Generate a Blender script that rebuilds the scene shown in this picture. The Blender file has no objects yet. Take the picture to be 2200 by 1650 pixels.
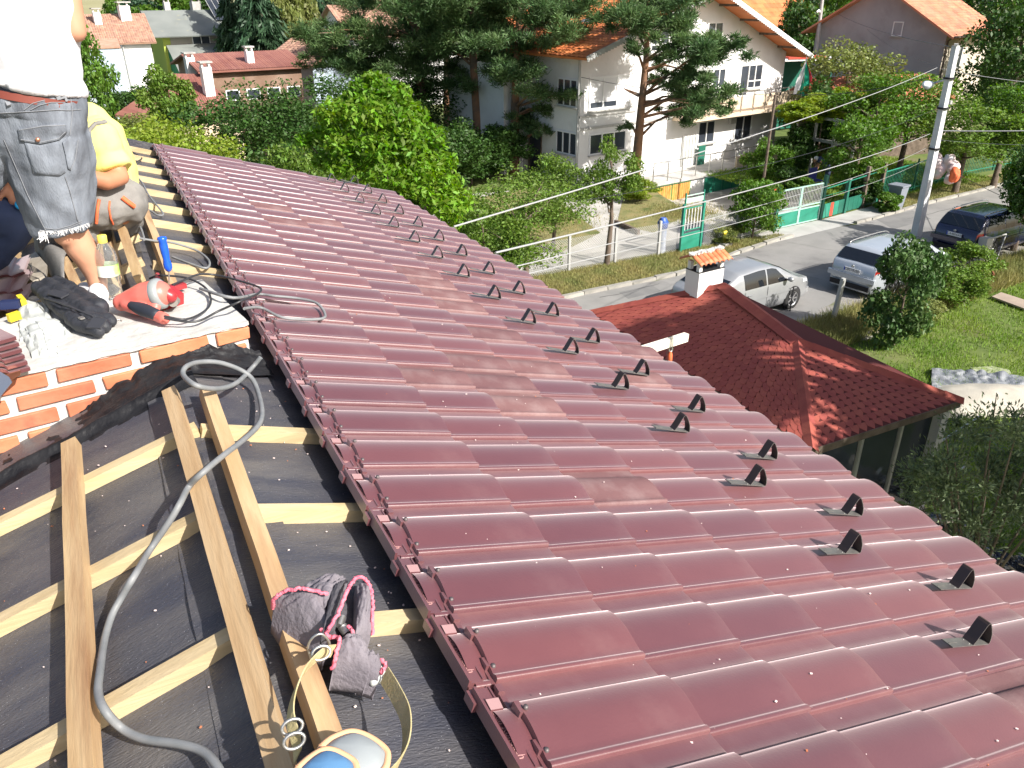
import bpy, bmesh, math, random
import numpy as np
from mathutils import Vector, Matrix, noise as mnoise
S = bpy.context.scene
COL = S.collection
random.seed(7)
RNG = np.random.RandomState(11)
PI = math.pi

# ------------------------------------------------------------------ camera, sky, sun, exposure
CAM_R = np.array([[0.89286047, 0.20326078, -0.40185226],
                  [-0.45031637, 0.39522068, -0.80063461],
                  [-0.00391729, 0.89581564, 0.44440858]])
CAM_Z = 8.5
FPX = 1716.0            # focal length for a picture 2200 wide
cd = bpy.data.cameras.new("camera"); cam = bpy.data.objects.new("camera", cd); COL.objects.link(cam)
m = Matrix([list(r) for r in CAM_R]).to_4x4(); m.translation = (0, 0, CAM_Z)
cam.matrix_world = m
cd.sensor_fit = 'HORIZONTAL'; cd.sensor_width = 36.0; cd.lens = 36.0*FPX/2200.0
cd.clip_start = 0.05; cd.clip_end = 3000
S.camera = cam
SUN_AZ, SUN_EL = 154.0, 38.0    # azimuth from +Y towards +X
w = bpy.data.worlds.new("World"); S.world = w; w.use_nodes = True
nt = w.node_tree; nt.nodes.clear()
sky = nt.nodes.new("ShaderNodeTexSky"); sky.sky_type = 'NISHITA'; sky.sun_disc = False
sky.sun_elevation = math.radians(SUN_EL); sky.sun_rotation = math.radians(SUN_AZ)
sky.air_density = 1.0; sky.dust_density = 3.0
bg = nt.nodes.new("ShaderNodeBackground"); bg.inputs[1].default_value = 0.095
ow = nt.nodes.new("ShaderNodeOutputWorld")
nt.links.new(sky.outputs[0], bg.inputs[0]); nt.links.new(bg.outputs[0], ow.inputs[0])
sl = bpy.data.lights.new("sun", 'SUN'); sl.energy = 5.0; sl.angle = math.radians(0.53); sl.color = (1.0, 0.955, 0.89)
so = bpy.data.objects.new("sun", sl); COL.objects.link(so)
sd = Vector((math.sin(math.radians(SUN_AZ))*math.cos(math.radians(SUN_EL)), math.cos(math.radians(SUN_AZ))*math.cos(math.radians(SUN_EL)), math.sin(math.radians(SUN_EL))))
so.rotation_euler = sd.to_track_quat('Z', 'Y').to_euler(); so.location = (10, -20, 30)
S.view_settings.view_transform = 'Standard'; S.view_settings.look = 'None'
S.view_settings.gamma = 1.0; S.view_settings.use_curve_mapping = False
S.view_settings.exposure = 0.74
S.cycles.max_bounces = 6; S.cycles.transparent_max_bounces = 12

# ------------------------------------------------------------------ surveying helpers (photo pixel -> real place)
def ray(px, py):
    return CAM_R @ np.array([(px-1100)/FPX, -(py-825)/FPX, -1.0])
def G(px, py, z=0.0):                      # where the ray meets the level plane at height z
    d = ray(px, py); t = (z-CAM_Z)/d[2]; return Vector((d[0]*t, d[1]*t, z))
def D(px, py, dist):                       # point on the ray at a horizontal distance
    d = ray(px, py); t = dist/math.hypot(d[0], d[1]); return Vector((d[0]*t, d[1]*t, CAM_Z+d[2]*t))
def PL(px, py, o, n):                      # ray meets plane
    d = ray(px, py); c = np.array([0, 0, CAM_Z]); t = np.dot(np.array(o)-c, n)/np.dot(d, n); return Vector(c+d*t)
def PX(p):
    c = CAM_R.T @ (np.array(p, float)-np.array([0, 0, CAM_Z])); return 1100+FPX*c[0]/-c[2], 825-FPX*c[1]/-c[2]
# the roof plane of the house we stand on; roof units are scaled by K to metres
K = 0.75
TH = math.radians(17)
RC = np.array([-1.0918, -10.2787, 1.4107])
RWm = np.array([[math.cos(TH), 0, math.sin(TH)], [0, 1, 0], [-math.sin(TH), 0, math.cos(TH)]])
def RT(v, u, z=0.0):                       # roof units (down slope, along ridge, above) -> world
    p = RWm @ (np.array([v, u, z])-RC)*K; return Vector((p[0], p[1], p[2]+CAM_Z))
def RP(px, py, z=0.0):                     # pixel -> roof units on right slope
    d = RWm.T @ ray(px, py); t = (z-RC[2])/d[2]; return RC+t*d
def RPW(px, py, z=0.0):
    return RT(*RP(px, py, z))
R0 = np.array([-.5, 0, -.12]); T2 = 2*TH
LD = np.array([-math.cos(T2), 0, -math.sin(T2)]); LN = np.array([-math.sin(T2), 0, math.cos(T2)])
def LT(s, u, z=0.0):                       # left slope units -> world
    return RT(*(R0+LD*s+np.array([0, u, 0])+LN*z))
def LPW(px, py, z=0.0):
    d = RWm.T @ ray(px, py); t = ((R0+LN*z-RC) @ LN)/(d @ LN); return RT(*(RC+t*d))
def NS(x, y, z):                           # near things measured before scaling
    return Vector((x*K, y*K, CAM_Z+(z-CAM_Z)*K))
RROT = Matrix([list(r) for r in RWm])       # roof frame rotation (columns: slope, ridge, normal)
LROT = Matrix([[-math.cos(TH), 0, -math.sin(TH)], [0, -1, 0], [-math.sin(TH), 0, math.cos(TH)]])

# ------------------------------------------------------------------ materials
MATS = {}
def lin(c):
    return tuple(c)+(1.0,) if len(c) == 3 else c
def mat(name, c1, c2=None, scale=8.0, rough=0.7, metal=0.0, bump=0.0, bscale=None, rand=0.0, spec=0.5, coat=0.0, coatr=0.2,
        stretch=None, detail=4.0, c3=None, s3=1.5, t3=(0.5, 0.6), trans=0.0, island=0.0, alpha=None, coords='Object', speck=None):
    if name in MATS: return MATS[name]
    M = bpy.data.materials.new(name); M.use_nodes = True; n = M.node_tree; L = n.links
    b = n.nodes["Principled BSDF"]
    b.inputs['Roughness'].default_value = rough; b.inputs['Metallic'].default_value = metal
    b.inputs['Specular IOR Level'].default_value = spec
    b.inputs['Coat Weight'].default_value = coat; b.inputs['Coat Roughness'].default_value = coatr
    tc = n.nodes.new("ShaderNodeTexCoord"); src = tc.outputs[coords]
    if stretch:
        mp = n.nodes.new("ShaderNodeMapping"); mp.inputs['Scale'].default_value = stretch; L.new(src, mp.inputs[0]); src = mp.outputs[0]
    out = None
    if c2 is not None:
        nz = n.nodes.new("ShaderNodeTexNoise"); nz.inputs['Scale'].default_value = scale; nz.inputs['Detail'].default_value = detail
        L.new(src, nz.inputs['Vector'])
        cr = n.nodes.new("ShaderNodeValToRGB"); cr.color_ramp.elements[0].position = 0.35; cr.color_ramp.elements[1].position = 0.65
        cr.color_ramp.elements[0].color = lin(c1); cr.color_ramp.elements[1].color = lin(c2)
        L.new(nz.outputs['Fac'], cr.inputs[0]); out = cr.outputs[0]
        if c3 is not None:
            n3 = n.nodes.new("ShaderNodeTexNoise"); n3.inputs['Scale'].default_value = s3; n3.inputs['Detail'].default_value = 6; n3.inputs['Roughness'].default_value = .62
            L.new(src, n3.inputs['Vector'])
            mr = n.nodes.new("ShaderNodeMapRange"); mr.inputs[1].default_value = t3[0]; mr.inputs[2].default_value = t3[1]
            L.new(n3.outputs['Fac'], mr.inputs[0])
            mx = n.nodes.new("ShaderNodeMix"); mx.data_type = 'RGBA'; L.new(mr.outputs[0], mx.inputs[0]); L.new(out, mx.inputs[6]); mx.inputs[7].default_value = lin(c3); out = mx.outputs[2]
    else:
        rg = n.nodes.new("ShaderNodeRGB"); rg.outputs[0].default_value = lin(c1); out = rg.outputs[0]
    if speck:                              # small scattered spots of another colour
        vo = n.nodes.new("ShaderNodeTexVoronoi"); vo.inputs['Scale'].default_value = speck[1]; L.new(tc.outputs[coords], vo.inputs['Vector'])
        lt = n.nodes.new("ShaderNodeMath"); lt.operation = 'LESS_THAN'; lt.inputs[1].default_value = speck[2]; L.new(vo.outputs['Distance'], lt.inputs[0])
        sx = n.nodes.new("ShaderNodeSeparateColor"); L.new(vo.outputs['Color'], sx.inputs[0])
        g2 = n.nodes.new("ShaderNodeMath"); g2.operation = 'GREATER_THAN'; g2.inputs[1].default_value = speck[3]; L.new(sx.outputs[0], g2.inputs[0])
        ml = n.nodes.new("ShaderNodeMath"); ml.operation = 'MULTIPLY'; L.new(lt.outputs[0], ml.inputs[0]); L.new(g2.outputs[0], ml.inputs[1])
        mx = n.nodes.new("ShaderNodeMix"); mx.data_type = 'RGBA'; L.new(ml.outputs[0], mx.inputs[0]); L.new(out, mx.inputs[6]); mx.inputs[7].default_value = lin(speck[0]); out = mx.outputs[2]
    if rand > 0 or island > 0:
        if island > 0:
            gi = n.nodes.new("ShaderNodeNewGeometry"); ro = gi.outputs['Random Per Island']; amt = island
        else:
            oi = n.nodes.new("ShaderNodeObjectInfo"); ro = oi.outputs['Random']; amt = rand
        mr = n.nodes.new("ShaderNodeMapRange"); mr.inputs[3].default_value = 1-amt; mr.inputs[4].default_value = 1+amt; L.new(ro, mr.inputs[0])
        hs = n.nodes.new("ShaderNodeHueSaturation"); L.new(mr.outputs[0], hs.inputs['Value']); L.new(out, hs.inputs['Color'])
        ma = n.nodes.new("ShaderNodeMath"); ma.operation = 'MULTIPLY_ADD'; ma.inputs[1].default_value = amt*.08; ma.inputs[2].default_value = .5-amt*.04
        L.new(ro, ma.inputs[0]); L.new(ma.outputs[0], hs.inputs['Hue']); out = hs.outputs[0]
    L.new(out, b.inputs['Base Color'])
    if bump > 0:
        nb = n.nodes.new("ShaderNodeTexNoise"); nb.inputs['Scale'].default_value = bscale or scale*3; nb.inputs['Detail'].default_value = 5
        L.new(src, nb.inputs['Vector'])
        bp = n.nodes.new("ShaderNodeBump"); bp.inputs['Strength'].default_value = min(1, bump); bp.inputs['Distance'].default_value = 0.01*max(1, bump)
        L.new(nb.outputs['Fac'], bp.inputs['Height']); L.new(bp.outputs[0], b.inputs['Normal'])
    if trans > 0:
        tr = n.nodes.new("ShaderNodeBsdfTranslucent"); L.new(out, tr.inputs[0])
        hs2 = n.nodes.new("ShaderNodeHueSaturation"); hs2.inputs['Saturation'].default_value = 1.15; hs2.inputs['Value'].default_value = 1.5; L.new(out, hs2.inputs['Color']); L.new(hs2.outputs[0], tr.inputs[0])
        ms = n.nodes.new("ShaderNodeMixShader"); ms.inputs[0].default_value = trans
        L.new(b.outputs[0], ms.inputs[1]); L.new(tr.outputs[0], ms.inputs[2]); L.new(ms.outputs[0], n.nodes['Material Output'].inputs[0])
    if alpha is not None:
        b.inputs['Transmission Weight'].default_value = alpha; b.inputs['IOR'].default_value = 1.3
    MATS[name] = M; return M

# ------------------------------------------------------------------ mesh builder
class MB:
    def __init__(s): s.v = []; s.f = []; s.m = []; s.sm = []
    def add(s, vs, fs, mi=0, smooth=False):
        b = len(s.v); s.v += [tuple(p) for p in vs]; s.f += [tuple(i+b for i in f) for f in fs]; s.m += [mi]*len(fs); s.sm += [smooth]*len(fs); return s
    def quad(s, a, b, c, d, mi=0): return s.add([a, b, c, d], [(0, 1, 2, 3)], mi)
    def box(s, c, size, rot=None, mi=0, jit=0.0):
        hx, hy, hz = size[0]/2, size[1]/2, size[2]/2
        vs = [Vector((x, y, z)) for x in (-hx, hx) for y in (-hy, hy) for z in (-hz, hz)]
        if jit: vs = [v+Vector([random.uniform(-jit, jit) for _ in range(3)]) for v in vs]
        if rot is not None:
            R = rot if isinstance(rot, Matrix) else Matrix.Rotation(rot, 3, 'Z'); vs = [R @ v for v in vs]
        c = Vector(c); vs = [v+c for v in vs]
        return s.add(vs, [(0, 1, 3, 2), (4, 6, 7, 5), (0, 4, 5, 1), (2, 3, 7, 6), (0, 2, 6, 4), (1, 5, 7, 3)], mi)
    def beam(s, a, b, wd, ht, up=(0, 0, 1), mi=0, seg=1, jit=0.0):
        a = Vector(a); b = Vector(b); d = (b-a).normalized(); up = Vector(up); sx = d.cross(up).normalized(); uz = sx.cross(d)
        vs = []; fs = []
        for i in range(seg+1):
            p = a.lerp(b, i/seg); j = Vector([random.uniform(-jit, jit) for _ in range(3)]) if jit else Vector()
            for q in ((-1, -1), (1, -1), (1, 1), (-1, 1)): vs.append(p+j+sx*q[0]*wd/2+uz*q[1]*ht/2)
        for i in range(seg):
            for k in range(4): fs.append((i*4+k, i*4+(k+1) % 4, i*4+4+(k+1) % 4, i*4+4+k))
        fs += [(3, 2, 1, 0), (seg*4, seg*4+1, seg*4+2, seg*4+3)]
        return s.add(vs, fs, mi)
    def tube(s, pts, r, n=8, mi=0, cap=True, smooth=True):
        pts = [Vector(p) for p in pts]; N = len(pts); rs = r if isinstance(r, (list, tuple)) else [r]*N
        vs = []; fs = []; prev = None
        for i, p in enumerate(pts):
            d = (pts[min(i+1, N-1)]-pts[max(i-1, 0)])
            d = d.normalized() if d.length > 1e-9 else Vector((0, 0, 1))
            if prev is None:
                a = d.orthogonal().normalized()
            else:
                a = (prev-d*prev.dot(d)); a = a.normalized() if a.length > 1e-6 else d.orthogonal().normalized()
            prev = a; b = d.cross(a)
            for k in range(n):
                t = 2*PI*k/n; vs.append(p+(a*math.cos(t)+b*math.sin(t))*rs[i])
        for i in range(N-1):
            for k in range(n): fs.append((i*n+k, i*n+(k+1) % n, (i+1)*n+(k+1) % n, (i+1)*n+k))
        s.add(vs, fs, mi, smooth)
        if cap: s.add(vs[:n][::-1], [tuple(range(n))], mi); s.add(vs[-n:], [tuple(range(n))], mi)
        return s
    def lathe(s, prof, c=(0, 0, 0), n=16, axis='Z', mi=0, smooth=True, rot=None):
        vs = []; fs = []
        for r, z in prof:
            for k in range(n):
                t = 2*PI*k/n; vs.append(Vector((r*math.cos(t), r*math.sin(t), z)))
        if axis == 'Y': vs = [Vector((v.x, v.z, v.y)) for v in vs]
        if axis == 'X': vs = [Vector((v.z, v.x, v.y)) for v in vs]
        if rot is not None: vs = [rot @ v for v in vs]
        c = Vector(c); vs = [v+c for v in vs]
        for i in range(len(prof)-1):
            for k in range(n): fs.append((i*n+k, i*n+(k+1) % n, (i+1)*n+(k+1) % n, (i+1)*n+k))
        return s.add(vs, fs, mi, smooth)
    def prism(s, poly, off, mi=0):             # planar polygon extruded by a vector, closed
        n = len(poly); a = [Vector(p) for p in poly]; off = Vector(off); vs = a+[p+off for p in a]
        fs = [tuple(range(n))[::-1], tuple(range(n, 2*n))]+[(i, (i+1) % n, n+(i+1) % n, n+i) for i in range(n)]
        return s.add(vs, fs, mi)
    def grid(s, fn, nu, nv, mi=0, smooth=True):
        vs = [fn(i/nu, j/nv) for i in range(nu+1) for j in range(nv+1)]
        fs = [(i*(nv+1)+j, (i+1)*(nv+1)+j, (i+1)*(nv+1)+j+1, i*(nv+1)+j+1) for i in range(nu) for j in range(nv)]
        return s.add(vs, fs, mi, smooth)
    def mesh(s, name, mats):
        me = bpy.data.meshes.new(name); me.from_pydata([tuple(v) for v in s.v], [], s.f)
        for M in (mats if isinstance(mats, (list, tuple)) else [mats]): me.materials.append(M)
        me.polygons.foreach_set('material_index', s.m); me.polygons.foreach_set('use_smooth', s.sm); me.update(); return me
    def fix(s, me):
        bm = bmesh.new(); bm.from_mesh(me); bmesh.ops.recalc_face_normals(bm, faces=bm.faces); bm.to_mesh(me); bm.free(); return me
def thing(name, label, cat, loc=(0, 0, 0), rotz=0.0, group=None, mw=None):
    o = bpy.data.objects.new(name, None); COL.objects.link(o); o.empty_display_size = .1
    if mw is not None: o.matrix_basis = mw
    else: o.location = loc; o.rotation_euler = (0, 0, rotz)
    o['label'] = label; o['category'] = cat
    if group: o['group'] = group
    return o
def basis(o):
    M = o.matrix_basis.copy()
    return M
def world_of(o):
    return (world_of(o.parent) @ o.matrix_parent_inverse @ o.matrix_basis) if o.parent else basis(o)
def part(name, mb, mats, parent, world=True, label=None, kind=None, loc=None, rot=None, fix=True):
    me = mb if isinstance(mb, bpy.types.Mesh) else mb.mesh(name, mats)
    if fix and not isinstance(mb, bpy.types.Mesh): mb.fix(me)
    o = bpy.data.objects.new(name, me); COL.objects.link(o)
    if parent is not None:
        o.parent = parent
        if world: o.matrix_parent_inverse = world_of(parent).inverted()
    if loc is not None: o.location = loc
    if rot is not None: o.rotation_euler = rot
    if label: o['label'] = label
    if kind: o['kind'] = kind
    return o
def tag(o, label, cat, group=None, kind=None):
    if label: o['label'] = label
    if cat: o['category'] = cat
    if group: o['group'] = group
    if kind: o['kind'] = kind
    return o
def struct(name, mb, mats, fix=True):
    o = part(name, mb, mats, None, fix=fix); o['kind'] = 'structure'; return o
def dup(o, parent=None, keep=False):
    c = o.copy(); COL.objects.link(c)
    if parent is not None: c.parent = parent
    for ch in list(o.children): dup(ch, c)
    return c
def remesh(mb, name, mats, voxel, smooth=3, disp=0.0, dscale=8.0, decimate=None):
    me = mb.mesh(name, mats); o = bpy.data.objects.new(name, me); COL.objects.link(o)
    r = o.modifiers.new('r', 'REMESH'); r.mode = 'VOXEL'; r.voxel_size = voxel; r.use_smooth_shade = True
    sm = o.modifiers.new('s', 'SMOOTH'); sm.factor = .5; sm.iterations = smooth
    dg = bpy.context.evaluated_depsgraph_get(); me2 = bpy.data.meshes.new_from_object(o.evaluated_get(dg))
    bpy.data.objects.remove(o); bpy.data.meshes.remove(me)
    if disp:
        me2.update(); co = [v.co.copy() for v in me2.vertices]; no = [v.normal.copy() for v in me2.vertices]
        for v, c, n in zip(me2.vertices, co, no):
            a = mnoise.noise(Vector((c.x*dscale, c.y*dscale, c.z*dscale*.45))); b = mnoise.noise(c*dscale*2.3)
            v.co = c+n*disp*((1-abs(a)*2)+.4*b)
        me2.update()
    me2.name = name
    return me2
def capsule(mb, a, ra, b, rb, n=12, mi=0, sq=(1, 1)):
    a = Vector(a); b = Vector(b); d = (b-a); L = d.length; d = d/L if L > 1e-6 else Vector((0, 0, 1))
    pts = []; rs = []
    for t in (1.45, 1.2, .8, .4): pts.append(a-d*ra*math.sin(t)); rs.append(max(ra*math.cos(t), .0005))
    pts += [a, b]; rs += [ra, rb]
    for t in (.4, .8, 1.2, 1.45): pts.append(b+d*rb*math.sin(t)); rs.append(max(rb*math.cos(t), .0005))
    mb.tube(pts, rs, n, mi)
def chainc(mb, pts, n=12, mi=0):
    for (p, r), (q, r2) in zip(pts, pts[1:]): capsule(mb, p, r, q, r2, n, mi)
def text_mesh(body, size, name, M, extrude=0.0005):
    cu = bpy.data.curves.new(name, 'FONT'); cu.body = body; cu.size = size; cu.extrude = extrude; cu.align_x = 'CENTER'; cu.align_y = 'CENTER'; cu.resolution_u = 2
    o = bpy.data.objects.new(name, cu); COL.objects.link(o)
    dg = bpy.context.evaluated_depsgraph_get(); me = bpy.data.meshes.new_from_object(o.evaluated_get(dg)); bpy.data.objects.remove(o)
    me.materials.clear(); me.materials.append(M); me.name = name; return me
def spline(pts, n=6):
    P = [Vector(p) for p in pts]; out = []
    for i in range(len(P)-1):
        p0 = P[max(i-1, 0)]; p1 = P[i]; p2 = P[i+1]; p3 = P[min(i+2, len(P)-1)]
        for k in range(n):
            t = k/n; out.append(.5*((2*p1)+(p2-p0)*t+(2*p0-5*p1+4*p2-p3)*t*t+(3*p1-p0-3*p2+p3)*t**3))
    out.append(P[-1]); return out

# ------------------------------------------------------------------ palette
TILE = mat('tile_wine', (.120, .037, .042), (.142, .048, .052), 3.0, rough=.42, spec=.5, bump=.08, bscale=160, rand=.17, c3=(.22, .115, .11), s3=2.4, t3=(.46, .8), coat=.45, coatr=.28, speck=((.5, .36, .34), 70, .06, .9))
TILE.node_tree.nodes['Principled BSDF'].inputs['Coat IOR'].default_value = 1.6
for k_, v_ in (('Sheen Weight', .80), ('Sheen Roughness', .40), ('Sheen Tint', (1.0, .84, .86, 1))): TILE.node_tree.nodes['Principled BSDF'].inputs[k_].default_value = v_
TILE_DUST = mat('tile_wine_dusty', (.155, .075, .075), (.19, .10, .098), 5.0, rough=.6, spec=.4, bump=.12, bscale=160, rand=.12, c3=(.24, .155, .15), s3=7, t3=(.45, .7))
TILE_PALE = mat('tile_painted_highlight', (.42, .27, .26), (.36, .20, .20), 5.0, rough=.5)  # pale colour painting in the highlight on the head facets
SCREW = mat('screw_steel', (.14, .12, .12), rough=.55, metal=.5)
TEXTM = mat('embossed_letters', (.50, .27, .25), rough=.5)
FELT = mat('bitumen_felt', (.045, .048, .066), (.085, .082, .088), 4.0, rough=.42, spec=.6, bump=.5, bscale=70, stretch=(1.0, 3.2, 1), c3=(.125, .118, .115), s3=1.4, t3=(.48, .68), speck=((.42, .42, .44), 230, .16, .88))
TAR = mat('wet_bitumen', (.010, .010, .012), (.022, .022, .024), 12, rough=.5, spec=.18, bump=.8, bscale=30)
FILM = mat('black_film', (.01, .012, .02), (.02, .022, .035), 6, rough=.2, spec=.8, bump=.35, bscale=18)
WOOD = mat('batten_wood', (.44, .29, .145), (.54, .39, .22), 3, rough=.75, bump=.22, bscale=14, rand=.14, c3=(.30, .165, .08), s3=1.0, t3=(.50, .72), stretch=(9, .9, 9))
WOODY = mat('counter_batten_wood', (.50, .385, .21), (.58, .46, .27), 3, rough=.75, bump=.2, bscale=14, rand=.12, c3=(.38, .28, .15), s3=1.2, t3=(.52, .72), stretch=(.9, 9, 9))
WOODW = mat('white_board', (.74, .68, .55), (.8, .76, .66), 5, rough=.6, bump=.2)
OLDWOOD = mat('old_wood', (.30, .26, .21), (.42, .38, .32), 6, rough=.8, bump=.5, bscale=30, rand=.15)
BRICK = mat('orange_brick', (.46, .15, .07), (.53, .20, .105), 9, rough=.75, bump=.25, bscale=50, rand=.10, c3=(.36, .11, .06), s3=6, t3=(.5, .7))
MORTAR = mat('white_mortar', (.50, .48, .45), (.62, .60, .57), 14, rough=.9, bump=.8, bscale=30, c3=(.42, .40, .38), s3=9, t3=(.62, .7))
SLAB = mat('concrete_slab', (.47, .46, .43), (.54, .53, .50), 6, rough=.85, bump=.6, bscale=30, c3=(.37, .36, .33), s3=4, t3=(.5, .7))
CONC = mat('concrete_grey', (.40, .39, .37), (.50, .49, .46), 2, rough=.9, bump=.4, bscale=20, c3=(.3, .29, .27), s3=.7, t3=(.5, .7))
PLASTER = mat('white_plaster', (.72, .71, .69), (.78, .77, .76), 1.2, rough=.9, bump=.35, bscale=12, c3=(.62, .61, .59), s3=.9, t3=(.56, .8))
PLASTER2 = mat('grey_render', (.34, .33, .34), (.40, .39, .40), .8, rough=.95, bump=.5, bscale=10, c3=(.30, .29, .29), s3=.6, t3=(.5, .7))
PLASTERS = mat('cream_render', (.52, .45, .36), (.58, .51, .42), 1, rough=.95, bump=.4, bscale=10)
BEIGE = mat('beige_paint', (.66, .52, .37), (.70, .57, .42), 1, rough=.8)
GREENP = mat('green_paint', (.02, .20, .13), (.03, .25, .17), 2, rough=.45, bump=.05)
GREEND = mat('dark_green_paint', (.015, .11, .075), (.02, .15, .10), 2, rough=.5)
REDP = mat('red_paint', (.55, .07, .04), rough=.5)
WHITEP = mat('white_paint', (.80, .80, .79), rough=.45)
GLASS = mat('window_glass', (.03, .035, .045), (.06, .07, .09), .5, rough=.06, spec=.9)
CURT = mat('white_blind', (.74, .74, .74), rough=.8)
DARK = mat('dark_opening', (.012, .012, .014), rough=.8)
METALG = mat('galvanised', (.48, .47, .45), (.56, .55, .52), 8, rough=.38, metal=.85, bump=.1)
METALW = mat('grey_post', (.36, .36, .35), (.44, .44, .42), 3, rough=.6)
HOOKP = mat('dark_hook_paint', (.028, .018, .016), rough=.38, spec=.6)
RUST = mat('rusty_iron', (.20, .07, .03), (.30, .12, .05), 12, rough=.85, bump=.4)
ROOFO = mat('orange_roof_tile', (.55, .165, .05), (.62, .21, .075), 1.5, rough=.7, bump=.3, island=.12)
ROOFT = mat('terracotta_roof_tile', (.52, .20, .11), (.60, .26, .16), 1.2, rough=.75, island=.14)
ROOFB = mat('tan_roof_tile', (.40, .22, .15), (.48, .29, .21), 2.5, rough=.8, island=.2)
ROOFG = mat('grey_roof_sheet', (.17, .185, .175), (.21, .225, .21), .6, rough=.75, c3=(.26, .26, .2), s3=1, t3=(.6, .7))
ROOFR = mat('brown_red_roof', (.26, .10, .075), (.32, .14, .11), .8, rough=.75, island=.12)
SHING = mat('red_shingle', (.30, .062, .045), (.35, .078, .056), 6, rough=.78, bump=.5, bscale=120, rand=.09, island=0)
SHINGI = mat('red_shingle_rows', (.30, .062, .045), (.35, .078, .056), 6, rough=.78, bump=.5, bscale=120, island=.09)
ASPH = mat('asphalt_old', (.22, .215, .205), (.27, .262, .25), 1.1, rough=.9, bump=.35, bscale=60, c3=(.17, .165, .16), s3=.55, t3=(.5, .66))
KERB = mat('kerb_stone', (.27, .26, .23), (.37, .35, .31), 3, rough=.9, bump=.5, bscale=25, rand=.1)
COURT = mat('garden_concrete', (.42, .40, .37), (.48, .46, .43), 1.0, rough=.9, bump=.3, bscale=20, c3=(.34, .33, .3), s3=.8, t3=(.5, .65))
SOIL = mat('lawn_soil', (.085, .125, .025), (.13, .17, .035), .9, rough=1, bump=.9, bscale=8, c3=(.16, .145, .07), s3=.35, t3=(.52, .68))
DRY = mat('dry_verge', (.24, .20, .085), (.17, .17, .06), 2.2, rough=1, bump=.9, bscale=14, c3=(.09, .12, .03), s3=1.2, t3=(.52, .66))
FIELD = mat('far_meadow', (.27, .25, .12), (.31, .29, .15), .02, rough=1)
GRASS = mat('grass_blades', (.14, .245, .028), (.22, .31, .045), .7, rough=.7, trans=.25, island=.3)
GRASSD = mat('dry_grass_blades', (.30, .26, .10), (.20, .22, .07), .9, rough=.8, trans=.2, island=.3)
def leafm(name, a, b, tr=.3, isl=.32): return mat(name, a, b, .8, rough=.55, spec=.35, trans=tr, island=isl)
LWAL = leafm('walnut_leaves', (.105, .215, .018), (.19, .32, .028), .42, .45)
LAPP = leafm('apple_leaves', (.10, .175, .024), (.155, .235, .036))
LDK = leafm('dark_leaves', (.036, .085, .016), (.06, .12, .022), .24)
LMID = leafm('mid_leaves', (.075, .155, .02), (.115, .21, .028), .32)
LYEL = leafm('yellow_leaves', (.17, .25, .025), (.27, .33, .04), .38)
LOLV = leafm('olive_leaves', (.14, .18, .045), (.20, .22, .06), .28)
LSIL = leafm('silver_leaves', (.10, .14, .06), (.17, .21, .11), .15)
LBUSH = leafm('glossy_bush_leaves', (.045, .10, .025), (.10, .17, .05), .2)
LPIN = leafm('pine_needles', (.065, .125, .045), (.12, .19, .065), .2, .4)
LSPR = leafm('spruce_needles', (.022, .06, .028), (.04, .085, .038), .08, .3)
BARK = mat('grey_brown_bark', (.10, .075, .055), (.17, .13, .10), 5, rough=.95, bump=1, bscale=20)
BARKP = mat('pine_bark', (.22, .12, .07), (.34, .17, .09), 3, rough=.95, bump=1, bscale=16, c3=(.12, .09, .07), s3=1.5, t3=(.45, .6))
SKIN = mat('tanned_skin', (.50, .25, .155), (.56, .29, .185), 7, rough=.5, spec=.4, bump=.08)
SKIND = mat('deep_tanned_skin', (.42, .18, .10), (.47, .21, .12), 7, rough=.5, spec=.4)
DENIM = mat('washed_grey_denim', (.12, .135, .16), (.22, .245, .285), 9, rough=.9, bump=.35, bscale=140, stretch=(1.6, 1.6, .45), c3=(.06, .065, .08), s3=4, t3=(.52, .72))
DENIML = mat('denim_seam', (.22, .23, .25), rough=.9)
SHIRT = mat('white_cotton', (.66, .655, .675), rough=.9, bump=.5, bscale=14)
YEL = mat('yellow_shirt', (.80, .74, .20), (.82, .77, .25), 5, rough=.9)
OVER = mat('grey_overall', (.19, .18, .17), (.24, .23, .215), 12, rough=.9, bump=.25, bscale=90)
ORNG = mat('orange_trim', (.80, .16, .06), rough=.8)
BLUEJ = mat('dark_blue_jeans', (.03, .045, .10), (.05, .07, .14), 10, rough=.9)
LEATH = mat('brown_leather', (.20, .05, .035), rough=.5)
HAIR = mat('dark_hair', (.03, .02, .015), (.06, .04, .03), 60, rough=.7)
RUBBER = mat('grey_rubber_cable', (.17, .18, .185), (.22, .225, .23), 20, rough=.55)
BLACKC = mat('black_cable', (.03, .03, .033), rough=.4)
BLUEPL = mat('blue_plastic', (.015, .10, .62), rough=.25, spec=.6)
COPPER = mat('copper_button', (.5, .24, .15), rough=.35, metal=.7)
# ------------------------------------------------------------------ the house we stand on
house = thing('house', 'house in the foreground with its wine red roof half tiled, battens bare along the ridge', 'house', (0, 3, 0))
WALLN = mat('house_render', (.55, .53, .48), (.6, .58, .53), 1, rough=.9)
UN, UF = -12.0, .44
def rp(v, u, z=0.0): return RT(v, u, z)
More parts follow.
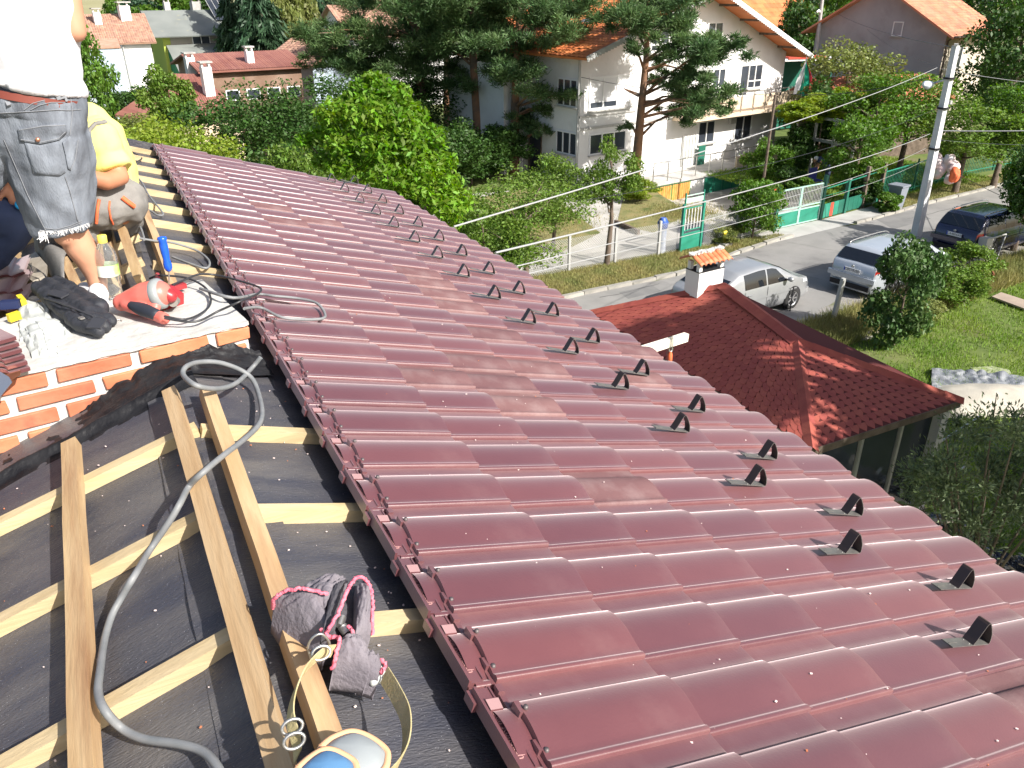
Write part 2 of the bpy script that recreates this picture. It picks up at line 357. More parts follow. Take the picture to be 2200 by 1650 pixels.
# walls under the eaves and gables
mb = MB(); ex = RT(2.75, 0, -.2).x; wx = -LT(3.0, 0).x; y0 = RT(0, UN+.4).y; y1 = RT(0, UF-.35).y
zr = RT(-.5, 0, -.2).z; ze = RT(2.75, 0, -.2).z
mb.add([(ex, y0, 0), (ex, y1, 0), (ex, y1, ze), (ex, y0, ze), (-wx, y0, 0), (-wx, y1, 0), (-wx, y1, ze-.12), (-wx, y0, ze-.12), (.09, y1, zr), (.09, y0, zr)],
       [(0, 1, 2, 3), (4, 7, 6, 5), (1, 5, 6, 8, 2), (0, 3, 9, 7, 4)])
part('wall', mb, WALLN, house)
mb = MB()
mb.add([rp(-.5, UN, -.12), rp(3.0, UN, -.12), rp(3.0, UF, -.12), rp(-.5, UF, -.12), rp(-.5, UN, -.17), rp(3.0, UN, -.17), rp(3.0, UF, -.17), rp(-.5, UF, -.17)],
       [(0, 1, 2, 3), (7, 6, 5, 4), (1, 5, 6, 2), (0, 4, 5, 1), (2, 6, 7, 3)])
mb.add([LT(0, UN), LT(3.9, UN), LT(3.9, UF), LT(0, UF), LT(0, UN, -.05), LT(3.9, UN, -.05), LT(3.9, UF, -.05), LT(0, UF, -.05)],
       [(3, 2, 1, 0), (4, 5, 6, 7), (1, 2, 6, 5), (0, 1, 5, 4), (3, 7, 6, 2)])
part('roof_felt', mb, FELT, house)
# a lapped strip of smoother film along the ridge and creases in the felt
mb = MB()
def ridgestrip(a, b):
    u = UN+(-8.0+3.0-UN)*a
    x = -.16+.36*b; wv = .006*math.sin(a*60+b*9)+.004*math.sin(a*131)
    return (rp(-.5+x, u, -.114+wv) if x > 0 else LT(-x, u, .006+wv))
mb.grid(ridgestrip, 60, 10); part('ridge_felt', mb, FELT, house)
# battens along the ridge (upper) and counter battens down the slopes (lower)
def batten(a, b, wd, ht, up, name, M, label=None, seg=10):
    mb = MB(); mb.beam(a, b, wd, ht, up, seg=seg, jit=.0015); part(name, mb, M, house, label=label)
nR = RROT @ Vector((0, 0, 1)); nL = Vector((-math.sin(TH), 0, math.cos(TH)))
bw, bh = .052*K, .05*K
batten(rp(-.43, -6.87, -.045), rp(-.44, -9.05, -.045), bw*1.1, bh, nR, 'batten', WOOD)
batten(rp(-.41, -5.3, -.045), rp(-.42, UF+.1, -.045), bw, bh, nR, 'batten', WOOD, seg=24)
batten(LT(.035, -6.84, .075), LT(.0, -9.9, .075), bw*1.1, bh, nL, 'batten', WOOD)
batten(LT(.47, -6.88, .075), LT(.44, -9.9, .075), bw*1.15, bh, nL, 'batten', WOOD)
for s in (.16, .5, .86, 1.25, 1.65):
    batten(LT(s, -5.0, .075), LT(s+.02, UF, .075), bw, bh, nL, 'batten', WOOD, seg=20)
for s in (.85, 1.25, 1.65, 2.05):
    batten(LT(s, -6.9, .075), LT(s, UN, .075), bw, bh, nL, 'batten', WOOD)
for k in range(-3, 15):
    u = -8.46+.63*k
    if -6.75 < u < -5.1: continue
    j = random.uniform(-.02, .02)
    batten(rp(-.49+random.uniform(0, .07)+(.0 if u < -6 else .02), u+j, -.095), rp(3.0, u, -.095), .056*K, .05*K, nR, 'counter_batten', WOODY, seg=4)
    batten(LT(-.01+random.uniform(-.02, .02), u+.05-j, .025), LT(3.8, u+.62*.08, .025), .055*K, .05*K, nL, 'counter_batten', WOODY, seg=4)
# far barge board
mb = MB(); mb.beam(rp(-.5, UF+.06, -.1), rp(3.0, UF+.06, -.1), .03, .14, nR); part('barge_board', mb, FELT, house)
mb = MB(); mb.beam(LT(0, UF+.06, -.0), LT(3.9, UF+.06, -.0), .03, .14, nL); part('barge_board', mb, FELT, house)

# roof tiles: one mesh for the field, one for the bare top course with its heads showing
PROF = [(0, .0), (.03, .0), (.15, .000), (.262, .0005), (.275, .004), (.29, .014), (.305, .0195), (.34, .0245), (.39, .0290), (.45, .0320), (.51, .0333), (.57, .0327), (.64, .0302), (.71, .0260), (.78, .0210), (.85, .0158), (.912, .0118), (.93, .013), (.942, .0165), (.957, .0178), (.985, .0172), (1.0, .014), (1.001, -.004)]
def tile_mesh(name, head=False):
    mb = MB(); L = .587 if head else .455; w = .302; n = len(PROF)
    xs = [0.0 if not head else .078, .12, .25, .40, L-.006, L]
    def pt(x, i):
        s, z = PROF[i]; t = x/L; zz = z+.017*t
        if x >= L-.001: zz -= .001
        return (x*K, (w*(1-s))*K, zz*K)
    for r in range(len(xs)-1):
        for i in range(n-1):
            pass
    vs = [pt(x, i) for x in xs for i in range(n)]
    fs = [(r*n+i, (r+1)*n+i, (r+1)*n+i+1, r*n+i+1) for r in range(len(xs)-1) for i in range(n-1)]
    mb.add(vs, fs, 0, True)
    lo = [(L*K, (w*(1-s))*K, (z+.017-.001)*K) for s, z in PROF]; lb = [((L-.004)*K, p[1], p[2]-.017*K) for p in lo]
    mb.add(lo+lb, [(i, i+n, i+1+n, i+1) for i in range(n-1)], 0, False)
    ub = [(.02*K, p[1], (PROF[i][1]-.016)*K) for i, p in enumerate(lb)]
    mb.add(lb+ub, [(i, i+n, i+1+n, i+1) for i in range(n-1)], 0, True)
    if head:
        hp = [pt(xs[0], i) for i in range(n)]; mb.add(hp+[(p[0]-.004*K, p[1], -.03*K) for p in hp], [(i+1, i+1+n, i+n, i) for i in range(n-1)], 0, False)
        def bx(x0, x1, y0, y1, z0, z1, mi=0):
            mb.box(((x0+x1)/2*K, (y0+y1)/2*K, (z0+z1)/2*K), ((x1-x0)*K, (y1-y0)*K, (z1-z0)*K), None, mi)
        bx(.0, .008, .012, .292, -.03, .012)                       # thin upstand along the head
        bx(.008, .045, .012, .292, -.03, .003)                     # lettered strip
        bx(.045, .05, .02, .292, -.03, .007)
        bx(.012, .048, .205, .245, .003, .012, 0)
        mb.add([(.012*K, .205*K, .012*K), (.048*K, .205*K, .0125*K), (.05*K, .24*K, .015*K), (.012*K, .24*K, .0145*K)], [(0, 1, 2, 3)], 1)  # sloped facet, its highlight painted as a paler tone
        bx(.05, .066, .0, .302, -.034, -.022)                      # floor of the groove
        bx(.066, .082, .0, .285, -.03, .003)                       # upper rib
        bx(.064, .084, .262, .29, .0, .012); bx(.068, .084, .05, .085, .0, .020)
        bx(.068, .084, .16, .20, .0, .036)
        bx(-.012, .045, .25, .300, -.034, -.006)
        for y in (.17, .048):                                      # screws
            mb.lathe([(.0001, .008*K), (.006*K, .0075*K), (.0075*K, .002*K), (.0075*K, 0)], (.088*K, y*K, (.038 if y > .1 else .017)*K), 8, mi=2)
    me = mb.mesh(name, [TILE, TILE_PALE, SCREW]); mb.fix(me); return me
TM = tile_mesh('roof_tile'); TH1 = tile_mesh('roof_tile_head', True)
TMD = TM.copy(); TMD.materials[0] = TILE_DUST
DUSTY = set()
for q in ((925, 598), (948, 625), (985, 662), (1012, 700), (1085, 815), (1120, 845), (560, 440), (610, 440), (650, 478), (1290, 1050), (1005, 640), (1060, 770), (700, 480), (1150, 770)):
    v_, u_, _ = RP(*q, .03); DUSTY.add((math.ceil((v_-.13)/.41), math.floor((u_+8.56)/.3)))
TXT = text_mesh('Cell Rundach', .030*K, 'embossed_text', TEXTM)
tilt = Matrix.Rotation(0, 3, 'Y')
for k in range(7, 0, -1):
    for n in range(-8, 30):
        v0 = .13+.41*k-(.455 if k > 1 else .587); u = -8.56+.3*n
        me = TH1 if k == 1 else (TMD if (k, n) in DUSTY or random.random() < .03 else TM)
        M = RROT.to_4x4(); M.translation = RT(v0-(.0 if k > 1 else 0.0)+random.uniform(-.004, .004), u+random.uniform(-.002, .002), (-.004 if k > 1 else .0)+random.uniform(-.0015, .0015))
        M = M @ Matrix.Rotation(random.uniform(-.006, .006), 4, 'Z') @ Matrix.Rotation(random.uniform(-.004, .004), 4, 'X')
        o = bpy.data.objects.new('tile', me); COL.objects.link(o); o.parent = house; o.matrix_parent_inverse = house.matrix_basis.inverted(); o.matrix_basis = M
        if k == 1 and n < 9:
            t = bpy.data.objects.new('embossed_text', TXT); COL.objects.link(t); t.parent = o
            t.matrix_basis = Matrix.Translation((.027*K, .13*K, .0035*K)) @ Matrix.Rotation(-PI/2, 4, 'Z')
# chips of grit on the tiles
mb = MB(); 
for i in range(300):
    v = random.uniform(.1, 2.9); u = -9.9+10*random.random()**1.6; 
    k = math.ceil((v-.13)/.41); s = 1-(((u+8.56)/.3) % 1.0)
    z = np.interp(s, [a for a, b in PROF], [b for a, b in PROF])+.017*(v-(.13+.41*k-.455))/.455+.001
    c = RT(v, u, z); r = random.uniform(.0008, .0022)
    if random.random() < .03: r *= 2.2
    mb.box(c, (r*2, r*2*random.uniform(.5, 1.6), r), Matrix.Rotation(random.random()*3, 3, 'Z'), 0 if random.random() < .8 else 1)
o = part('tile_chip', mb, [mat('pale_chip', (.75, .62, .58), rough=.9), BRICK], None); tag(o, 'pale mortar and tile chips scattered over the wine red tiles', 'chips', kind='stuff')

# snow hooks
def hook_mesh():
    mb = MB(); wv = .046*K/2; th = .0032*K
    pr = [(-.135, .000), (.0, .0), (.105, .0), (.112, .006), (.108, .022), (.094, .048), (.070, .075), (.052, .092), (.042, .099), (.032, .099), (.026, .090), (.018, .060), (.008, .022), (.0, .004)]
    pts = [(x*K, z*K) for x, z in pr]
    for (x0, z0), (x1, z1), i in zip(pts, pts[1:], range(99)):
        d = Vector((x1-x0, 0, z1-z0)); nn = Vector((-d.z, 0, d.x)).normalized()*th
        mi = 0 if i < 2 else 1
        a = [Vector((x0, -wv, z0)), Vector((x1, -wv, z1)), Vector((x1, wv, z1)), Vector((x0, wv, z0))]
        mb.add(a+[p+nn for p in a], [(3, 2, 1, 0), (4, 5, 6, 7)], mi); mb.add(a+[p+nn for p in a], [(0, 1, 5, 4), (2, 3, 7, 6)], 0)
    mb.box((-.10*K, 0, .003*K), (.05*K, .004*K, .004*K), None, 0)
    for y in (-.012, .012): mb.lathe([(.0001, .005*K), (.004*K, .004*K), (.004*K, .002*K)], (-.012*K, y*K, 0), 6, mi=0)
    me = mb.mesh('snow_hook', [mat('dull_zinc', (.20, .19, .18), (.27, .26, .24), 20, rough=.4, metal=.6), HOOKP]); return me
HM = hook_mesh()
for v, n0 in ((1.955, -2), (2.345, -1)):
    for i in range(16):
        n = n0+2*i; M = (RROT @ Matrix.Rotation(random.uniform(-.05, .05), 3, 'Z') @ Matrix.Rotation(math.radians(3.0), 3, 'Y')).to_4x4(); M.translation = RT(v, -8.56+.3*n+.12+random.uniform(-.01, .01), .051)
        o = bpy.data.objects.new('snow_hook', HM); COL.objects.link(o); o.parent = house; o.matrix_parent_inverse = house.matrix_basis.inverted(); o.matrix_basis = M

# chimney block of orange brick with a concrete top, astride the ridge
CR = math.radians(8.5); cdx = Vector((math.cos(CR), math.sin(CR), 0)); cdy = Vector((-math.sin(CR), math.cos(CR), 0))
C0 = Vector((.5, 3.99, 0)); CW, CDp, CT = 1.9, .80, 6.98
def CP(a, b, z): p = C0-cdx*a+cdy*b; return NS(p.x, p.y, z)       # a leftwards from the right corner, b backwards
mb = MB(); e = .012
pts = [CP(e, e, 6.0), CP(CW-e, e, 6.0), CP(CW-e, CDp-e, 6.0), CP(e, CDp-e, 6.0)]
tp = [CP(e, e, CT-.012), CP(CW-e, e, CT-.012), CP(CW-e, CDp-e, CT-.012), CP(e, CDp-e, CT-.012)]
mb.add(pts+tp, [(0, 1, 5, 4), (1, 2, 6, 5), (2, 3, 7, 6), (3, 0, 4, 7)][::-1]); 
chim = part('chimney', mb, MORTAR, house)
mb = MB()
def slabf(a, b):
    x = CW*a; y = CDp*b; edge = min(a, 1-a, b, 1-b)
    z = CT+.004+.007*mnoise.noise(Vector((x*5, y*5, 1)))+.003*mnoise.noise(Vector((x*22, y*22, 2)))
    jx = .012*mnoise.noise(Vector((x*14, b*30, 4))) if edge < .001 else 0
    return CP(x+(jx if 0 < a < 1 else 0), y+jx*1.4+(-.004 if b == 0 else 0), z)
mb.grid(slabf, 90, 40)
for (a0, b0, a1, b1) in ((0, 0, 1, 0), (0, 1, 0, 0)):
    vs = []
    for i in range(61):
        t = i/60; p = slabf(a0+(a1-a0)*t, b0+(b1-b0)*t); vs += [p, p-Vector((0, 0, .014+.006*mnoise.noise(Vector((i*.7, 0, 3)))))]
    mb.add(vs, [(2*i, 2*i+2, 2*i+3, 2*i+1) for i in range(60)])
part('slab', mb, SLAB, chim)
tarline = [(-2, 6.4), (-.72, 6.585), (-.6, 6.61), (-.42, 6.665), (-.3, 6.74), (-.2, 6.80), (-.1, 6.84), (0, 6.875), (.08, 6.89), (.2, 6.90), (.34, 6.90), (.44, 6.86), (.5, 6.82), (2, 6.6)]
def tarz(x): return float(np.interp(x, [p[0] for p in tarline], [p[1] for p in tarline]))
for r in range(8):
    zt = CT-.024-.09*r; zb = zt-.066
    a = -.0 - (.36*.5 if r % 2 else 0) - .17
    while a < CW:
        a0 = max(a+.02, 0.0); a1 = min(a+.34, CW)
        if a1-a0 > .03:
            xm = (C0-cdx*((a0+a1)/2)).x
            if zt > tarz(xm)-.06:
                mb = MB(); j = lambda s=.004: random.uniform(-s, s)
                vs = []
                for (aa, bb, zz) in ((a0, -.006, zb), (a1, -.006, zb), (a1, -.006, zt), (a0, -.006, zt), (a0, .1, zb), (a1, .1, zb), (a1, .1, zt), (a0, .1, zt)):
                    vs.append(CP(aa+j(), bb+j(.003), zz+j(.003)))
                mb.add(vs, [(0, 3, 2, 1), (4, 5, 6, 7), (0, 4, 7, 3), (1, 2, 6, 5), (3, 7, 6, 2), (0, 1, 5, 4)])
                o = part('brick', mb, BRICK, chim)
                bv = o.modifiers.new('b', 'BEVEL'); bv.width = .003; bv.segments = 1
        a += .36
    # right end face
    b = -.02 if r % 2 else -.19
    while b < CDp:
        b0 = max(b+.02, .102); b1 = min(b+.34, CDp)
        if b1-b0 > .03 and r < 4:
            mb = MB(); vs = []
            for (aa, bb, zz) in ((-.006, b0, zb), (-.006, b1, zb), (-.006, b1, zt), (-.006, b0, zt), (.09, b0, zb), (.09, b1, zb), (.09, b1, zt), (.09, b0, zt)): vs.append(CP(aa, bb, zz))
            mb.add(vs, [(0, 1, 2, 3), (4, 7, 6, 5), (0, 3, 7, 4), (1, 5, 6, 2), (3, 2, 6, 7), (0, 4, 5, 1)]); part('brick', mb, BRICK, chim)
        b += .36
# tarred flashing at the foot of the chimney
mb = MB()
def tarf(a, b):
    x = .53-1.9*a; al = (C0.x-x)/math.cos(CR); zt = tarz(x)+.022*mnoise.noise(Vector((x*16, 0, 5)))+.012*mnoise.noise(Vector((x*50, 0, 8)))
    xr = x; zm = 6.863-abs(xr-.118)*math.tan(TH)+.012
    t = b; reach = (.34 if x < .15 else .20)+.03*mnoise.noise(Vector((x*4, 2, 0)))
    y = -.014-reach*(t**1.25)
    zz = zm+(zt-zm)*(1-t)**1.9
    fold = math.exp(-((t-.78)/.07)**2)*.036*(1 if x < .2 else .2)
    lump = .014*mnoise.noise(Vector((x*14, t*7, 3)))+.008*mnoise.noise(Vector((x*38, t*20, 6)))
    if t > .99: fold = 0; lump = 0
    p = C0-cdx*al+cdy*y
    return NS(p.x, p.y, zz+fold+lump*(1-t*.7)+.004)
mb.grid(tarf, 150, 34); part('tar_flashing', mb, TAR, chim)

# lumber jutting out at the eave with rope and hook
dE = math.hypot(*RPW(1385, 744, -.08)[:2]); E0 = D(1385, 752, dE+.02); E1 = D(1474, 724, dE+.36)
E0 = E0+(E0-E1)*1.2
mb = MB(); mb.beam(E0, E1, .04, .055, (0, 0, 1)); o = part('hoist_beam', mb, WOODW, None, world=False); tag(o, 'pale timber beam jutting out past the roof eave', 'beam')
hb = D(1441, 735, dE+.22)
rope = thing('hoist_hook', 'red snap hook on wire loops hung from the jutting timber beam', 'hook', hb)
k7 = .70
mb = MB()
for q in range(3):
    pts = [hb+k7*(Vector((.012*q-.01, 0, 0))+Vector((0.02*math.cos(t)*1.2, .05*math.cos(t), .055*math.sin(t)))) for t in np.linspace(0, 2*PI, 16)]
    mb.tube(pts, .002, 5)
mb.tube([hb+k7*Vector((-.04, -.02, -.01)), hb+k7*Vector((-.06, -.03, -.08)), hb+k7*Vector((-.045, -.02, -.12))], .002, 5)
part('wire_loop', mb, BLACKC, rope)
mb = MB(); mb.tube([hb+k7*Vector((.01+.018*math.cos(t), 0, -.075+.024*math.sin(t))) for t in np.linspace(0, 2*PI, 14)], .005, 6); part('ring', mb, METALG, rope)
mb = MB(); mb.tube([hb+k7*Vector((.01, 0, -.10)), hb+k7*Vector((.006, 0, -.13)), hb+k7*Vector((.012, 0, -.19)), hb+k7*Vector((.006, 0, -.22))], [.008, .016, .014, .006], 8); part('hook_body', mb, ORNG, rope)
mb = MB(); mb.tube([hb+k7*Vector((.0, 0, -.2)), hb+k7*Vector((-.008, 0, -.25))], .005, 6); mb.tube([hb+k7*Vector((.014, 0, -.2)), hb+k7*Vector((.02, 0, -.27))], .005, 6); part('strap', mb, WHITEP, rope)

# ------------------------------------------------------------------ things lying on the slab and the roof
ZS = NS(0, 0, CT).z
def SP(px, py, dz=0.0): return G(px, py, ZS+dz)
def cable(name, pts, r, M, label, cat='cable', n=8, sm=5):
    mb = MB(); mb.tube(spline(pts, sm), r, n); o = part(name, mb, M, None); tag(o, label, cat); return o
def rl(px, py, z):      # point over the roof, choosing the slope
    p = RPW(px, py, z)
    return p if RP(px, py, z)[0] > -.5 else LPW(px, py, z+.12)
gp = [(560, 768, .0), (538, 794, -.06), (509, 822, -.03), (471, 835, -.0), (423, 829, .03), (394, 806, .03), (401, 787, .03), (430, 778, .02), (471, 779, .01), (515, 794, -.03), (541, 813, -.06), (554, 841, -.08), (563, 886, -.055), (554, 915, -.05), (522, 946, -.03), (484, 975, .0), (436, 1015, .02), (406, 1045, -.02), (387, 1081, -.0), (365, 1119, -.03), (322, 1182, -.09), (290, 1235, -.03), (262, 1282, -.07), (240, 1323, -.09), (224, 1377, -.09), (215, 1440, -.05), (211, 1489, -.03), (226, 1527, -.02), (262, 1565, -.08), (308, 1587, -.09), (382, 1598, -.09), (431, 1612, -.09), (464, 1642, -.08), (490, 1690, -.08)]
cable('extension_cable', [rl(a, b, c+.012) for a, b, c in gp], .0085, RUBBER, 'long grey rubber cable looping over the bare battens in the foreground', sm=5)
cable('black_cable', [SP(353, 679, .05), SP(400, 686, .03), SP(440, 668, .02), SP(453, 645, .02), SP(440, 617, .03), SP(400, 597, .05), SP(345, 592, .06), SP(322, 598, .04)], .0045, BLACKC, 'thin black power cable curling from the red tool across the slab')
cable('black_cable', [SP(353, 684, .05), SP(420, 691, .03), SP(470, 668, .04), SP(520, 646, .07), SP(555, 630, .03), SP(558, 618, .03), SP(520, 605, .03), SP(470, 592, .03), SP(430, 589, .05), SP(400, 600, .05), SP(370, 612, .05)], .0045, BLACKC, 'second black cable looping from the slab out over the tile edge')
cable('grey_cable', [SP(525, 663, -.01)]+[RPW(a, b, c) for a, b, c in ((560, 661, .06), (600, 680, .06), (640, 686, .06), (690, 685, .06), (698, 674, .06), (680, 651, .08), (640, 641, .07), (590, 636, .06), (552, 632, .05))]+[SP(500, 640, .03), SP(430, 620, .02)], .0065, RUBBER, 'grey cable loop resting on the wine red tiles beside the slab')
cable('grey_cable', [RPW(a, b, c) for a, b, c in ((300, 512, 0), (330, 517, .0), (372, 522, -.03), (420, 537, -.05), (446, 556, -.05), (450, 570, -.05), (440, 576, -.05), (410, 567, -.06), (370, 552, -.08))], .006, RUBBER, 'grey cable curving over the battens above the blue awl')
cable('grey_cable', [RPW(a, b, c) for a, b, c in ((285, 372, -.05), (305, 392, -.05), (320, 420, -.04), (350, 458, -.08), (338, 462, -.08), (322, 452, -.03), (300, 450, .0), (296, 470, .0), (306, 500, .0), (310, 515, .0))], .006, RUBBER, 'grey cable winding along the far battens behind the yellow shirt')
cable('grey_cable', [RPW(a, b, c) for a, b, c in ((262, 315, -.08), (290, 330, -.08), (305, 340, -.08), (285, 350, -.06), (275, 345, -.06))], .005, BLACKC, 'short dark wire on the battens at the far roof end')

# red rotary tool
rt = thing('power_tool', 'faded red power tool with black grip lying on the concrete slab', 'power tool', SP(300, 655))
mb = MB(); a = SP(262, 650, .05); b = SP(338, 632, .085)
chainc(mb, [(a, .034), (a.lerp(b, .3), .045), (a.lerp(b, .65), .058), (b, .056)], 16)
h0 = SP(272, 655, .05); h1 = SP(352, 684, .035)
chainc(mb, [(h0, .026), (h0.lerp(h1, .8), .022), (h1, .024)], 12)
capsule(mb, SP(318, 652, .05), .02, SP(334, 660, .05), .02)
RT_ = mat('faded_red_plastic', (.62, .13, .10), (.70, .19, .15), 8, rough=.4)
me = remesh(mb, 'housing', [RT_], .006, 3); part('housing', me, RT_, rt)
mb = MB(); g0 = h0.lerp(h1, .18)+Vector((0, -.008, .008)); g1 = h0.lerp(h1, .78)+Vector((0, -.006, .006)); chainc(mb, [(g0, .020), (g0.lerp(g1, .5), .027), (g1, .023)], 12); part('grip', mb, mat('black_rubber', (.02, .024, .035), rough=.6), rt)
mb = MB(); dd = (b-a).normalized(); R = dd.to_track_quat('Z', 'Y').to_matrix()
mb.lathe([(.055, -.02), (.060, -.012), (.060, .006), (.050, .016), (.03, .02)], b+dd*.01, 20, rot=R); part('gear_case', mb, mat('pale_grey_plastic', (.26, .28, .28), rough=.4), rt)
mb = MB(); mb.box(SP(362, 640, .035), (.09, .07, .05), Matrix.Rotation(.5, 3, 'Z') @ Matrix.Rotation(.3, 3, 'X')); mb.box(SP(372, 618, .03), (.1, .04, .02), Matrix.Rotation(.35, 3, 'Z')); mb.tube([SP(338, 590, .05), SP(342, 625, .06), SP(352, 640, .03)], .010, 8)
capsule(mb, b+dd*.02, .036, b+dd*.05+Vector((0, 0, -.02)), .026, 14)
part('guard', mb, mat('dark_red_plastic', (.36, .03, .035), rough=.35), rt)
mb = MB(); mb.tube([SP(372, 650, .05), SP(378, 645, .02)], .018, 10); mb.tube([SP(330, 648, .07), SP(345, 650, .05)], .014, 8); part('clamp', mb, mat('grey_webbing', (.2, .19, .17), rough=.8), rt)
TX = text_mesh('R2', .03, 'logo', WHITEP)
# awl with blue handle standing upright
aw = thing('awl', 'bright blue handled awl standing upright at the back of the slab', 'tool', SP(363, 628))
tip = SP(363, 630, .01); top = Vector((tip.x-.012, tip.y+.0, tip.z+.26)); top = D(347, 508, math.hypot(tip.x, tip.y)+.005); mid = D(363, 583, math.hypot(tip.x, tip.y))
mb = MB(); mb.tube([tip, mid], .0025, 6); part('blade', mb, METALG, aw)
mb = MB(); q = [mid.lerp(top, t) for t in (0, .03, .10, .2, .35, .55, .75, .85, .93, .98, 1)]
mb.tube(q, [.006, .011, .016, .017, .013, .016, .017, .015, .019, .017, .006], 14); part('handle', mb, BLUEPL, aw)
# plastic bottle
bt = thing('bottle', 'clear plastic water bottle with yellow cap and green white label on the slab', 'bottle', SP(243, 640))
bd = math.hypot(*SP(243, 640)[:2]); b0 = D(243, 640, bd); b1 = D(218, 506, bd)
axis = (b1-b0); Lb = axis.length; R = axis.normalized().to_track_quat('Z', 'Y').to_matrix()
PET = mat('clear_plastic', (.92, .95, .95), rough=.05, alpha=.92)
PET.node_tree.nodes["Principled BSDF"].inputs['IOR'].default_value = 1.12
rb = .042
mb = MB(); pr = [(.001, 0), (.032, .0), (.040, .012), (.042, .03), (.0385, .045), (.042, .06), (.0385, .075), (.042, .09), (.0415, .11), (.0415, .17), (.044, .19), (.040, .22), (.024, .255), (.015, .27), (.014, .285)]
mb.lathe([(r, z*Lb/.30) for r, z in pr], b0, 24, rot=R); part('body', mb, PET, bt)
mb = MB(); mb.lathe([(.0428, .115*Lb/.3), (.0428, .168*Lb/.3)], b0, 24, rot=R); part('label', mb, mat('bottle_label', (.80, .84, .78), (.35, .62, .05), 14, rough=.4), bt)
mb = MB(); mb.lathe([(.0175, .268*Lb/.3), (.018, .27*Lb/.3), (.018, .299*Lb/.3), (.0165, .302*Lb/.3), (.0001, .302*Lb/.3)], b0, 20, rot=R); part('cap', mb, mat('yellow_cap', (.85, .74, .12), rough=.4), bt)
# black zipped pouch
pb = thing('pouch', 'black folded nylon belt pouch with buckle lying on the slab', 'pouch', SP(150, 680))
NYL = mat('black_nylon', (.018, .02, .026), (.03, .032, .04), 30, rough=.6, bump=.3, bscale=120)
mb = MB()
A1, A2, A3, A4 = SP(82, 618, .05), SP(125, 605, .06), SP(215, 660, .05), SP(165, 690, .04)
capsule(mb, A1, .025, A4, .03); capsule(mb, A2, .025, A3, .03); capsule(mb, A1.lerp(A2, .5), .03, A3.lerp(A4, .5), .035)
capsule(mb, SP(170, 695, .04), .026, SP(212, 712, .035), .02); capsule(mb, SP(205, 672, .045), .024, SP(240, 690, .03), .018); capsule(mb, SP(190, 680, .045), .028, SP(228, 702, .03), .02)
me = remesh(mb, 'bag', [NYL], .007, 2, .006, 18); part('bag', me, NYL, pb)
mb = MB()
for o0 in (0, .012, .024): mb.tube(spline([SP(95, 640, .075-o0), SP(140, 655, .09-o0), SP(200, 680, .075-o0)], 5), .0035, 6)
mb.box(SP(125, 632, .085), (.035, .09, .006), Matrix.Rotation(.55, 3, 'Z') @ Matrix.Rotation(-.2, 3, 'Y')); mb.box(SP(208, 695, .062), (.055, .05, .006), Matrix.Rotation(-.6, 3, 'Z') @ Matrix.Rotation(.35, 3, 'X'))
part('flap', mb, mat('black_webbing', (.035, .037, .045), rough=.5), pb)
mb = MB(); mb.box(SP(175, 683, .07), (.016, .022, .006), Matrix.Rotation(.4, 3, 'Z')); mb.tube([SP(240, 688, .035), SP(255, 686, .01), SP(262, 690, .006)], .002, 5); part('buckle', mb, METALG, pb)
# crumpled white rag
RAG = mat('white_rag', (.42, .44, .42), (.50, .52, .50), 20, rough=.95, bump=.4, bscale=60)
rg_ = thing('rag', 'crumpled pale rag beside the black pouch on the slab', 'rag', SP(90, 710))
def rag_fold(q, bulge, seed, wr=.012, n=34):
    c = [SP(*p) for p in q]; mb = MB()
    def f(a, b):
        e = .10; aa = min(max((a-e)/(1-2*e), 0), 1); bb = min(max((b-e)/(1-2*e), 0), 1); out = min(a, 1-a, b, 1-b)/e
        p = c[0].lerp(c[1], aa).lerp(c[3].lerp(c[2], aa), bb); k = Vector((aa*3.2+seed+.8*mnoise.noise(Vector((aa*3, bb*3, seed))), bb*3.2, seed))
        z = bulge*(math.sin(PI*aa)*math.sin(PI*bb))**.5+wr*(1-2.4*abs(mnoise.noise(k)))+wr*.35*mnoise.noise(k*3.1)
        jit = Vector((mnoise.noise(Vector((aa*6, seed, 1))), mnoise.noise(Vector((bb*6, seed, 2))), 0))*.012
        return p+jit+Vector((0, 0, max(z, .003) if out >= 1 else max(z, .003)*out+.002))
    mb.grid(f, n, n); o = part('fold', mb, RAG, rg_); sol = o.modifiers.new('s', 'SOLIDIFY'); sol.thickness = .002
rag_fold([(40, 650), (105, 655), (118, 720), (44, 735)], .022, 1)
rag_fold([(50, 700), (128, 690), (158, 722), (78, 752)], .026, 4)
rag_fold([(44, 715), (120, 722), (126, 765), (70, 772)], .016, 8)
# yellow blue hand tool half under the rag
hg = thing('hand_tool', 'yellow and navy hand tool half hidden under the pale rag', 'tool', SP(35, 665))
mb = MB(); mb.beam(SP(2, 655, .03), SP(45, 652, .03), .035, .03); part('grip', mb, mat('navy_plastic', (.02, .03, .09), rough=.4), hg)
mb = MB(); mb.beam(SP(18, 684, .03), SP(42, 676, .03), .02, .03); mb.beam(SP(42, 640, .03), SP(52, 652, .03), .02, .03); part('end_cap', mb, mat('yellow_plastic', (.8, .62, .03), rough=.4), hg)
# hand saw
sw = thing('hand_saw', 'hand saw blade with a round hole lying at the left end of the slab', 'saw', SP(15, 830))
mb = MB(); mb.prism([SP(-30, 838, .02), SP(5, 792, .02), SP(45, 775, .02), SP(44, 806, .02), SP(24, 818, .02), SP(-5, 850, .02)], (0, 0, .002)); part('blade', mb, mat('brown_steel', (.25, .10, .05), (.3, .14, .08), 20, rough=.3, metal=.6), sw)
mb = MB(); mb.prism([SP(-40, 850, .03), SP(0, 800, .03), SP(20, 812, .03), SP(26, 822, .03), SP(-5, 860, .03)], (0, 0, .004)); part('handle', mb, mat('blue_grey_plastic', (.12, .15, .2), rough=.5), sw)
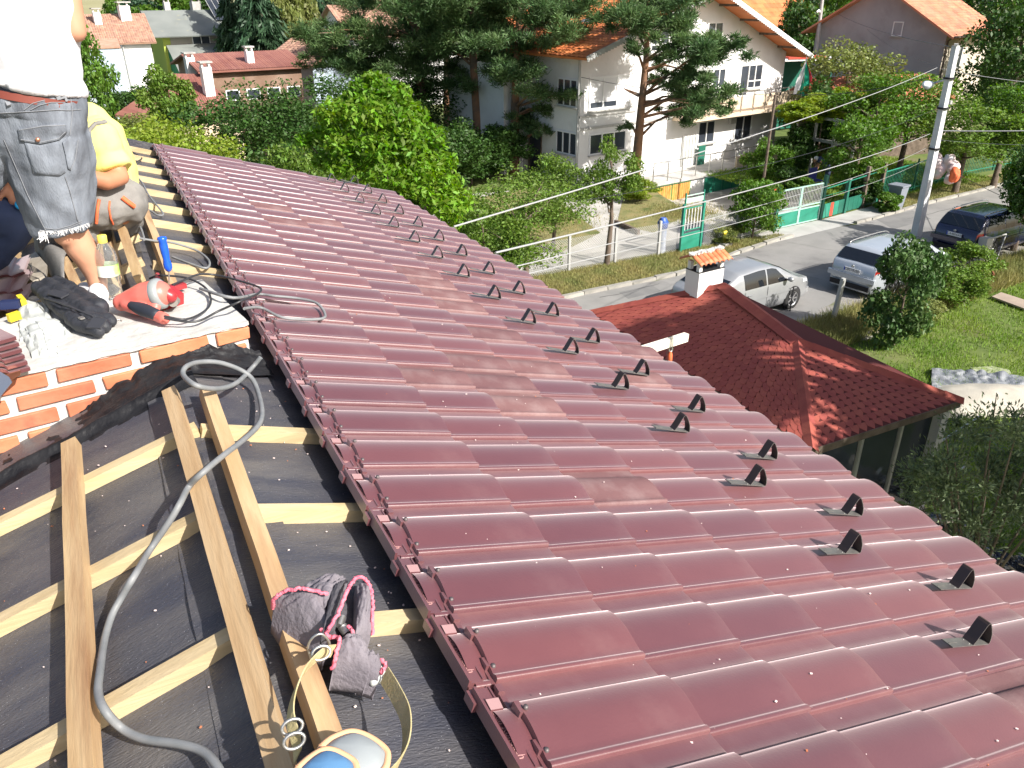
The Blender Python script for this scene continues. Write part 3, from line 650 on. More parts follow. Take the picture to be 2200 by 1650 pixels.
# broken board with wire
bo = thing('board', 'weathered cement smeared board on the battens behind the standing man', 'board', LPW(70, 570, .12))
mb = MB(); mb.prism([LPW(33, 583, .11), LPW(78, 548, .12), LPW(104, 578, .11), LPW(100, 600, .1), LPW(72, 612, .1)], (0, 0, .02)); part('plank', mb, OLDWOOD, bo)
mb = MB()
for i in range(5): mb.tube(spline([LPW(55+i*3, 565, .15), LPW(70, 572+i*3, .19), LPW(90, 585, .17), LPW(100+i, 600, .13)], 4), .0018, 5)
part('wire', mb, BLACKC, bo)
# loose timber by the chimney
for i, (a, b, c, dd, lb) in enumerate((((20, 505), (62, 460), .13, .13, 'short dark batten offcut beside the left worker'), ((140, 560), (165, 612), .16, .10, 'short pale batten offcut behind the bare leg'), ((262, 490), (300, 600), .16, .14, 'pale batten offcut standing over the counter battens left of the blue awl'))):
    mb = MB(); mb.beam(LPW(*a, c), LPW(*b, dd), .04, .035, nL); tag(part('timber_offcut', mb, WOOD, None), lb, 'offcut')
# spare roof tiles stacked at the left
def loose_tile(M, label, group):
    o = bpy.data.objects.new('spare_tile', TM); COL.objects.link(o); o.matrix_basis = M; tag(o, label, 'roof tile', group)
names = ['lowest', 'second lowest', 'third from the bottom', 'fourth from the bottom', 'second from the top', 'topmost']
for i in range(6):
    R_ = Matrix.Rotation(math.radians(-73+i*1.2), 3, 'Z') @ Matrix.Rotation(-.03, 3, 'Y'); M = R_.to_4x4(); M.translation = SP(66-2*i, 796, .012)+Vector((0, 0, .022*i))-R_ @ Vector((.34, .226, 0))
    loose_tile(M, 'spare wine red tile in the stack on the slab, %s' % names[i], 'spare tiles stacked at the left')
for i in range(3):
    M = (LROT @ Matrix.Rotation(math.radians(80+4*i), 3, 'Z')).to_4x4(); M.translation = LPW(-22-4*i, 640-28*i, .14+.02*i)
    loose_tile(M, ['spare tile leaning by the slab corner, nearest the saw', 'spare tile beside the slab, middle of three', 'spare tile beside the slab, farthest of three'][i], 'spare tiles leaning behind the slab')

# grey and pink tool pouch with webbing belt, near the camera
tp_ = thing('tool_pouch', 'worn grey tool pouch with frayed pink trim lying on a batten', 'tool pouch', RPW(700, 1340, -.05))
CL = mat('worn_grey_canvas', (.15, .135, .155), (.20, .18, .20), 12, rough=.95, bump=.4, bscale=120)
PK = mat('pink_trim', (.72, .13, .20), (.80, .22, .28), 60, rough=.95, bump=.5, bscale=200)
def rr(px, py, z): return RPW(px, py, z)
def cloth(name, q, bulge, seed, skirt=.05, n=26, wr=.008, M=None):
    """soft panel over four corner pixels (px, py, z), sides tucked down"""
    c = [rr(*p) for p in q]; mb = MB()
    def f(a, b):
        e = .12; aa = min(max((a-e)/(1-2*e), 0), 1); bb = min(max((b-e)/(1-2*e), 0), 1)
        p = c[0].lerp(c[1], aa).lerp(c[3].lerp(c[2], aa), bb); out = min(a, 1-a, b, 1-b)/e
        k = Vector((aa*4+seed, bb*5, seed)); w_ = wr*(1-2*abs(mnoise.noise(k)))+wr*.5*mnoise.noise(k*2.7)
        z = bulge*(math.sin(PI*aa)*math.sin(PI*bb))**.6+w_
        if out < 1: z = z*out-skirt*(1-out)**.7; p = p+(c[0]+c[1]+c[2]+c[3]-p*4)*(.02*(1-out))
        return p+nR*z
    mb.grid(f, n, n); o = part(name, mb, M or CL, tp_); sol = o.modifiers.new('s', 'SOLIDIFY'); sol.thickness = .003; return o
CLD = mat('dark_grey_canvas', (.05, .048, .058), (.08, .075, .085), 12, rough=.95, bump=.4, bscale=120)
cloth('lining', [(640, 1262, .02), (770, 1248, .03), (790, 1370, .0), (690, 1375, .0)], .03, 9, .07, M=CLD)
cloth('pocket', [(590, 1285, .05), (690, 1268, .09), (712, 1372, .05), (622, 1335, .02)], .035, 1, .08)
cloth('back_panel', [(648, 1262, .06), (715, 1240, .08), (748, 1250, .08), (700, 1300, .10)], .02, 5, .06)
cloth('zip_band', [(712, 1262, .11), (742, 1243, .12), (722, 1345, .08), (692, 1360, .08)], .012, 6, .03, M=CLD, wr=.003)
cloth('side_pocket', [(764, 1262, .09), (795, 1256, .07), (798, 1362, .04), (762, 1368, .05)], .035, 3, .09)
cloth('flap', [(726, 1372, .04), (782, 1378, .04), (796, 1440, .01), (716, 1432, .0)], .03, 4, .06)
cloth('flap', [(768, 1398, .03), (822, 1420, .0), (812, 1462, -.02), (772, 1448, -.01)], .025, 7, .05)
mb = MB()
for L_ in ([(587, 1306, .02), (590, 1286, .07), (618, 1268, .105), (655, 1266, .12), (702, 1276, .12)], [(700, 1362, .075), (716, 1335, .11), (735, 1300, .13), (748, 1262, .145), (770, 1240, .135), (790, 1250, .12), (799, 1280, .095), (801, 1320, .08), (802, 1362, .04)], [(690, 1352, .08), (708, 1368, .06), (730, 1374, .07), (722, 1404, .05), (714, 1436, .01)], [(818, 1415, .02), (828, 1430, .0), (816, 1448, -.01)], [(748, 1345, .06), (762, 1368, .05), (772, 1388, .05)]):
    mb.tube([p+Vector([random.uniform(-.002, .002) for _ in range(3)]) for p in spline([rr(*q) for q in L_], 9)], .0042, 5)
part('trim', mb, PK, tp_, kind='stuff')
mb = MB(); mb.tube([rr(728, 1345, .04), rr(735, 1325, .05)], .008, 8); mb.tube([rr(735, 1345, .04), rr(745, 1360, .03)], .01, 8); part('drill_bit', mb, METALG, tp_)
mb = MB(); capsule(mb, rr(812, 1440, -.02), .012, rr(805, 1462, -.03), .010); me = remesh(mb, 'torn_lining', [RAG], .004, 1, .004, 50); part('torn_lining', me, RAG, tp_)
BELT = mat('olive_webbing', (.42, .35, .17), (.50, .43, .24), 30, rough=.8, bump=.3, bscale=200)
def ribbon(pts, wd, up, th=.0025):
    mb = MB(); P = spline(pts, 6); n = len(P); ups = [Vector(up).normalized()]*n; vs = []
    for i, p in enumerate(P):
        d = (P[min(i+1, n-1)]-P[max(i-1, 0)]).normalized(); s = d.cross(ups[i]).normalized()
        for (a, b) in ((-1, -1), (1, -1), (1, 1), (-1, 1)): vs.append(p+s*a*th/2+ups[i]*b*wd/2)
    fs = [(i*4+k, i*4+(k+1) % 4, i*4+4+(k+1) % 4, i*4+4+k) for i in range(n-1) for k in range(4)]
    return mb.add(vs, fs, 0, False)
upb = nR*.85+Vector((.35, .2, 0))
mb = ribbon([rr(716, 1398, .05), rr(690, 1405, .06), rr(655, 1440, .06), rr(632, 1490, .05), rr(624, 1540, .04), rr(636, 1590, .02), rr(640, 1625, .0)], .026, upb); part('belt', mb, BELT, tp_)
mb = ribbon([rr(826, 1450, .0), rr(850, 1490, .01), rr(872, 1540, .02), rr(872, 1600, .02), rr(850, 1650, .02), rr(800, 1700, .03)], .034, upb); part('belt', mb, BELT, tp_)
mb = MB()
for q in ((690, 1403, .07, 1.0), (628, 1562, .05, 1), (632, 1592, .04, 1)):
    c = rr(*q[:3]); mb.tube([c+Vector((.017*math.cos(t), .006*math.sin(t), .011*math.sin(t))) for t in np.linspace(0, 2*PI, 18)], .003, 6)
mb.tube(spline([rr(668, 1415, .03), rr(662, 1390, .06), rr(672, 1370, .09), rr(690, 1362, .1), (rr(705, 1375, .08)), rr(710, 1395, .05)], 5), .0025, 6)
part('buckle', mb, METALG, tp_, kind='stuff')
# grey blue pad with orange piping
pd = thing('knee_pad', 'grey and blue padded bag edge with pale orange piping at the bottom of the roof', 'bag', rr(740, 1620, -.02))
def padf(cx, cy, ax, ay, z, n=28, p=3.2):
    return [rr(cx+ax*math.copysign(abs(math.cos(t))**(2/p), math.cos(t)), cy+ay*math.copysign(abs(math.sin(t))**(2/p), math.sin(t))+ .0*ax, z) for t in np.linspace(0, 2*PI, n, endpoint=False)]
P1 = [rr(*q) for q in ((690, 1606, .06), (712, 1588, .06), (748, 1574, .06), (775, 1577, .06), (805, 1592, .06), (828, 1612, .06), (832, 1630, .06), (820, 1660, .06), (760, 1700, .06), (700, 1670, .06))]
P2 = [rr(*q) for q in ((640, 1652, .09), (668, 1628, .09), (700, 1612, .09), (735, 1622, .09), (765, 1650, .09), (740, 1720, .09), (650, 1720, .09))]
for P, M, nm in ((P1, mat('pad_grey', (.24, .265, .275), (.28, .305, .315), 3, rough=.6), 'panel'), (P2, mat('pad_blue', (.07, .17, .33), (.09, .21, .38), 3, rough=.6), 'panel')):
    S_ = spline(P+[P[0]], 5)[:-1]; c = sum(S_, Vector())/len(S_)
    mb = MB(); vs = [c+nR*.018]+[c+(p-c)*.6+nR*.015 for p in S_]+list(S_)+[p-nR*.05 for p in S_]; n = len(S_)
    fs = [(0, 1+i, 1+(i+1) % n) for i in range(n)]+[(1+i, 1+n+i, 1+n+(i+1) % n, 1+(i+1) % n) for i in range(n)]+[(1+n+i, 1+2*n+i, 1+2*n+(i+1) % n, 1+n+(i+1) % n) for i in range(n)]
    mb.add(vs, fs, 0, True); part(nm, mb, M, pd)
    mb = MB(); mb.tube(S_+[S_[0]], .0065, 8); part('piping', mb, mat('pale_orange_piping', (.72, .40, .22), rough=.8), pd)
# crumbs on the felt
mb = MB()
for i in range(200):
    if random.random() < .5: p = rp(random.uniform(-.45, -.02), random.uniform(-9.6, -6.6), -.112)
    else: p = LT(random.uniform(.03, 1.0), random.uniform(-9.6, -6.8), .008)
    r = random.uniform(.0006, .0020); mb.box(p, (r*2, r*3, r), Matrix.Rotation(random.random()*3, 3, 'Z'), 0 if random.random() < .75 else 1)
tag(part('sawdust', mb, [mat('pale_chip', (.75, .62, .58)), BRICK], None), 'pale crumbs and shavings scattered on the black felt', 'debris', kind='stuff')
# ------------------------------------------------------------------ people
from mathutils.bvhtree import BVHTree
def bvh_of(me): return BVHTree.FromPolygons([v.co.copy() for v in me.vertices], [tuple(p.vertices) for p in me.polygons])
def onm(bv, px, py, off=.004, fall=None):
    d = Vector(ray(px, py)).normalized(); h = bv.ray_cast(Vector((0, 0, CAM_Z)), d)
    if h[0] is None: return fall
    return h[0]-d*off
def seam(mb, bv, pts, r=.0016, off=.002, sub=6):
    out = []
    for (a, b), (c, d) in zip(pts, pts[1:]):
        for k in range(sub): out.append(onm(bv, a+(c-a)*k/sub, b+(d-b)*k/sub, off))
    out.append(onm(bv, *pts[-1], off)); out = [p for p in out if p is not None]
    if len(out) > 1: mb.tube(out, r, 5)
def patch(bv, poly, off=.008, sub=5, rings=5):
    mb = MB(); cx = sum(p[0] for p in poly)/len(poly); cy = sum(p[1] for p in poly)/len(poly)
    bd = []
    for i in range(len(poly)):
        a = poly[i]; b = poly[(i+1) % len(poly)]
        for k in range(sub): bd.append((a[0]+(b[0]-a[0])*k/sub, a[1]+(b[1]-a[1])*k/sub))
    c = onm(bv, cx, cy, off); vs = [c]; n = len(bd)
    for r in range(1, rings+1):
        for p in bd: vs.append(onm(bv, cx+(p[0]-cx)*r/rings, cy+(p[1]-cy)*r/rings, off) or vs[-1])
    for p in bd: vs.append(onm(bv, p[0], p[1], -.004) or vs[-1])
    fs = [(0, 1+i, 1+(i+1) % n) for i in range(n)]
    for r in range(rings): fs += [(1+r*n+i, 1+(r+1)*n+i, 1+(r+1)*n+(i+1) % n, 1+r*n+(i+1) % n) for i in range(n)]
    return mb.add(vs, fs, 0, True)
def hand(mb, wr, d, up, s=1.0, curl=.9, side=1):
    d = Vector(d).normalized(); up = Vector(up); rt = d.cross(up).normalized()*side; up = rt.cross(d).normalized()*side
    for o in (-.028, -.009, .010, .028): capsule(mb, wr+rt*o*s*.6, .016*s, wr+d*.085*s+rt*o*s, .0135*s, 8)
    for o, L in ((-.030, .062), (-.010, .078), (.011, .072), (.031, .055)):
        p = wr+d*.088*s+rt*o*s; a = d
        for k, f in enumerate((.48, .3, .22)):
            a = (a*math.cos(curl*.7)+(-up)*math.sin(curl*.7)).normalized(); q = p+a*L*f*1.25*s; capsule(mb, p, (.0095-.001*k)*s, q, (.0088-.001*k)*s, 7); p = q
    p = wr+d*.02*s-rt*.03*s; q = p+(d*.6-rt*.7-up*.3).normalized()*.045*s; capsule(mb, p, .013*s, q, .011*s, 7); capsule(mb, q, .011*s, q+(d*.9-up*.5).normalized()*.034*s, .009*s, 7)
def head(mb, c, face, s=1.0):
    f = Vector(face).normalized(); up = Vector((0, 0, 1)); r = f.cross(up).normalized()
    capsule(mb, c-f*.02*s+up*.04*s, .092*s, c+f*.01*s+up*.0*s, .082*s, 12); capsule(mb, c+f*.03*s-up*.04*s, .058*s, c+f*.045*s-up*.085*s, .04*s, 10)
    capsule(mb, c+f*.095*s+up*.01*s, .008*s, c+f*.112*s-up*.025*s, .014*s, 8)
    for q in (-1, 1):
        capsule(mb, c+r*.088*s*q+up*.02*s, .012*s, c+r*.09*s*q-up*.02*s, .010*s, 6); capsule(mb, c+f*.078*s+r*.033*s*q+up*.028*s, .014*s, c+f*.08*s+r*.030*s*q+up*.026*s, .013*s, 6)
    capsule(mb, c+f*.088*s-up*.055*s-r*.018*s, .007*s, c+f*.088*s-up*.055*s+r*.018*s, .007*s, 6)
def hairpart(c, face, root, s=1.0):
    f = Vector(face).normalized(); up = Vector((0, 0, 1)); mb = MB(); capsule(mb, c-f*.03*s+up*.055*s, .096*s, c-f*.045*s+up*.0*s, .085*s, 14)
    me = remesh(mb, 'hair', [HAIR], .012*s, 1, .004, 60); part('hair', me, HAIR, root)

# --- standing man in denim shorts
d1 = math.hypot(*SP(215, 640)[:2])
Q = lambda x, y, o=0.0: D(x, y, d1+o)
p1 = thing('person', 'man standing on the slab seen from behind, white sleeveless shirt and washed grey denim shorts', 'person', SP(190, 640))
mb = MB()
ank = Q(214, 622); knee = Q(148, 505); hip = Q(98, 262)
chainc(mb, [(ank, .036), (Q(205, 590), .040), (Q(190, 556), .052), (Q(172, 530), .058), (Q(158, 505), .060), (knee.lerp(hip, .12), .064), (knee.lerp(hip, .5), .082), (hip, .095)], 14)
capsule(mb, Q(206, 560, .03), .036, Q(184, 528, .03), .044)
capsule(mb, Q(140, 505, -.03), .045, Q(140, 490, -.03), .045)
ank2 = Q(-200, 672, .05); knee2 = Q(-150, 505, .0); hip2 = Q(20, 262, .05)
chainc(mb, [(ank2, .036), (ank2.lerp(knee2, .5), .052), (knee2, .06), (knee2.lerp(hip2, .5), .08), (hip2, .095)], 14)
capsule(mb, ank, .036, ank+Vector((-.02, .12, -.03)), .03); capsule(mb, ank2, .036, ank2+Vector((-.02, .12, -.03)), .03)
chainc(mb, [(Q(64, 240), .13), (Q(64, 180), .125), (Q(60, 90), .125), (Q(60, 0), .135), (Q(62, -55), .12)], 14)
capsule(mb, Q(0, -60), .07, Q(125, -60), .07); capsule(mb, Q(62, -80), .06, Q(60, -125), .055)
hc = Q(56, -165); fdir = Vector((-.6, .8, -.1)); head(mb, hc, fdir)
sh = Q(128, -52, -.02); el = Q(161, 66, -.05)
chainc(mb, [(sh, .055), (sh.lerp(el, .5), .050), (el, .040), (Q(142, 30, .04), .043), (Q(118, -30, .10), .032)], 12); hand(mb, Q(118, -30, .10), Q(95, -90, .14)-Q(118, -30, .1), (0, 0, 1))
el2 = Q(-60, 60, .0); chainc(mb, [(Q(0, -55), .055), (el2, .04), (Q(-70, 180), .03)], 12); hand(mb, Q(-70, 180), (0, 0, -1), (0, 1, 0))
me = remesh(mb, 'body', [SKIN], .008, 4); part('body', me, SKIN, p1); hairpart(hc, fdir, p1)
mb = MB()
def legtube(pts, n=20):
    P = [p for p, r, e in pts]; mb.tube(P, [r for p, r, e in pts], n)
hem = Q(137, 489)
legtube([(hem, .108, 1), (Q(133, 478), .112, 1), (Q(126, 440), .122, 1), (Q(115, 390), .136, 1), (Q(105, 340), .148, 1), (Q(97, 290), .15, 1), (Q(92, 250), .12, 1)])
legtube([(Q(-150, 500, .04), .11, 1), (Q(-118, 420, .04), .12, 1), (Q(-65, 335, .05), .13, 1), (Q(5, 265, .05), .13, 1)])
chainc(mb, [(Q(80, 300), .13), (Q(88, 262), .155), (Q(82, 215), .155)], 20); chainc(mb, [(Q(30, 270, .03), .15), (Q(40, 215, .03), .15)], 20); mb.tube([Q(70, 240), Q(68, 206)], [.16, .168], 20)
mesh_sh = remesh(mb, 'shorts', [DENIM], .0075, 2, .014, 9)
shorts = part('shorts', mesh_sh, DENIM, p1); bv = bvh_of(mesh_sh)
mb = patch(bv, [(38, 277), (92, 268), (142, 266), (144, 284), (127, 301), (86, 310), (43, 303)], .010); part('pocket_flap', mb, DENIM, shorts)
mb = patch(bv, [(52, 304), (86, 312), (126, 303), (134, 345), (141, 370), (128, 378), (74, 374), (62, 340)], .006); part('pocket', mb, DENIM, shorts)
mb = patch(bv, [(150, 292), (166, 312), (158, 340), (152, 366), (146, 362), (140, 330), (134, 305)], .006); part('pocket', mb, DENIM, shorts)
mb = MB(); c = onm(bv, 81, 300, .016); mb.lathe([(.0001, .004), (.007, .004), (.008, .001)], c, 12, rot=(-Vector(ray(81, 300))).to_track_quat('Z', 'Y').to_matrix()); part('button', mb, COPPER, shorts)
mb = MB()
for L_ in ([(0, 243), (60, 240), (120, 236), (150, 237), (174, 235)], [(40, 280), (92, 271), (140, 269)], [(45, 300), (86, 306), (126, 297), (141, 283)], [(52, 236), (70, 222), (100, 214), (130, 212), (150, 216)], [(66, 236), (85, 226), (110, 220), (140, 220)], [(58, 310), (72, 372), (128, 376), (136, 350)],
           [(140, 380), (150, 410), (158, 440), (166, 470), (172, 484)], [(96, 494), (120, 497), (150, 489), (176, 478)], [(96, 490), (120, 493), (150, 485), (176, 474)], [(150, 200), (156, 240), (150, 292)], [(168, 300), (162, 340), (152, 366)], [(8, 300), (30, 350), (60, 420), (90, 480), (100, 498)]):
    seam(mb, bv, L_, .0014, .010 if L_[0] in ((40, 280), (45, 300)) else .003)
part('seam', mb, DENIML, shorts)
for a, b in (((6, 200), (20, 226)), ((116, 188), (128, 214)), ((126, 187), (136, 212)), ((132, 188), (144, 218))):
    mb = MB(); p = onm(bv, *a, .014, Q(*a, -.17)); q = onm(bv, *b, .010, Q(*b, -.17)); mb.beam(p, q, .014 if a[0] != 132 else .008, .004, -Vector(ray(*a)), seg=2); part('belt_loop', mb, DENIML, shorts)
mb = MB()
for i in range(60):
    t = i/59; x = 86+104*t; y = 498+7*math.sin(t*PI)-16*t; p = onm(bv, x, y-3, .002)
    if p is None: continue
    q = p+Vector((random.uniform(-.01, .01), random.uniform(-.006, .006), -random.uniform(.006, .022))); mb.tube([p, (p+q)/2+Vector((random.uniform(-.004, .004), 0, 0)), q], .0013, 4)
for i in range(14):
    p = Q(86+random.uniform(-4, 8), 498, -.10); mb.tube([p, p+Vector((random.uniform(-.01, .01), 0, -.02)), p+Vector((random.uniform(-.015, .012), 0, -random.uniform(.025, .045)))], .0016, 4)
part('frayed_hem', mb, mat('white_threads', (.7, .7, .7), rough=.9), shorts)
mb = MB(); cen = Q(64, 196, .03)
rc = MB(); chainc(rc, [(Q(64, 214), .158), (Q(64, 180), .150)], 24)
mb = MB(); mb.tube([Q(66, 212), Q(66, 196)], [.1755, .1745], 28, cap=False); part('belt', mb, LEATH, p1)
mb = MB(); chainc(mb, [(Q(66, 165), .152), (Q(62, 90), .150), (Q(60, 0), .156), (Q(62, -60), .14)], 20); mb.tube([Q(66, 186), Q(66, 174), Q(65, 160)], [.176, .17, .15], 24); capsule(mb, Q(20, -60), .09, Q(104, -58), .09)
mesh_s1 = remesh(mb, 'shirt', [SHIRT], .008, 2, .017, 6); part('shirt', mesh_s1, SHIRT, p1)
mb = MB(); f0 = SP(214, 642, .02); capsule(mb, f0+Vector((.0, -.03, .0)), .034, f0+Vector((-.05, .14, 0)), .036); capsule(mb, f0+Vector((0, 0, .02)), .04, f0+Vector((0, 0, .03)), .036)
me = remesh(mb, 'shoe', [SHIRT], .006, 2); part('shoe', me, SHIRT, p1); mb = MB()
f1 = Vector((ank2.x, ank2.y, ZS+.02)); capsule(mb, f1+Vector((.0, -.03, .0)), .034, f1+Vector((-.05, .14, 0)), .036)
me = remesh(mb, 'shoe', [SHIRT], .006, 2); part('shoe', me, SHIRT, p1)

# --- crouching worker in yellow
d2 = 4.7
Q2 = lambda x, y, o=0.0: D(x, y, d2+o)
p2 = thing('person', 'worker in yellow t-shirt and grey overalls with orange trim crouching on the battens', 'person', LPW(200, 520, .05))
mb = MB()
chainc(mb, [(Q2(250, 440), .125), (Q2(232, 370, .02), .12), (Q2(205, 300, .02), .12), (Q2(186, 272, .02), .10), (Q2(150, 240, .02), .055)], 14)
hc = Q2(122, 232, 0); fd = Vector((-.7, -.2, -.55)); head(mb, hc, fd)
s_ = Q2(218, 300, -.12); e_ = Q2(259, 380, -.22)
chainc(mb, [(s_, .058), (s_.lerp(e_, .6), .050), (e_, .042), (Q2(228, 390, -.28), .044), (Q2(180, 378, -.32), .034), (Q2(150, 380, -.32), .028)], 12); hand(mb, Q2(150, 380, -.32), Q2(110, 392, -.33)-Q2(150, 380, -.32), (0, 0, 1))
chainc(mb, [(Q2(165, 280, .2), .05), (Q2(140, 360, .25), .04), (Q2(100, 390, .1), .03)], 12); hand(mb, Q2(100, 390, .1), (-1, -.2, -.2), (0, 0, 1))
for a, o in (((160, 448), -.1), ((150, 430), .25)):
    chainc(mb, [(Q2(250, 445, o), .10), (Q2(*a, o-.05), .075), (Q2(a[0]+45, a[1]+80, o), .05)], 12)
me = remesh(mb, 'body', [SKIND], .009, 3); part('body', me, SKIND, p2); hairpart(hc, fd, p2)
mb = MB(); chainc(mb, [(Q2(246, 420), .125), (Q2(233, 370, .02), .130), (Q2(206, 300, .02), .132), (Q2(190, 275, .03), .115)], 18)
capsule(mb, Q2(218, 298, -.13), .086, Q2(222, 315, -.15), .088, 14); chainc(mb, [(Q2(205, 295, -.06), .10), (Q2(225, 330, -.14), .092)], 14); mb.tube([Q2(222, 322, -.13), Q2(246, 366, -.19)], [.085, .088], 16)
chainc(mb, [(Q2(168, 285, .15), .075), (Q2(155, 330, .2), .07)], 14)
me = remesh(mb, 'shirt', [YEL], .009, 2, .014, 8); part('shirt', me, YEL, p2); bv2 = bvh_of(me)
mb = MB()
for o in (-.14, -.02): chainc(mb, [(Q2(256, 435, o+.06), .125), (Q2(215, 440, o), .118), (Q2(165, 448, o), .10)], 16)
chainc(mb, [(Q2(266, 452, .0), .11), (Q2(272, 470, .0), .07)], 14)
chainc(mb, [(Q2(155, 450, -.15), .09), (Q2(175, 500, -.12), .075)], 14); chainc(mb, [(Q2(135, 450, .25), .09), (Q2(120, 520, .1), .07)], 14)
chainc(mb, [(Q2(190, 360, -.02), .10), (Q2(205, 430, -.0), .12)], 14)
me = remesh(mb, 'overalls', [OVER], .009, 1, .020, 9); ov = part('overalls', me, OVER, p2); bv3 = bvh_of(me)
mb = MB()
for L_, r in (([(213, 428), (210, 445), (208, 462), (207, 480)], .008), ([(236, 432), (234, 446), (238, 470), (243, 482)], .005), ([(262, 424), (272, 432), (288, 444)], .013)):
    seam(mb, bv3, L_, r, .004)
if mb.v: part('trim', mb, ORNG, ov)
mb = MB(); seam(mb, bv2, [(190, 300), (192, 280), (205, 266), (228, 262)], .011, .003); seam(mb, bv2, [(190, 300), (182, 330), (180, 350)], .012, .004)
if mb.v: part('strap', mb, OVER, p2)

# --- third worker mostly beyond the left edge
d3 = 4.35
Q3 = lambda x, y, o=0.0: D(x, y, d3+o)
p3 = thing('person', 'worker at the left edge in dark blue jeans reaching down with a tanned arm', 'person', LPW(-60, 560, .05))
mb = MB(); el3 = Q3(-12, 318); w3 = Q3(22, 395)
chainc(mb, [(Q3(-80, 250), .06), (el3, .048), (Q3(4, 350), .052), (w3, .034)], 12); hand(mb, w3, Q3(40, 440, -.02)-w3, Vector((.6, -.6, .4)), 1.05, .8, -1)
chainc(mb, [(Q3(-190, 400), .13), (Q3(-160, 250), .15), (Q3(-130, 180), .12), (Q3(-105, 150), .06)], 14); hc = Q3(-90, 110); head(mb, hc, (.8, -.1, -.5))
chainc(mb, [(Q3(-170, 200, .2), .06), (Q3(-90, 300, .2), .045), (Q3(-40, 380, .2), .03)], 12); hand(mb, Q3(-40, 380, .2), (.6, 0, -.7), (0, 0, 1))
for o in (0, .3): chainc(mb, [(Q3(-180, 420, o), .10), (Q3(0, 470, o), .07), (Q3(-60, 590, o), .05)], 12)
me = remesh(mb, 'body', [SKIND], .008, 3); part('body', me, SKIND, p3); hairpart(hc, (.8, -.1, -.5), p3)
mb = MB()
for o in (0, .3): chainc(mb, [(Q3(-180, 430, o), .13), (Q3(-80, 450, o), .12), (Q3(20, 478, o), .10), (Q3(15, 500, o), .09), (Q3(-60, 590, o), .07)], 14)
me = remesh(mb, 'jeans', [BLUEJ], .01, 2, .012, 8); part('jeans', me, BLUEJ, p3)
mb = MB(); chainc(mb, [(Q3(-185, 400), .15), (Q3(-160, 250), .165), (Q3(-132, 190), .13)], 14); me = remesh(mb, 'shirt', [OVER], .012, 2, .01, 8); part('shirt', me, OVER, p3)
mb = MB(); c = Q3(44, 440, -.06); R = (-Vector(ray(44, 440))).to_track_quat('Z', 'Y').to_matrix()
mb.lathe([(.012, 0), (.022, 0), (.023, .004), (.023, .02), (.018, .024), (.013, .022), (.012, .004)], c, 18, rot=R); mb.lathe([(.0001, .002), (.013, .002)], c, 18, rot=R)
tag(part('tape_ring', mb, mat('bright_blue_plastic', (.01, .42, .85), rough=.3), None), 'bright blue plastic ring held in the left worker hand', 'ring')
# grey sheet bent behind the leg
mb = MB()
def shf(a, b):
    p = Vector(LPW(76+62*b+10*a, 545-45*a+50*b*(1-a)+40*b, .10+.05*a)); return p+Vector((0, 0, .10*math.sin(a*PI)*(1-.4*b)))
mb.grid(shf, 10, 10); o = part('sheet', mb, OVER, None); sol = o.modifiers.new('s', 'SOLIDIFY'); sol.thickness = .006; tag(o, 'bent grey sheet on the battens behind the bare leg', 'sheet')
# ------------------------------------------------------------------ the ground
def sst(a, b, x): t = min(max((x-a)/(b-a), 0), 1); return t*t*(3-2*t)
def hgt(x, y): return -1.0*sst(22.2, 23.6, x)*sst(32, 30.4, x)*sst(24.3, 28.3, y)*sst(36, 34.5, y)
mb = MB(); n = 60
def gf(a, b):
    x = -700+1600*a; y = -500+1900*b; z = 0.0
    r = math.hypot(x, y)
    if r > 260 and y > 0: z = (r-260)*.02
    return Vector((x, y, z-(.02 if r > 160 else 1.6)))
mb.grid(gf, n, n); o = struct('meadow', mb, FIELD)
mb = MB(); mb.grid(lambda a, b: Vector((-60+190*a, -40+190*b, -.006+hgt(-60+190*a, -40+190*b))), 190, 190, smooth=False); struct('lawn_ground', mb, SOIL)
RF = [(-40, 15.5), (0, 18.4), (7, 19.3), (11.9, 19.8), (16.4, 20.0), (19.5, 20.9), (22.3, 21.6), (26.9, 21.9), (31.5, 22.7), (36.9, 23.4), (50, 26), (80, 34), (110, 46)]
def rfy(x): return float(np.interp(x, [p[0] for p in RF], [p[1] for p in RF]))
def sheet(name, outline_lo, outline_hi, z, M, seg=1, jag=0.0):
    mb = MB(); vs = []
    for i, ((x0, y0), (x1, y1)) in enumerate(zip(outline_lo, outline_hi)): vs += [(x0, y0+random.uniform(-jag, jag), z), (x1, y1+random.uniform(-jag, jag), z)]
    mb.add(vs, [(2*i, 2*i+2, 2*i+3, 2*i+1) for i in range(len(outline_lo)-1)]); return struct(name, mb, M)
xs = list(np.arange(-40, 110, .8))
sheet('road', [(x, rfy(x)-5.0) for x in xs], [(x, rfy(x)) for x in xs], .002, ASPH, jag=.07)
xs2 = list(np.arange(4, 60, .5))
sheet('verge', [(x, rfy(x)+.0) for x in xs2 if x < 21.5], [(x, 22.3) for x in xs2 if x < 21.5], .006, DRY, jag=.03)
sheet('verge', [(x, rfy(x)+.0) for x in xs2 if x > 30], [(x, rfy(x)+1.5) for x in xs2 if x > 30], .006, DRY, jag=.03)
sheet('gravel_edge', [(x, rfy(x)-6.3) for x in xs2 if x < 30], [(x, rfy(x)-4.9) for x in xs2 if x < 30], .006, mat('gravel', (.20, .19, .18), (.30, .28, .26), 25, rough=1, bump=1, bscale=40, c3=(.13, .14, .07), s3=1.2, t3=(.5, .62)), jag=.12)
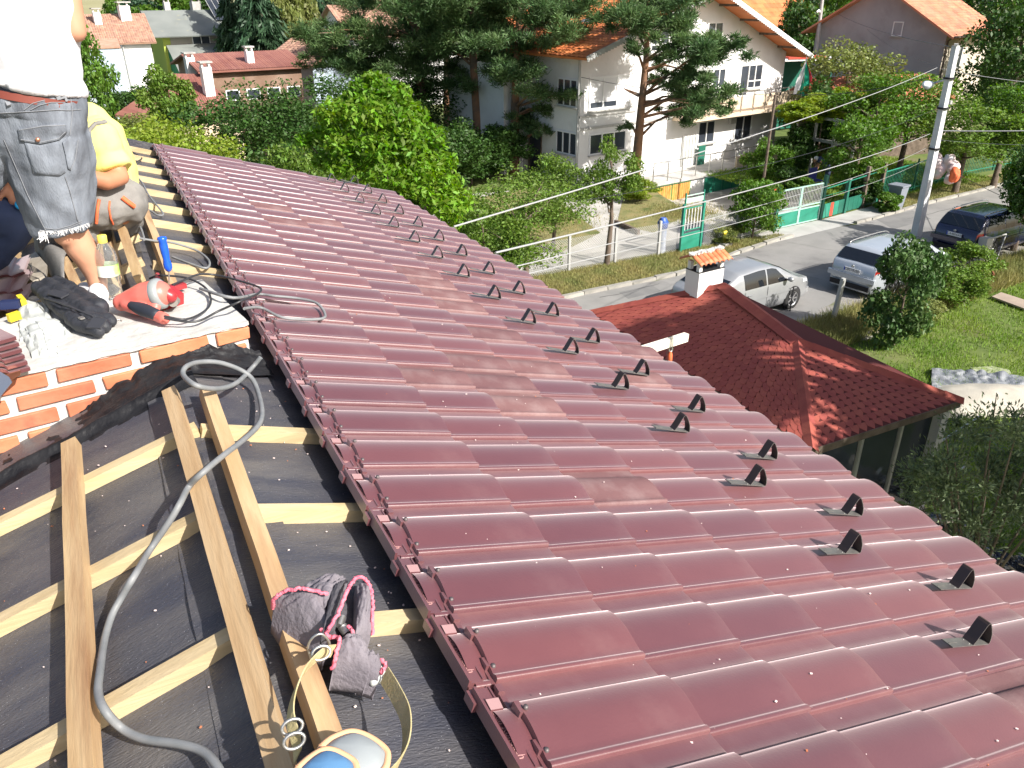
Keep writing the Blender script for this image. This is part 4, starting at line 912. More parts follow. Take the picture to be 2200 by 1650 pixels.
struct('driveway', MB().add([(21.6, rfy(21.6)-.05, .010), (30.2, rfy(30.2)-.05, .010), (30.2, 23.8, .010), (25.8, 23.0, .010), (22.6, 22.7, .010), (21.6, 22.5, .010)], [(0, 1, 2, 3, 4, 5)]), mat('patched_concrete', (.36, .35, .33), (.43, .42, .40), 1.4, rough=.9, bump=.4, bscale=30))
CXL = [8, 13, 17, 21.5, 22.5, 26, 30]; CLO = [22.35, 22.3, 22.35, 22.6, 23.0, 23.2, 24]; CHI = [33, 34, 33.5, 33.5, 33.5, 34, 34]
def cfn(a, b):
    x = 8+22*a; lo = float(np.interp(x, CXL, CLO)); hi = float(np.interp(x, CXL, CHI)); y = lo+(hi-lo)*b; h = hgt(x, y); return Vector((x, y, h+.004+.05*min(1, -h*6)))
mb = MB(); mb.grid(cfn, 66, 36); struct('garden_court', mb, COURT)
crk = [((1618, 556), (1700, 588)), ((1700, 588), (1765, 600)), ((1500, 600), (1560, 585)), ((1690, 520), (1800, 540)), ((1290, 640), (1420, 610)), ((1950, 470), (2080, 440)), ((1560, 560), (1640, 575)), ((1780, 500), (1860, 530))]
for a, b in crk:
    P = [G(*a).lerp(G(*b), t)+Vector((random.uniform(-.05, .05), random.uniform(-.05, .05), .0055)) for t in np.linspace(0, 1, 9)]; mb = MB(); vs = []
    for p in P: wd_ = random.uniform(.008, .02); vs += [p-Vector((0, wd_, 0)), p+Vector((0, wd_, 0))]
    mb.add(vs, [(2*i, 2*i+2, 2*i+3, 2*i+1) for i in range(8)]); struct('road_crack', mb, mat('crack_tar', (.07, .07, .07), rough=.9))
for q, c in ((((1600, 600), (1660, 590), (1690, 612), (1630, 625)), 0), (((1880, 470), (1960, 452), (2000, 470), (1920, 492)), 0), (((1330, 628), (1400, 612), (1420, 625), (1350, 642)), 0)):
    mb = MB(); mb.add([G(*p, .005) for p in q], [(0, 1, 2, 3)]); struct('road_patch', mb, mat('patch_asphalt', (.16, .158, .155), (.20, .197, .19), 2, rough=.95, bump=.4, bscale=60))
lawnp = [G(*q, .012) for q in ((1325, 482), (1405, 500), (1462, 468), (1462, 445), (1400, 405), (1375, 398), (1340, 420))]
struct('garden_lawn', MB().add(lawnp, [tuple(range(7))]), DRY)
lp2 = [G(*q, .014) for q in ((1000, 520), (1200, 545), (1290, 500), (1210, 440), (1150, 400), (1000, 430))]
struct('garden_lawn', MB().add(lp2, [tuple(range(6))]), DRY)
# kerb stones along the far edge
kr = thing('kerb', 'row of worn kerb stones along the far edge of the road', 'kerb', (15, 20, 0))
x = 8.0; first = None
while x < 44:
    L = random.uniform(.7, 1.0); y0_, y1_ = rfy(x), rfy(x+L)
    if not (22.6 < x < 25.8):
        mb = MB(); mb.box((0, 0, .04), (L-.03, .16, .12+random.uniform(-.02, .02)), None, 0, .012)
        o = part('kerb_stone', mb, KERB, kr, loc=(x+L/2+random.uniform(-.01, .01), (y0_+y1_)/2+.06, 0), rot=(random.uniform(-.05, .05), random.uniform(-.02, .02), math.atan2(y1_-y0_, L)+random.uniform(-.02, .02)))
    x += L
# garden bed edge boards
mb = MB(); mb.beam(G(1322, 478, .08), G(1372, 500, .08), .12, .22); tag(part('bed_edging', mb, BARK, None), 'dark edging beam at the near side of the dry garden bed', 'edging')
mb = MB(); mb.beam(G(1420, 432, -.75), G(1462, 452, -.55), .12, .3); tag(part('bed_edging', mb, BARK, None), 'dark edging beam below the orange doors', 'edging')

# ------------------------------------------------------------------ building kit
def rotv(az): return Vector((math.sin(math.radians(az)), math.cos(math.radians(az)), 0))
def roof_plane(root, name, a, b, c, dd, M, rows, cols, th=.10, lift=.03, sub=None):
    """a-b eave, dd-c ridge; base slab plus loose rows of tiles standing proud"""
    a, b, c, dd = map(Vector, (a, b, c, dd)); nn = (b-a).cross(dd-a).normalized()
    if nn.z < 0: nn = -nn
    mb = MB(); q = [a, b, c, dd]; mb.add(q+[p-nn*th for p in q], [(0, 1, 2, 3), (7, 6, 5, 4), (0, 4, 5, 1), (1, 5, 6, 2), (2, 6, 7, 3), (3, 7, 4, 0)])
    r = part(name, mb, M, root)
    if rows:
        mb = MB()
        P = lambda u, v: (a.lerp(b, u)).lerp(dd.lerp(c, u), v)
        for j in range(rows):
            for i in range(cols):
                u0, u1 = i/cols, (i+1)/cols; v0, v1 = j/rows, (j+1.08)/rows; um = (u0*.5+u1*.5)
                p = [P(u0, v0)+nn*.012, P(um, v0)+nn*(lift+.03), P(u1, v0)+nn*.012, P(u1, min(v1, 1))+nn*.004, P(um, min(v1, 1))+nn*(.03), P(u0, min(v1, 1))+nn*.004]
                mb.add(p, [(0, 1, 4, 5), (1, 2, 3, 4)])
        part('roof_tiles', mb, M, r if r.parent is None or True else root, kind='stuff')
    return r
def window(root, o, d, n, t0, t1, h0, h1, panes=2, trans=False, blind=False, sill=True, name='window', fw=.06, FM=None, depth=.05):
    o, d, n = Vector(o), Vector(d), Vector(n); up = Vector((0, 0, 1)); FM = FM or WHITEP
    P = lambda t, h, k=0.0: o+d*t+up*h+n*k
    mb = MB()
    def bar(ta, tb, ha, hb, k0=-.02, k1=depth):
        vs = [P(t, h, k) for t in (ta, tb) for h in (ha, hb) for k in (k0, k1)]
        mb.add(vs, [(0, 1, 3, 2), (4, 6, 7, 5), (0, 4, 5, 1), (2, 3, 7, 6), (0, 2, 6, 4), (1, 5, 7, 3)])
    bar(t0, t1, h0, h0+fw); bar(t0, t1, h1-fw, h1); bar(t0, t0+fw, h0+fw, h1-fw); bar(t1-fw, t1, h0+fw, h1-fw)
    ts = [t0+(t1-t0)*i/panes for i in range(panes+1)]
    for t in ts[1:-1]: bar(t-fw/2, t+fw/2, h0+fw, h1-fw)
    if trans: hm = h0+(h1-h0)*.32; bar(t0+fw, t1-fw, hm-fw/2, hm+fw/2)
    w_ = part(name, mb, FM, root)
    for i in range(panes):
        m2 = MB(); a, b = ts[i]+.02, ts[i+1]-.02; m2.add([P(a, h0+.02, .012), P(b, h0+.02, .012), P(b, h1-.02, .012), P(a, h1-.02, .012)], [(0, 1, 2, 3)]); part('pane', m2, GLASS, w_)
        if blind:
            hb = h0+(.0 if i == 2 else .16)*(h1-h0)+fw
            m2 = MB(); m2.add([P(a+.03, hb, .02), P(b-.03, hb, .02), P(b-.03, h1-.04, .02), P(a+.03, h1-.04, .02)], [(0, 1, 2, 3)]); part('blind', m2, CURT, w_)
    if sill:
        m2 = MB(); vs = [P(t, h, k) for t in (t0-.06, t1+.06) for h in (h0-.06, h0) for k in (-.02, .16)]
        m2.add(vs, [(0, 1, 3, 2), (4, 6, 7, 5), (0, 4, 5, 1), (2, 3, 7, 6), (0, 2, 6, 4), (1, 5, 7, 3)]); part('sill', m2, CONC, w_)
    return w_
def gable_house(name, label, o, az, L, W, ze, zr, mode='along', ov=.5, wm=None, rm=None, rows=0, cols=0, cat='house', t_ap=None, ze2=None, base=0.0, fascia=None):
    """front wall from o along az; W is the depth behind it. mode 'along': ridge parallel to the front; 'gable': the front is the gable"""
    o = Vector(o); d = rotv(az); n = Vector((d.y, -d.x, 0)); up = Vector((0, 0, 1)); root = thing(name, label, cat, (o.x, o.y, 0))
    P = lambda t, k, h: o+d*t-n*k+up*h
    ze2 = ze if ze2 is None else ze2
    mb = MB()
    if mode == 'gable':
        ta = L/2 if t_ap is None else t_ap
        fr = [P(0, 0, base), P(L, 0, base), P(L, 0, ze2), P(ta, 0, zr), P(0, 0, ze)]; bk = [p-n*W for p in fr]
    else:
        fr = [P(0, 0, base), P(0, W, base), P(0, W, ze), P(0, W/2, zr), P(0, 0, ze)]; bk = [p+d*L for p in fr]
    mb.add(fr+bk, [(0, 1, 2, 3, 4), (9, 8, 7, 6, 5), (0, 5, 6, 1), (1, 6, 7, 2), (0, 4, 9, 5)]); part('wall', mb, wm, root)
    if mode == 'gable':
        sl1 = (zr-ze)/ta; sl2 = (zr-ze2)/(L-ta)
        roof_plane(root, 'roof', P(-ov, -ov*1.6, ze-ov*sl1+.06), P(-ov, W+ov, ze-ov*sl1+.06), P(ta, W+ov, zr+.06), P(ta, -ov*1.6, zr+.06), rm, rows, cols)
        roof_plane(root, 'roof', P(L+ov, W+ov, ze2-ov*sl2+.06), P(L+ov, -ov*1.6, ze2-ov*sl2+.06), P(ta, -ov*1.6, zr+.062), P(ta, W+ov, zr+.062), rm, rows, cols)
    else:
        sl = (zr-ze)/(W/2)
        roof_plane(root, 'roof', P(-ov, -ov, ze-ov*sl+.06), P(L+ov, -ov, ze-ov*sl+.06), P(L+ov, W/2, zr+.06), P(-ov, W/2, zr+.06), rm, rows, cols)
        roof_plane(root, 'roof', P(L+ov, W+ov, ze-ov*sl+.06), P(-ov, W+ov, ze-ov*sl+.06), P(-ov, W/2, zr+.062), P(L+ov, W/2, zr+.062), rm, 0, 0)
    return root, o, d, n, P
def chimney(root, p, w_, h, cap=True, M=None):
    mb = MB(); mb.box(Vector(p)+Vector((0, 0, h/2)), (w_, w_, h), .17); c = part('chimney', mb, M or PLASTER, root)
    if cap:
        mb = MB()
        for sx in (-1, 1):
            for sy in (-1, 1): mb.box(Vector(p)+Vector((sx*w_*.36, sy*w_*.36, h+.1)), (.1, .1, .2), .17)
        part('cap_leg', mb, M or PLASTER, c, kind='stuff')
        mb = MB(); mb.box(Vector(p)+Vector((0, 0, h+.24)), (w_*1.3, w_*1.3, .08), .17); part('cap', mb, CONC, c)
    return c

# ------------------------------------------------------------------ the big white house
WO = Vector((20.03, 32.87, 0))
wh, o_, d_, n_, P_ = gable_house('white_house', 'large white three storey house with orange tiled roof, balcony and flag behind the pines', WO, 80, 14.9, 9.2, 5.95, 8.35, 'gable', .75, PLASTER, ROOFO, 30, 34, t_ap=7.6, ze2=5.35)
wd, wn = np.array(d_), np.array(n_)
def FPc(px, py, off=0.0):
    p = PL(px, py, np.array(WO)+wn*off, wn); r = p-WO-Vector(wn)*off; return r.dot(d_), p.z
def rect(x0, y0, x1, y1, off=0.0):
    a, b = FPc(x0, y0, off), FPc(x1, y1, off); return min(a[0], b[0]), max(a[0], b[0]), min(a[1], b[1]), max(a[1], b[1])
window(wh, WO, d_, n_, *rect(1399, 60, 1436, 111), panes=2, trans=True, fw=.09)
window(wh, WO, d_, n_, *rect(1521, 48, 1549, 97), panes=2)
window(wh, WO, d_, n_, *rect(1266, 166, 1353, 228), panes=3, blind=True, fw=.1)
window(wh, WO, d_, n_, *rect(1532, 148, 1553, 206), panes=2, trans=True)
window(wh, WO, d_, n_, *rect(1592, 140, 1603, 206), panes=1, sill=False, name='balcony_door')
window(wh, WO, d_, n_, *rect(1609, 139, 1633, 188), panes=2, trans=True, FM=WHITEP)
window(wh, WO, d_, n_, *rect(1266, 289, 1342, 322), panes=3)
window(wh, WO, d_, n_, *rect(1501, 262, 1532, 305), panes=2)
window(wh, WO, d_, n_, *rect(1580, 250, 1610, 297), panes=2)
def fbox(t0, t1, h0, h1, k0, k1, name, M, root=None, label=None, kind=None):
    mb = MB(); vs = [P_(t, -k, h) for t in (t0, t1) for h in (h0, h1) for k in (k0, k1)]
    mb.add(vs, [(0, 1, 3, 2), (4, 6, 7, 5), (0, 4, 5, 1), (2, 3, 7, 6), (0, 2, 6, 4), (1, 5, 7, 3)]); return part(name, mb, M, root or wh, label=label, kind=kind)
# string course and verges
fbox(-.02, 9.6, 2.55, 2.66, 0, .05, 'string_course', CONC)
fbox(-.02, 3.6, 3.12, 3.2, 0, .06, 'string_course', CONC)
# white barge boards with scalloped lower edge
for (ta, za, tb, zb) in ((-.75, 5.95-.75*2.4/7.6, 7.6, 8.35), (15.65, 5.35-.75*3/7.3, 7.6, 8.35)):
    a = P_(ta, -1.22, za+.04); b = P_(tb, -1.22, zb+.04); mb = MB(); mb.beam(a, b, .035, .20, (0, 0, 1))
    for i in range(48):
        q = a.lerp(b, (i+.5)/48); mb.box(q-Vector((0, 0, .12)), (.10, .03, .06), math.radians(10))
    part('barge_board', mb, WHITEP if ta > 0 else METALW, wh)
for i in range(4):
    t = 9+1.7*i; z = 5.35+(14.9-t)*3/7.3; mb = MB(); mb.beam(P_(t, 0, z-.06), P_(t, -1.2, z-.06), .12, .14); part('purlin', mb, BARK, wh)
# balcony
bt0, bt1 = 6.2, 15.0
fbox(bt0, bt1+.3, 2.46, 2.64, 0, 1.15, 'balcony', BEIGE)
fbox(bt0, bt1, 2.80, 3.42, 1.08, 1.11, 'balcony_panel', BEIGE)
for i in range(10):
    t = bt0+(bt1-bt0)*i/9; fbox(t-.02, t+.02, 2.64, 3.62, 1.12, 1.16, 'railing_post', METALG)
fbox(bt0, bt1, 3.60, 3.64, 1.11, 1.15, 'handrail', METALG)
fbox(15.0, 15.9, 2.46, 2.60, -.8, 1.15, 'balcony', BEIGE); fbox(15.1, 15.8, 2.7, 3.4, 1.0, 1.03, 'balcony_panel', ROOFB); 
for t in (15.05, 15.85): fbox(t-.02, t+.02, 2.6, 4.9 if t < 15.5 else 3.6, 1.02, 1.06, 'railing_post', GREENP)
# terrace with the orange doors and green shutters below
TO = 2.0; zt = .06; zl = -1.05
fbox(1.9, 14.2, zt-.14, zt, .0, TO+.12, 'terrace', CONC)
fbox(2.0, 14.0, zl, zt-.14, .05, TO, 'terrace_wall', PLASTER)
def trect(*a): return rect(*a, off=TO+.03)
for (x0, x1) in ((1403, 1440), (1444, 1479)):
    t0, t1, _, _ = trect(x0, 400, x1, 420); 
    fr_ = fbox(t0-.08, t1+.08, zl, zt-.16, TO, TO+.04, 'garden_door', mat('light_green_paint', (.18, .42, .16), rough=.6))
    nb = 9
    for i in range(nb): fbox(t0+(t1-t0)*i/nb+.01, t0+(t1-t0)*(i+1)/nb-.01, zl+.05, zt-.22, TO+.045, TO+.07, 'board', mat('orange_boards', (.50, .24, .05), (.60, .32, .09), 5, rough=.6, rand=.12), fr_)
t0, t1, _, _ = trect(1512, 400, 1585, 420)
nb = 4
for i in range(nb):
    a, b = t0+(t1-t0)*i/nb, t0+(t1-t0)*(i+1)/nb
    s_ = fbox(a+.03, b-.03, zl, zt-.05, TO+.01, TO+.05, 'shutter', GREENP)
    for j in range(15): fbox(a+.07, b-.07, zl+.05+j*.065, zl+.05+j*.065+.04, TO+.05, TO+.075, 'slat', GREENP, s_)
# low walls and rails on the terrace
fbox(9.2, 13.9, zt, zt+.55, TO-.1, TO-.02, 'parapet_panel', BEIGE)
for i in range(12): 
    t = 3.0+i*1.0; fbox(t-.018, t+.018, zt, zt+.95, TO+.02, TO+.056, 'railing_post', METALG)
fbox(3.0, 14.0, zt+.93, zt+.965, TO+.02, TO+.056, 'handrail', METALG)
t0, t1, h0, h1 = rect(1466, 292, 1490, 362)
fbox(t0, t1, zt, h1, .02, .10, 'panel_door', mat('off_white_door', (.62, .63, .60), (.70, .70, .68), 3, rough=.6))
for i in range(5): fbox(t0+(t1-t0)*i/5+.02, t0+(t1-t0)*i/5+.04, zt, h1, .10, .13, 'rib', METALW)
t0, t1, h0, h1 = rect(1492, 312, 1500, 370); fbox(t0, t1, zt, h1, .3, .35, 'open_shutter', GREEND)
t0, t1, h0, h1 = rect(1565, 250, 1575, 264, 0); fbox(t0, t1, h0, h1, .02, .22, 'wall_lamp', METALW)
# left side wall features
lo, ld, ln = WO, -n_, -d_
def lrect(x0, y0, x1, y1):
    pts = [PL(x, y, np.array(WO), np.array(d_))-WO for x, y in ((x0, y0), (x1, y1))]; ts = [p.dot(-n_) for p in pts]; hs = [p.z+WO.z for p in pts]; return min(ts), max(ts), min(hs), max(hs)
window(wh, WO, -n_, -d_, *lrect(1199, 166, 1240, 232), panes=3)
window(wh, WO, -n_, -d_, *lrect(1196, 278, 1239, 336), panes=3)
t0, t1, h0, h1 = lrect(1137, 284, 1164, 352)
window(wh, WO, -n_, -d_, t0, t1, 0.05, h1, panes=1, sill=False, name='door', FM=BARK)
mb = MB(); mb.add([WO+Vector(-n_)*a+Vector(-d_)*b+Vector((0, 0, c)) for a in (t1+.5, 9.2) for b in (0, 1.2) for c in (0, 5.2)], [(0, 1, 3, 2), (4, 6, 7, 5), (0, 4, 5, 1), (2, 3, 7, 6), (0, 2, 6, 4), (1, 5, 7, 3)]); part('bay_wall', mb, PLASTER, wh)
mb = MB(); mb.tube([WO+Vector((-.12, -.05, .1)), WO+Vector((-.12, -.05, 5.7))], .05, 8); part('downpipe', mb, METALW, wh)
# roof window
mb = MB(); c = PL(1263, 46, np.array(P_(3.8, 4, 7.2)), np.array(Vector((-.28, -.05, .96)))); mb.box(c, (.5, .9, .1), Matrix.Rotation(math.radians(10), 3, 'Z') @ Matrix.Rotation(-.3, 3, 'Y')); part('roof_window', mb, METALG, wh)
# flag on a pole at the balcony
fl = thing('flag', 'white green red flag hanging from a pole at the balcony corner', 'flag', D(1718, 225, 47))
df = 47.0
mb = MB(); mb.tube([D(1719, 228, df), D(1733, 122, df)], .02, 6); part('flag_pole', mb, METALG, fl)
for i, M in enumerate((mat('flag_white', (.8, .8, .8)), mat('flag_green', (.0, .33, .19)), mat('flag_red', (.62, .03, .05)))):
    mb = MB()
    top0, top1 = (1731, 124), (1736, 150); 
    def ff(a, b, i=i):
        s = (i+a)/3; x = 1727+s*12-(1-b)*0; x = 1734+(-10-(6 if s < .5 else 0)+s*30)*min(1, b*1.5)-b*8*(1-s)-b*b*6; y = 122+b*(80+8*(s))+s*14*(1-b); return D(x, y, df+.06*math.sin(a*6+b*9+i*2))
    mb.grid(ff, 3, 10); part('stripe', mb, M, fl)

# ------------------------------------------------------------------ other houses
def far_house(name, label, px, py, dist, az, L, W, ze, zr, **k):
    p = D(px, py, dist); return gable_house(name, label, (p.x, p.y, 0), az, L, W, ze, zr, **k)
# grey rendered house at the right
gr, o2, d2_, n2, P2_ = far_house('grey_house', 'grey rendered house with terracotta roof at the top right behind the garden trees', 2019, 150, 57, 76, 6.2, 8.4, 6.15, 8.6, mode='along', ov=.7, wm=PLASTERS, rm=ROOFT, rows=22, cols=20)
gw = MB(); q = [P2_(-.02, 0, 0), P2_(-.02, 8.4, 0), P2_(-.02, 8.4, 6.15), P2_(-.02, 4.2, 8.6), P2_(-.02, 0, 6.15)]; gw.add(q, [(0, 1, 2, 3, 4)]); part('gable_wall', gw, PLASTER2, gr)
ts = [ (PL(x, y, np.array(o2), np.array(d2_))-Vector(o2)) for x, y in ((1921, 46), (1937, 78))]
window(gr, o2, -n2, -d2_, *sorted([ts[0].dot(-n2), ts[1].dot(-n2)]), *sorted([ts[0].z+o2.z, ts[1].z+o2.z]), panes=1)
window(gr, o2, d2_, n2, 1.6, 2.6, 4.0, 5.3, panes=2)
mb = MB(); mb.tube([P2_(-.1, -.15, .3), P2_(-.1, -.15, 5.6), P2_(.1, -.5, 5.95)], .06, 8); mb.beam(P2_(-.7, -.75, 5.85), P2_(6.9, -.75, 5.85), .12, .1); part('gutter', mb, BARK, gr)
# orange roofed house behind the white one
bh_, *_r = far_house('orange_roof_house', 'small pale house with bright orange roof behind the white house', 1618, 60, 68, 82, 7.5, 6, 5.9, 8.4, mode='along', ov=.5, wm=PLASTERS, rm=ROOFO, rows=10, cols=16)
# red canopy shed by the grey house
cp = D(1900, 175, 50); cv, *_r = gable_house('canopy_shed', 'low garden shed with red canopy roof below the grey house', (cp.x-3, cp.y, 0), 100, 6.5, 4, 3.2, 4.0, 'along', .5, BARK, REDP if False else mat('faded_red_sheet', (.42, .12, .07), (.50, .17, .10), .8, rough=.7), 0, 0, cat='shed')
cp = D(1700, 150, 56); gs = thing('garden_stall', 'dark green garden pavilion with red and white roof edge behind the flag', 'pavilion', (cp.x, cp.y, 0))
mb = MB(); mb.box((cp.x, cp.y, 4.55), (4.5, 3, .14), -.2); part('roof', mb, WHITEP, gs); mb = MB(); mb.box((cp.x, cp.y-.0, 4.66), (2.6, 3.1, .12), -.2); part('roof_cover', mb, REDP, gs)
for sx in (-2, 2):
    for sy in (-1.3, 1.3): mb = MB(); mb.box((cp.x+sx, cp.y+sy, 2.2), (.12, .12, 4.5)); part('post', mb, GREEND, gs)
mb = MB(); mb.box((cp.x, cp.y+1.2, 2.2), (4.2, .1, 4.2), 0); part('back_panel', mb, GREEND, gs)
# white house with tan roof, far left
ha, oA, dA, nA, PA_ = far_house('white_cottage', 'white walled house with tan tiled roof and two chimneys at the far left', 172, 90, 70, 88, 4.7, 8, D(235, 90, 70).z, D(235, 32, 74).z, mode='along', ov=.4, wm=PLASTER, rm=ROOFB, rows=22, cols=34)
window(ha, oA, dA, nA, 1.2, 2.2, 3.7, 5.0, panes=1, FM=CONC)
chimney(ha, PA_(1.6, 2.6, 6.1), .5, .9); chimney(ha, PA_(3.6, 3.2, 6.2), .75, 1.2)
mb = MB(); mb.tube([PA_(2.8, -.1, .5), PA_(2.75, -.12, 5.0)], .05, 6); part('downpipe', mb, METALW, ha)
hA2, *_r = far_house('blue_annex', 'pale blue side building left of the white cottage', 186, 100, 66, 88, 2.0, 4, 4.9, 5.3, mode='along', ov=.1, wm=mat('pale_blue_wall', (.42, .50, .58), rough=.9), rm=ROOFB)
# green house with grey roofs
hb_, oB, dB, nB, PB_ = far_house('green_house', 'green walled house with grey sheet roofs and a glazed roof terrace', 352, 100, 80, 86, 6.4, 6.6, D(345, 68, 80).z, D(345, 24, 83.3).z, mode='along', ov=.9, wm=mat('lime_render', (.42, .50, .10), rough=.9), rm=ROOFG)
mb = MB(); q = [PB_(.6, -.05, 0), PB_(6.8, -.05, 0), PB_(6.8, -.05, 5.3), PB_(.6, -.05, 5.3)]; mb.add(q, [(0, 1, 2, 3)]); part('front_wall', mb, mat('taupe_render', (.33, .31, .27), rough=.9), hb_)
window(hb_, PB_(0, -.06, 0), dB, nB, 2.4, 3.9, 4.0, 5.0, panes=2)
roof_plane(hb_, 'lower_roof', PB_(.2, -4.4, 2.2), PB_(7.4, -4.0, 3.4), PB_(7.2, -.1, 4.3), PB_(.2, -.1, 4.2), ROOFG, 0, 0)
mb = MB(); mb.add([PB_(.25, -4.2, 0), PB_(.25, -.1, 0), PB_(.25, -.1, 4.1), PB_(.25, -4.2, 2.1), PB_(7.2, -4.0, 0), PB_(7.2, -4.0, 3.2)], [(0, 1, 2, 3), (0, 3, 5, 4)]); part('lower_wall', mb, mat('deep_green_wall', (.01, .16, .07), rough=.8), hb_)
roof_plane(hb_, 'roof', PB_(-.95, -.9, 5.0), PB_(-.9, -.9, 5.0), PB_(-.9, 3.75, 7.16), PB_(-.95, 3.75, 7.16), DARK, 0, 0)
mb = MB()
for i in range(5):
    a = PB_(5.0+.5*i, 1.2, 6.0); b = PB_(4.6+.5*i, 3.6, 8.0); mb.tube([a, b], .03, 5)
for z in (6.2, 7.2, 8.0): mb.tube([PB_(4.6, 3.2, z), PB_(7.0, 3.2, z)], .03, 5)
part('terrace_frame', mb, METALW, hb_); mb = MB(); mb.add([PB_(5.0, 1.2, 6.05), PB_(7.0, 1.2, 6.05), PB_(6.6, 3.5, 7.9), PB_(4.6, 3.5, 7.9)], [(0, 1, 2, 3)]); part('terrace_glazing', mb, GLASS, hb_)
chimney(hb_, PB_(1.5, 4.2, 6.6), .5, .9, M=CONC); chimney(hb_, PB_(4.0, 4.3, 6.6), .8, .9, M=CONC)
mb = MB(); mb.tube([PB_(1.5, 4.6, 6.5), PB_(1.5, 4.6, 9.5)], .02, 5); part('aerial', mb, METALG, hb_)
# low brown-roofed house
hc_, oC, dC, nC, PC_ = far_house('brown_roof_house', 'low house with ribbed brown red roofs and tall white chimneys', 440, 165, 51, 84, 5.6, 6.5, D(435, 152, 51).z, D(400, 119, 54).z, mode='along', ov=.4, wm=mat('brown_wall', (.20, .12, .08), (.3, .2, .15), 1, rough=.9), rm=ROOFR, rows=1, cols=44)
for i in range(4): window(hc_, oC, dC, nC, 1.0+1.2*i, 1.8+1.2*i, 2.7, 3.3, panes=1, sill=False)
roof_plane(hc_, 'wing_roof', PC_(-3.2, -5.2, 2.5), PC_(.4, -5.4, 2.6), PC_(-.1, .3, 4.2), PC_(-1.6, .2, 4.3), ROOFR, 1, 24)
roof_plane(hc_, 'wing_roof', PC_(-3.3, -5.2, 2.5), PC_(-3.0, -5.2, 2.45), PC_(-1.6, .2, 4.32), PC_(-5.2, -1.4, 2.6), ROOFR, 1, 10)
mb = MB(); mb.add([PC_(-5.0, -1.3, 0), PC_(-3.2, -5.0, 0), PC_(.3, -5.1, 0), PC_(-5.0, -1.3, 2.55), PC_(-3.2, -5.0, 2.4), PC_(.3, -5.1, 2.5)], [(0, 1, 4, 3), (1, 2, 5, 4)]); part('wing_wall', mb, BEIGE, hc_)
chimney(hc_, PC_(2.9, .9, 3.9), .42, 1.35); chimney(hc_, PC_(-.5, -2.6, 3.3), .5, 1.5); chimney(hc_, PC_(-.3, 1.8, 3.9), .5, 1.1)
# small pale blue house between the trees
far_house('pale_blue_house', 'pale blue walled cottage half hidden behind the pine at left', 672, 150, 56, 70, 4.2, 5, 4.3, 5.4, mode='gable', ov=.4, wm=mat('pale_blue_wall', (.42, .50, .58), rough=.9), rm=ROOFB, rows=12, cols=14)
far_house('pink_roof_house', 'house with pinkish tiled roof glimpsed through the pines', 760, 90, 66, 85, 9, 8, 5.3, 7.3, mode='along', ov=.4, wm=PLASTER, rm=ROOFB, rows=20, cols=36)
p = G(215, 205, 1.9); mb = MB(); mb.box((p.x, p.y, 1.0), (3.2, 2.2, 2.0), .3); mb.box((p.x, p.y, 2.05), (3.5, 2.5, .1), .3)
tag(part('greenhouse', mb, mat('frosted_panes', (.38, .44, .46), rough=.4), None), 'small glassy shed roof behind the hedge at left', 'shed')

# ------------------------------------------------------------------ shed with red shingle roof
sh_ = thing('shingled_shed', 'garden shed with dark red scalloped shingle roof and white chimney', 'shed', (10, 10, 0))
L_, D_, E_, B_, A_ = Vector((8.32, 13.03, 2.5)), Vector((8.33, 6.93, 2.5)), Vector((11.61, 6.96, 2.5)), Vector((9.98, 9.02, 3.08)), Vector((10.18, 11.19, 3.36))
F_ = Vector((11.75, 13.05, 2.5))
mb = MB(); vs = [L_, D_, E_, F_, B_, A_]; vs2 = [p-Vector((0, 0, .09)) for p in (L_, D_, E_, F_)]
mb.add(vs+vs2, [(0, 1, 4, 5), (1, 2, 4), (2, 3, 5, 4), (3, 0, 5), (6, 9, 8, 7), (0, 6, 7, 1), (1, 7, 8, 2), (2, 8, 9, 3), (3, 9, 6, 0)]); roof_ = part('roof', mb, mat('shingle_backing', (.10, .018, .015), rough=.9), sh_)
def shingle_face(a, b, c, dd, exposure, wd, shape, keep):
    """bilinear face: a-b eave, dd-c top"""
    P = lambda u, v: (a.lerp(b, u)).lerp(dd.lerp(c, u), v)
    H_ = ((dd+c)/2-(a+b)/2).length; rows = int(H_/exposure); nn = (b-a).cross(dd-a).normalized(); nn = nn if nn.z > 0 else -nn
    out = []
    for j in range(rows):
        v0 = j/rows; v1 = (j+1)/rows; Lr = (P(1, v0)-P(0, v0)).length; cnt = max(2, int(Lr/wd)); offs = .5 if j % 2 else 0
        for i in range(-1, cnt+1):
            u0 = (i+offs)/cnt; u1 = (i+1+offs)/cnt
            if u0 < -.001 and u1 < .3/cnt or u1 > 1.001 and u0 > 1-.3/cnt: continue
            u0c, u1c = max(u0, 0), min(u1, 1); pts = []; um = (u0+u1)/2; hw = (u1-u0)/2*.97
            ks = np.linspace(-1, 1, 9 if shape == 'round' else 5)
            for k in ks:
                dv = (1-math.sqrt(max(0, 1-k*k)))*.62 if shape == 'round' else (abs(k)*.75)
                pts.append((min(max(um+hw*k, 0), 1), v0-.02/rows+dv*(v1-v0)))
            low = [P(u, v)+nn*(.009 if shape == 'round' else .005) for u, v in pts]; hi = [P(min(max(um+hw, 0), 1), min(v1+.3/rows, 1))+nn*.004, P(min(max(um-hw, 0), 1), min(v1+.3/rows, 1))+nn*.004]
            out.append((low, hi, nn))
    return out
def smesh(mb, S_):
    low, hi, nn = S_; n = len(low); mb.add(low+hi, [tuple(range(n+2))]); mb.add(low+[p-nn*.007 for p in low], [(i, i+n, i+n+1, i+1) for i in range(n-1)])
SL = shingle_face(D_.copy(), L_.copy(), A_.copy(), B_.copy(), .12, .165, 'round', None)
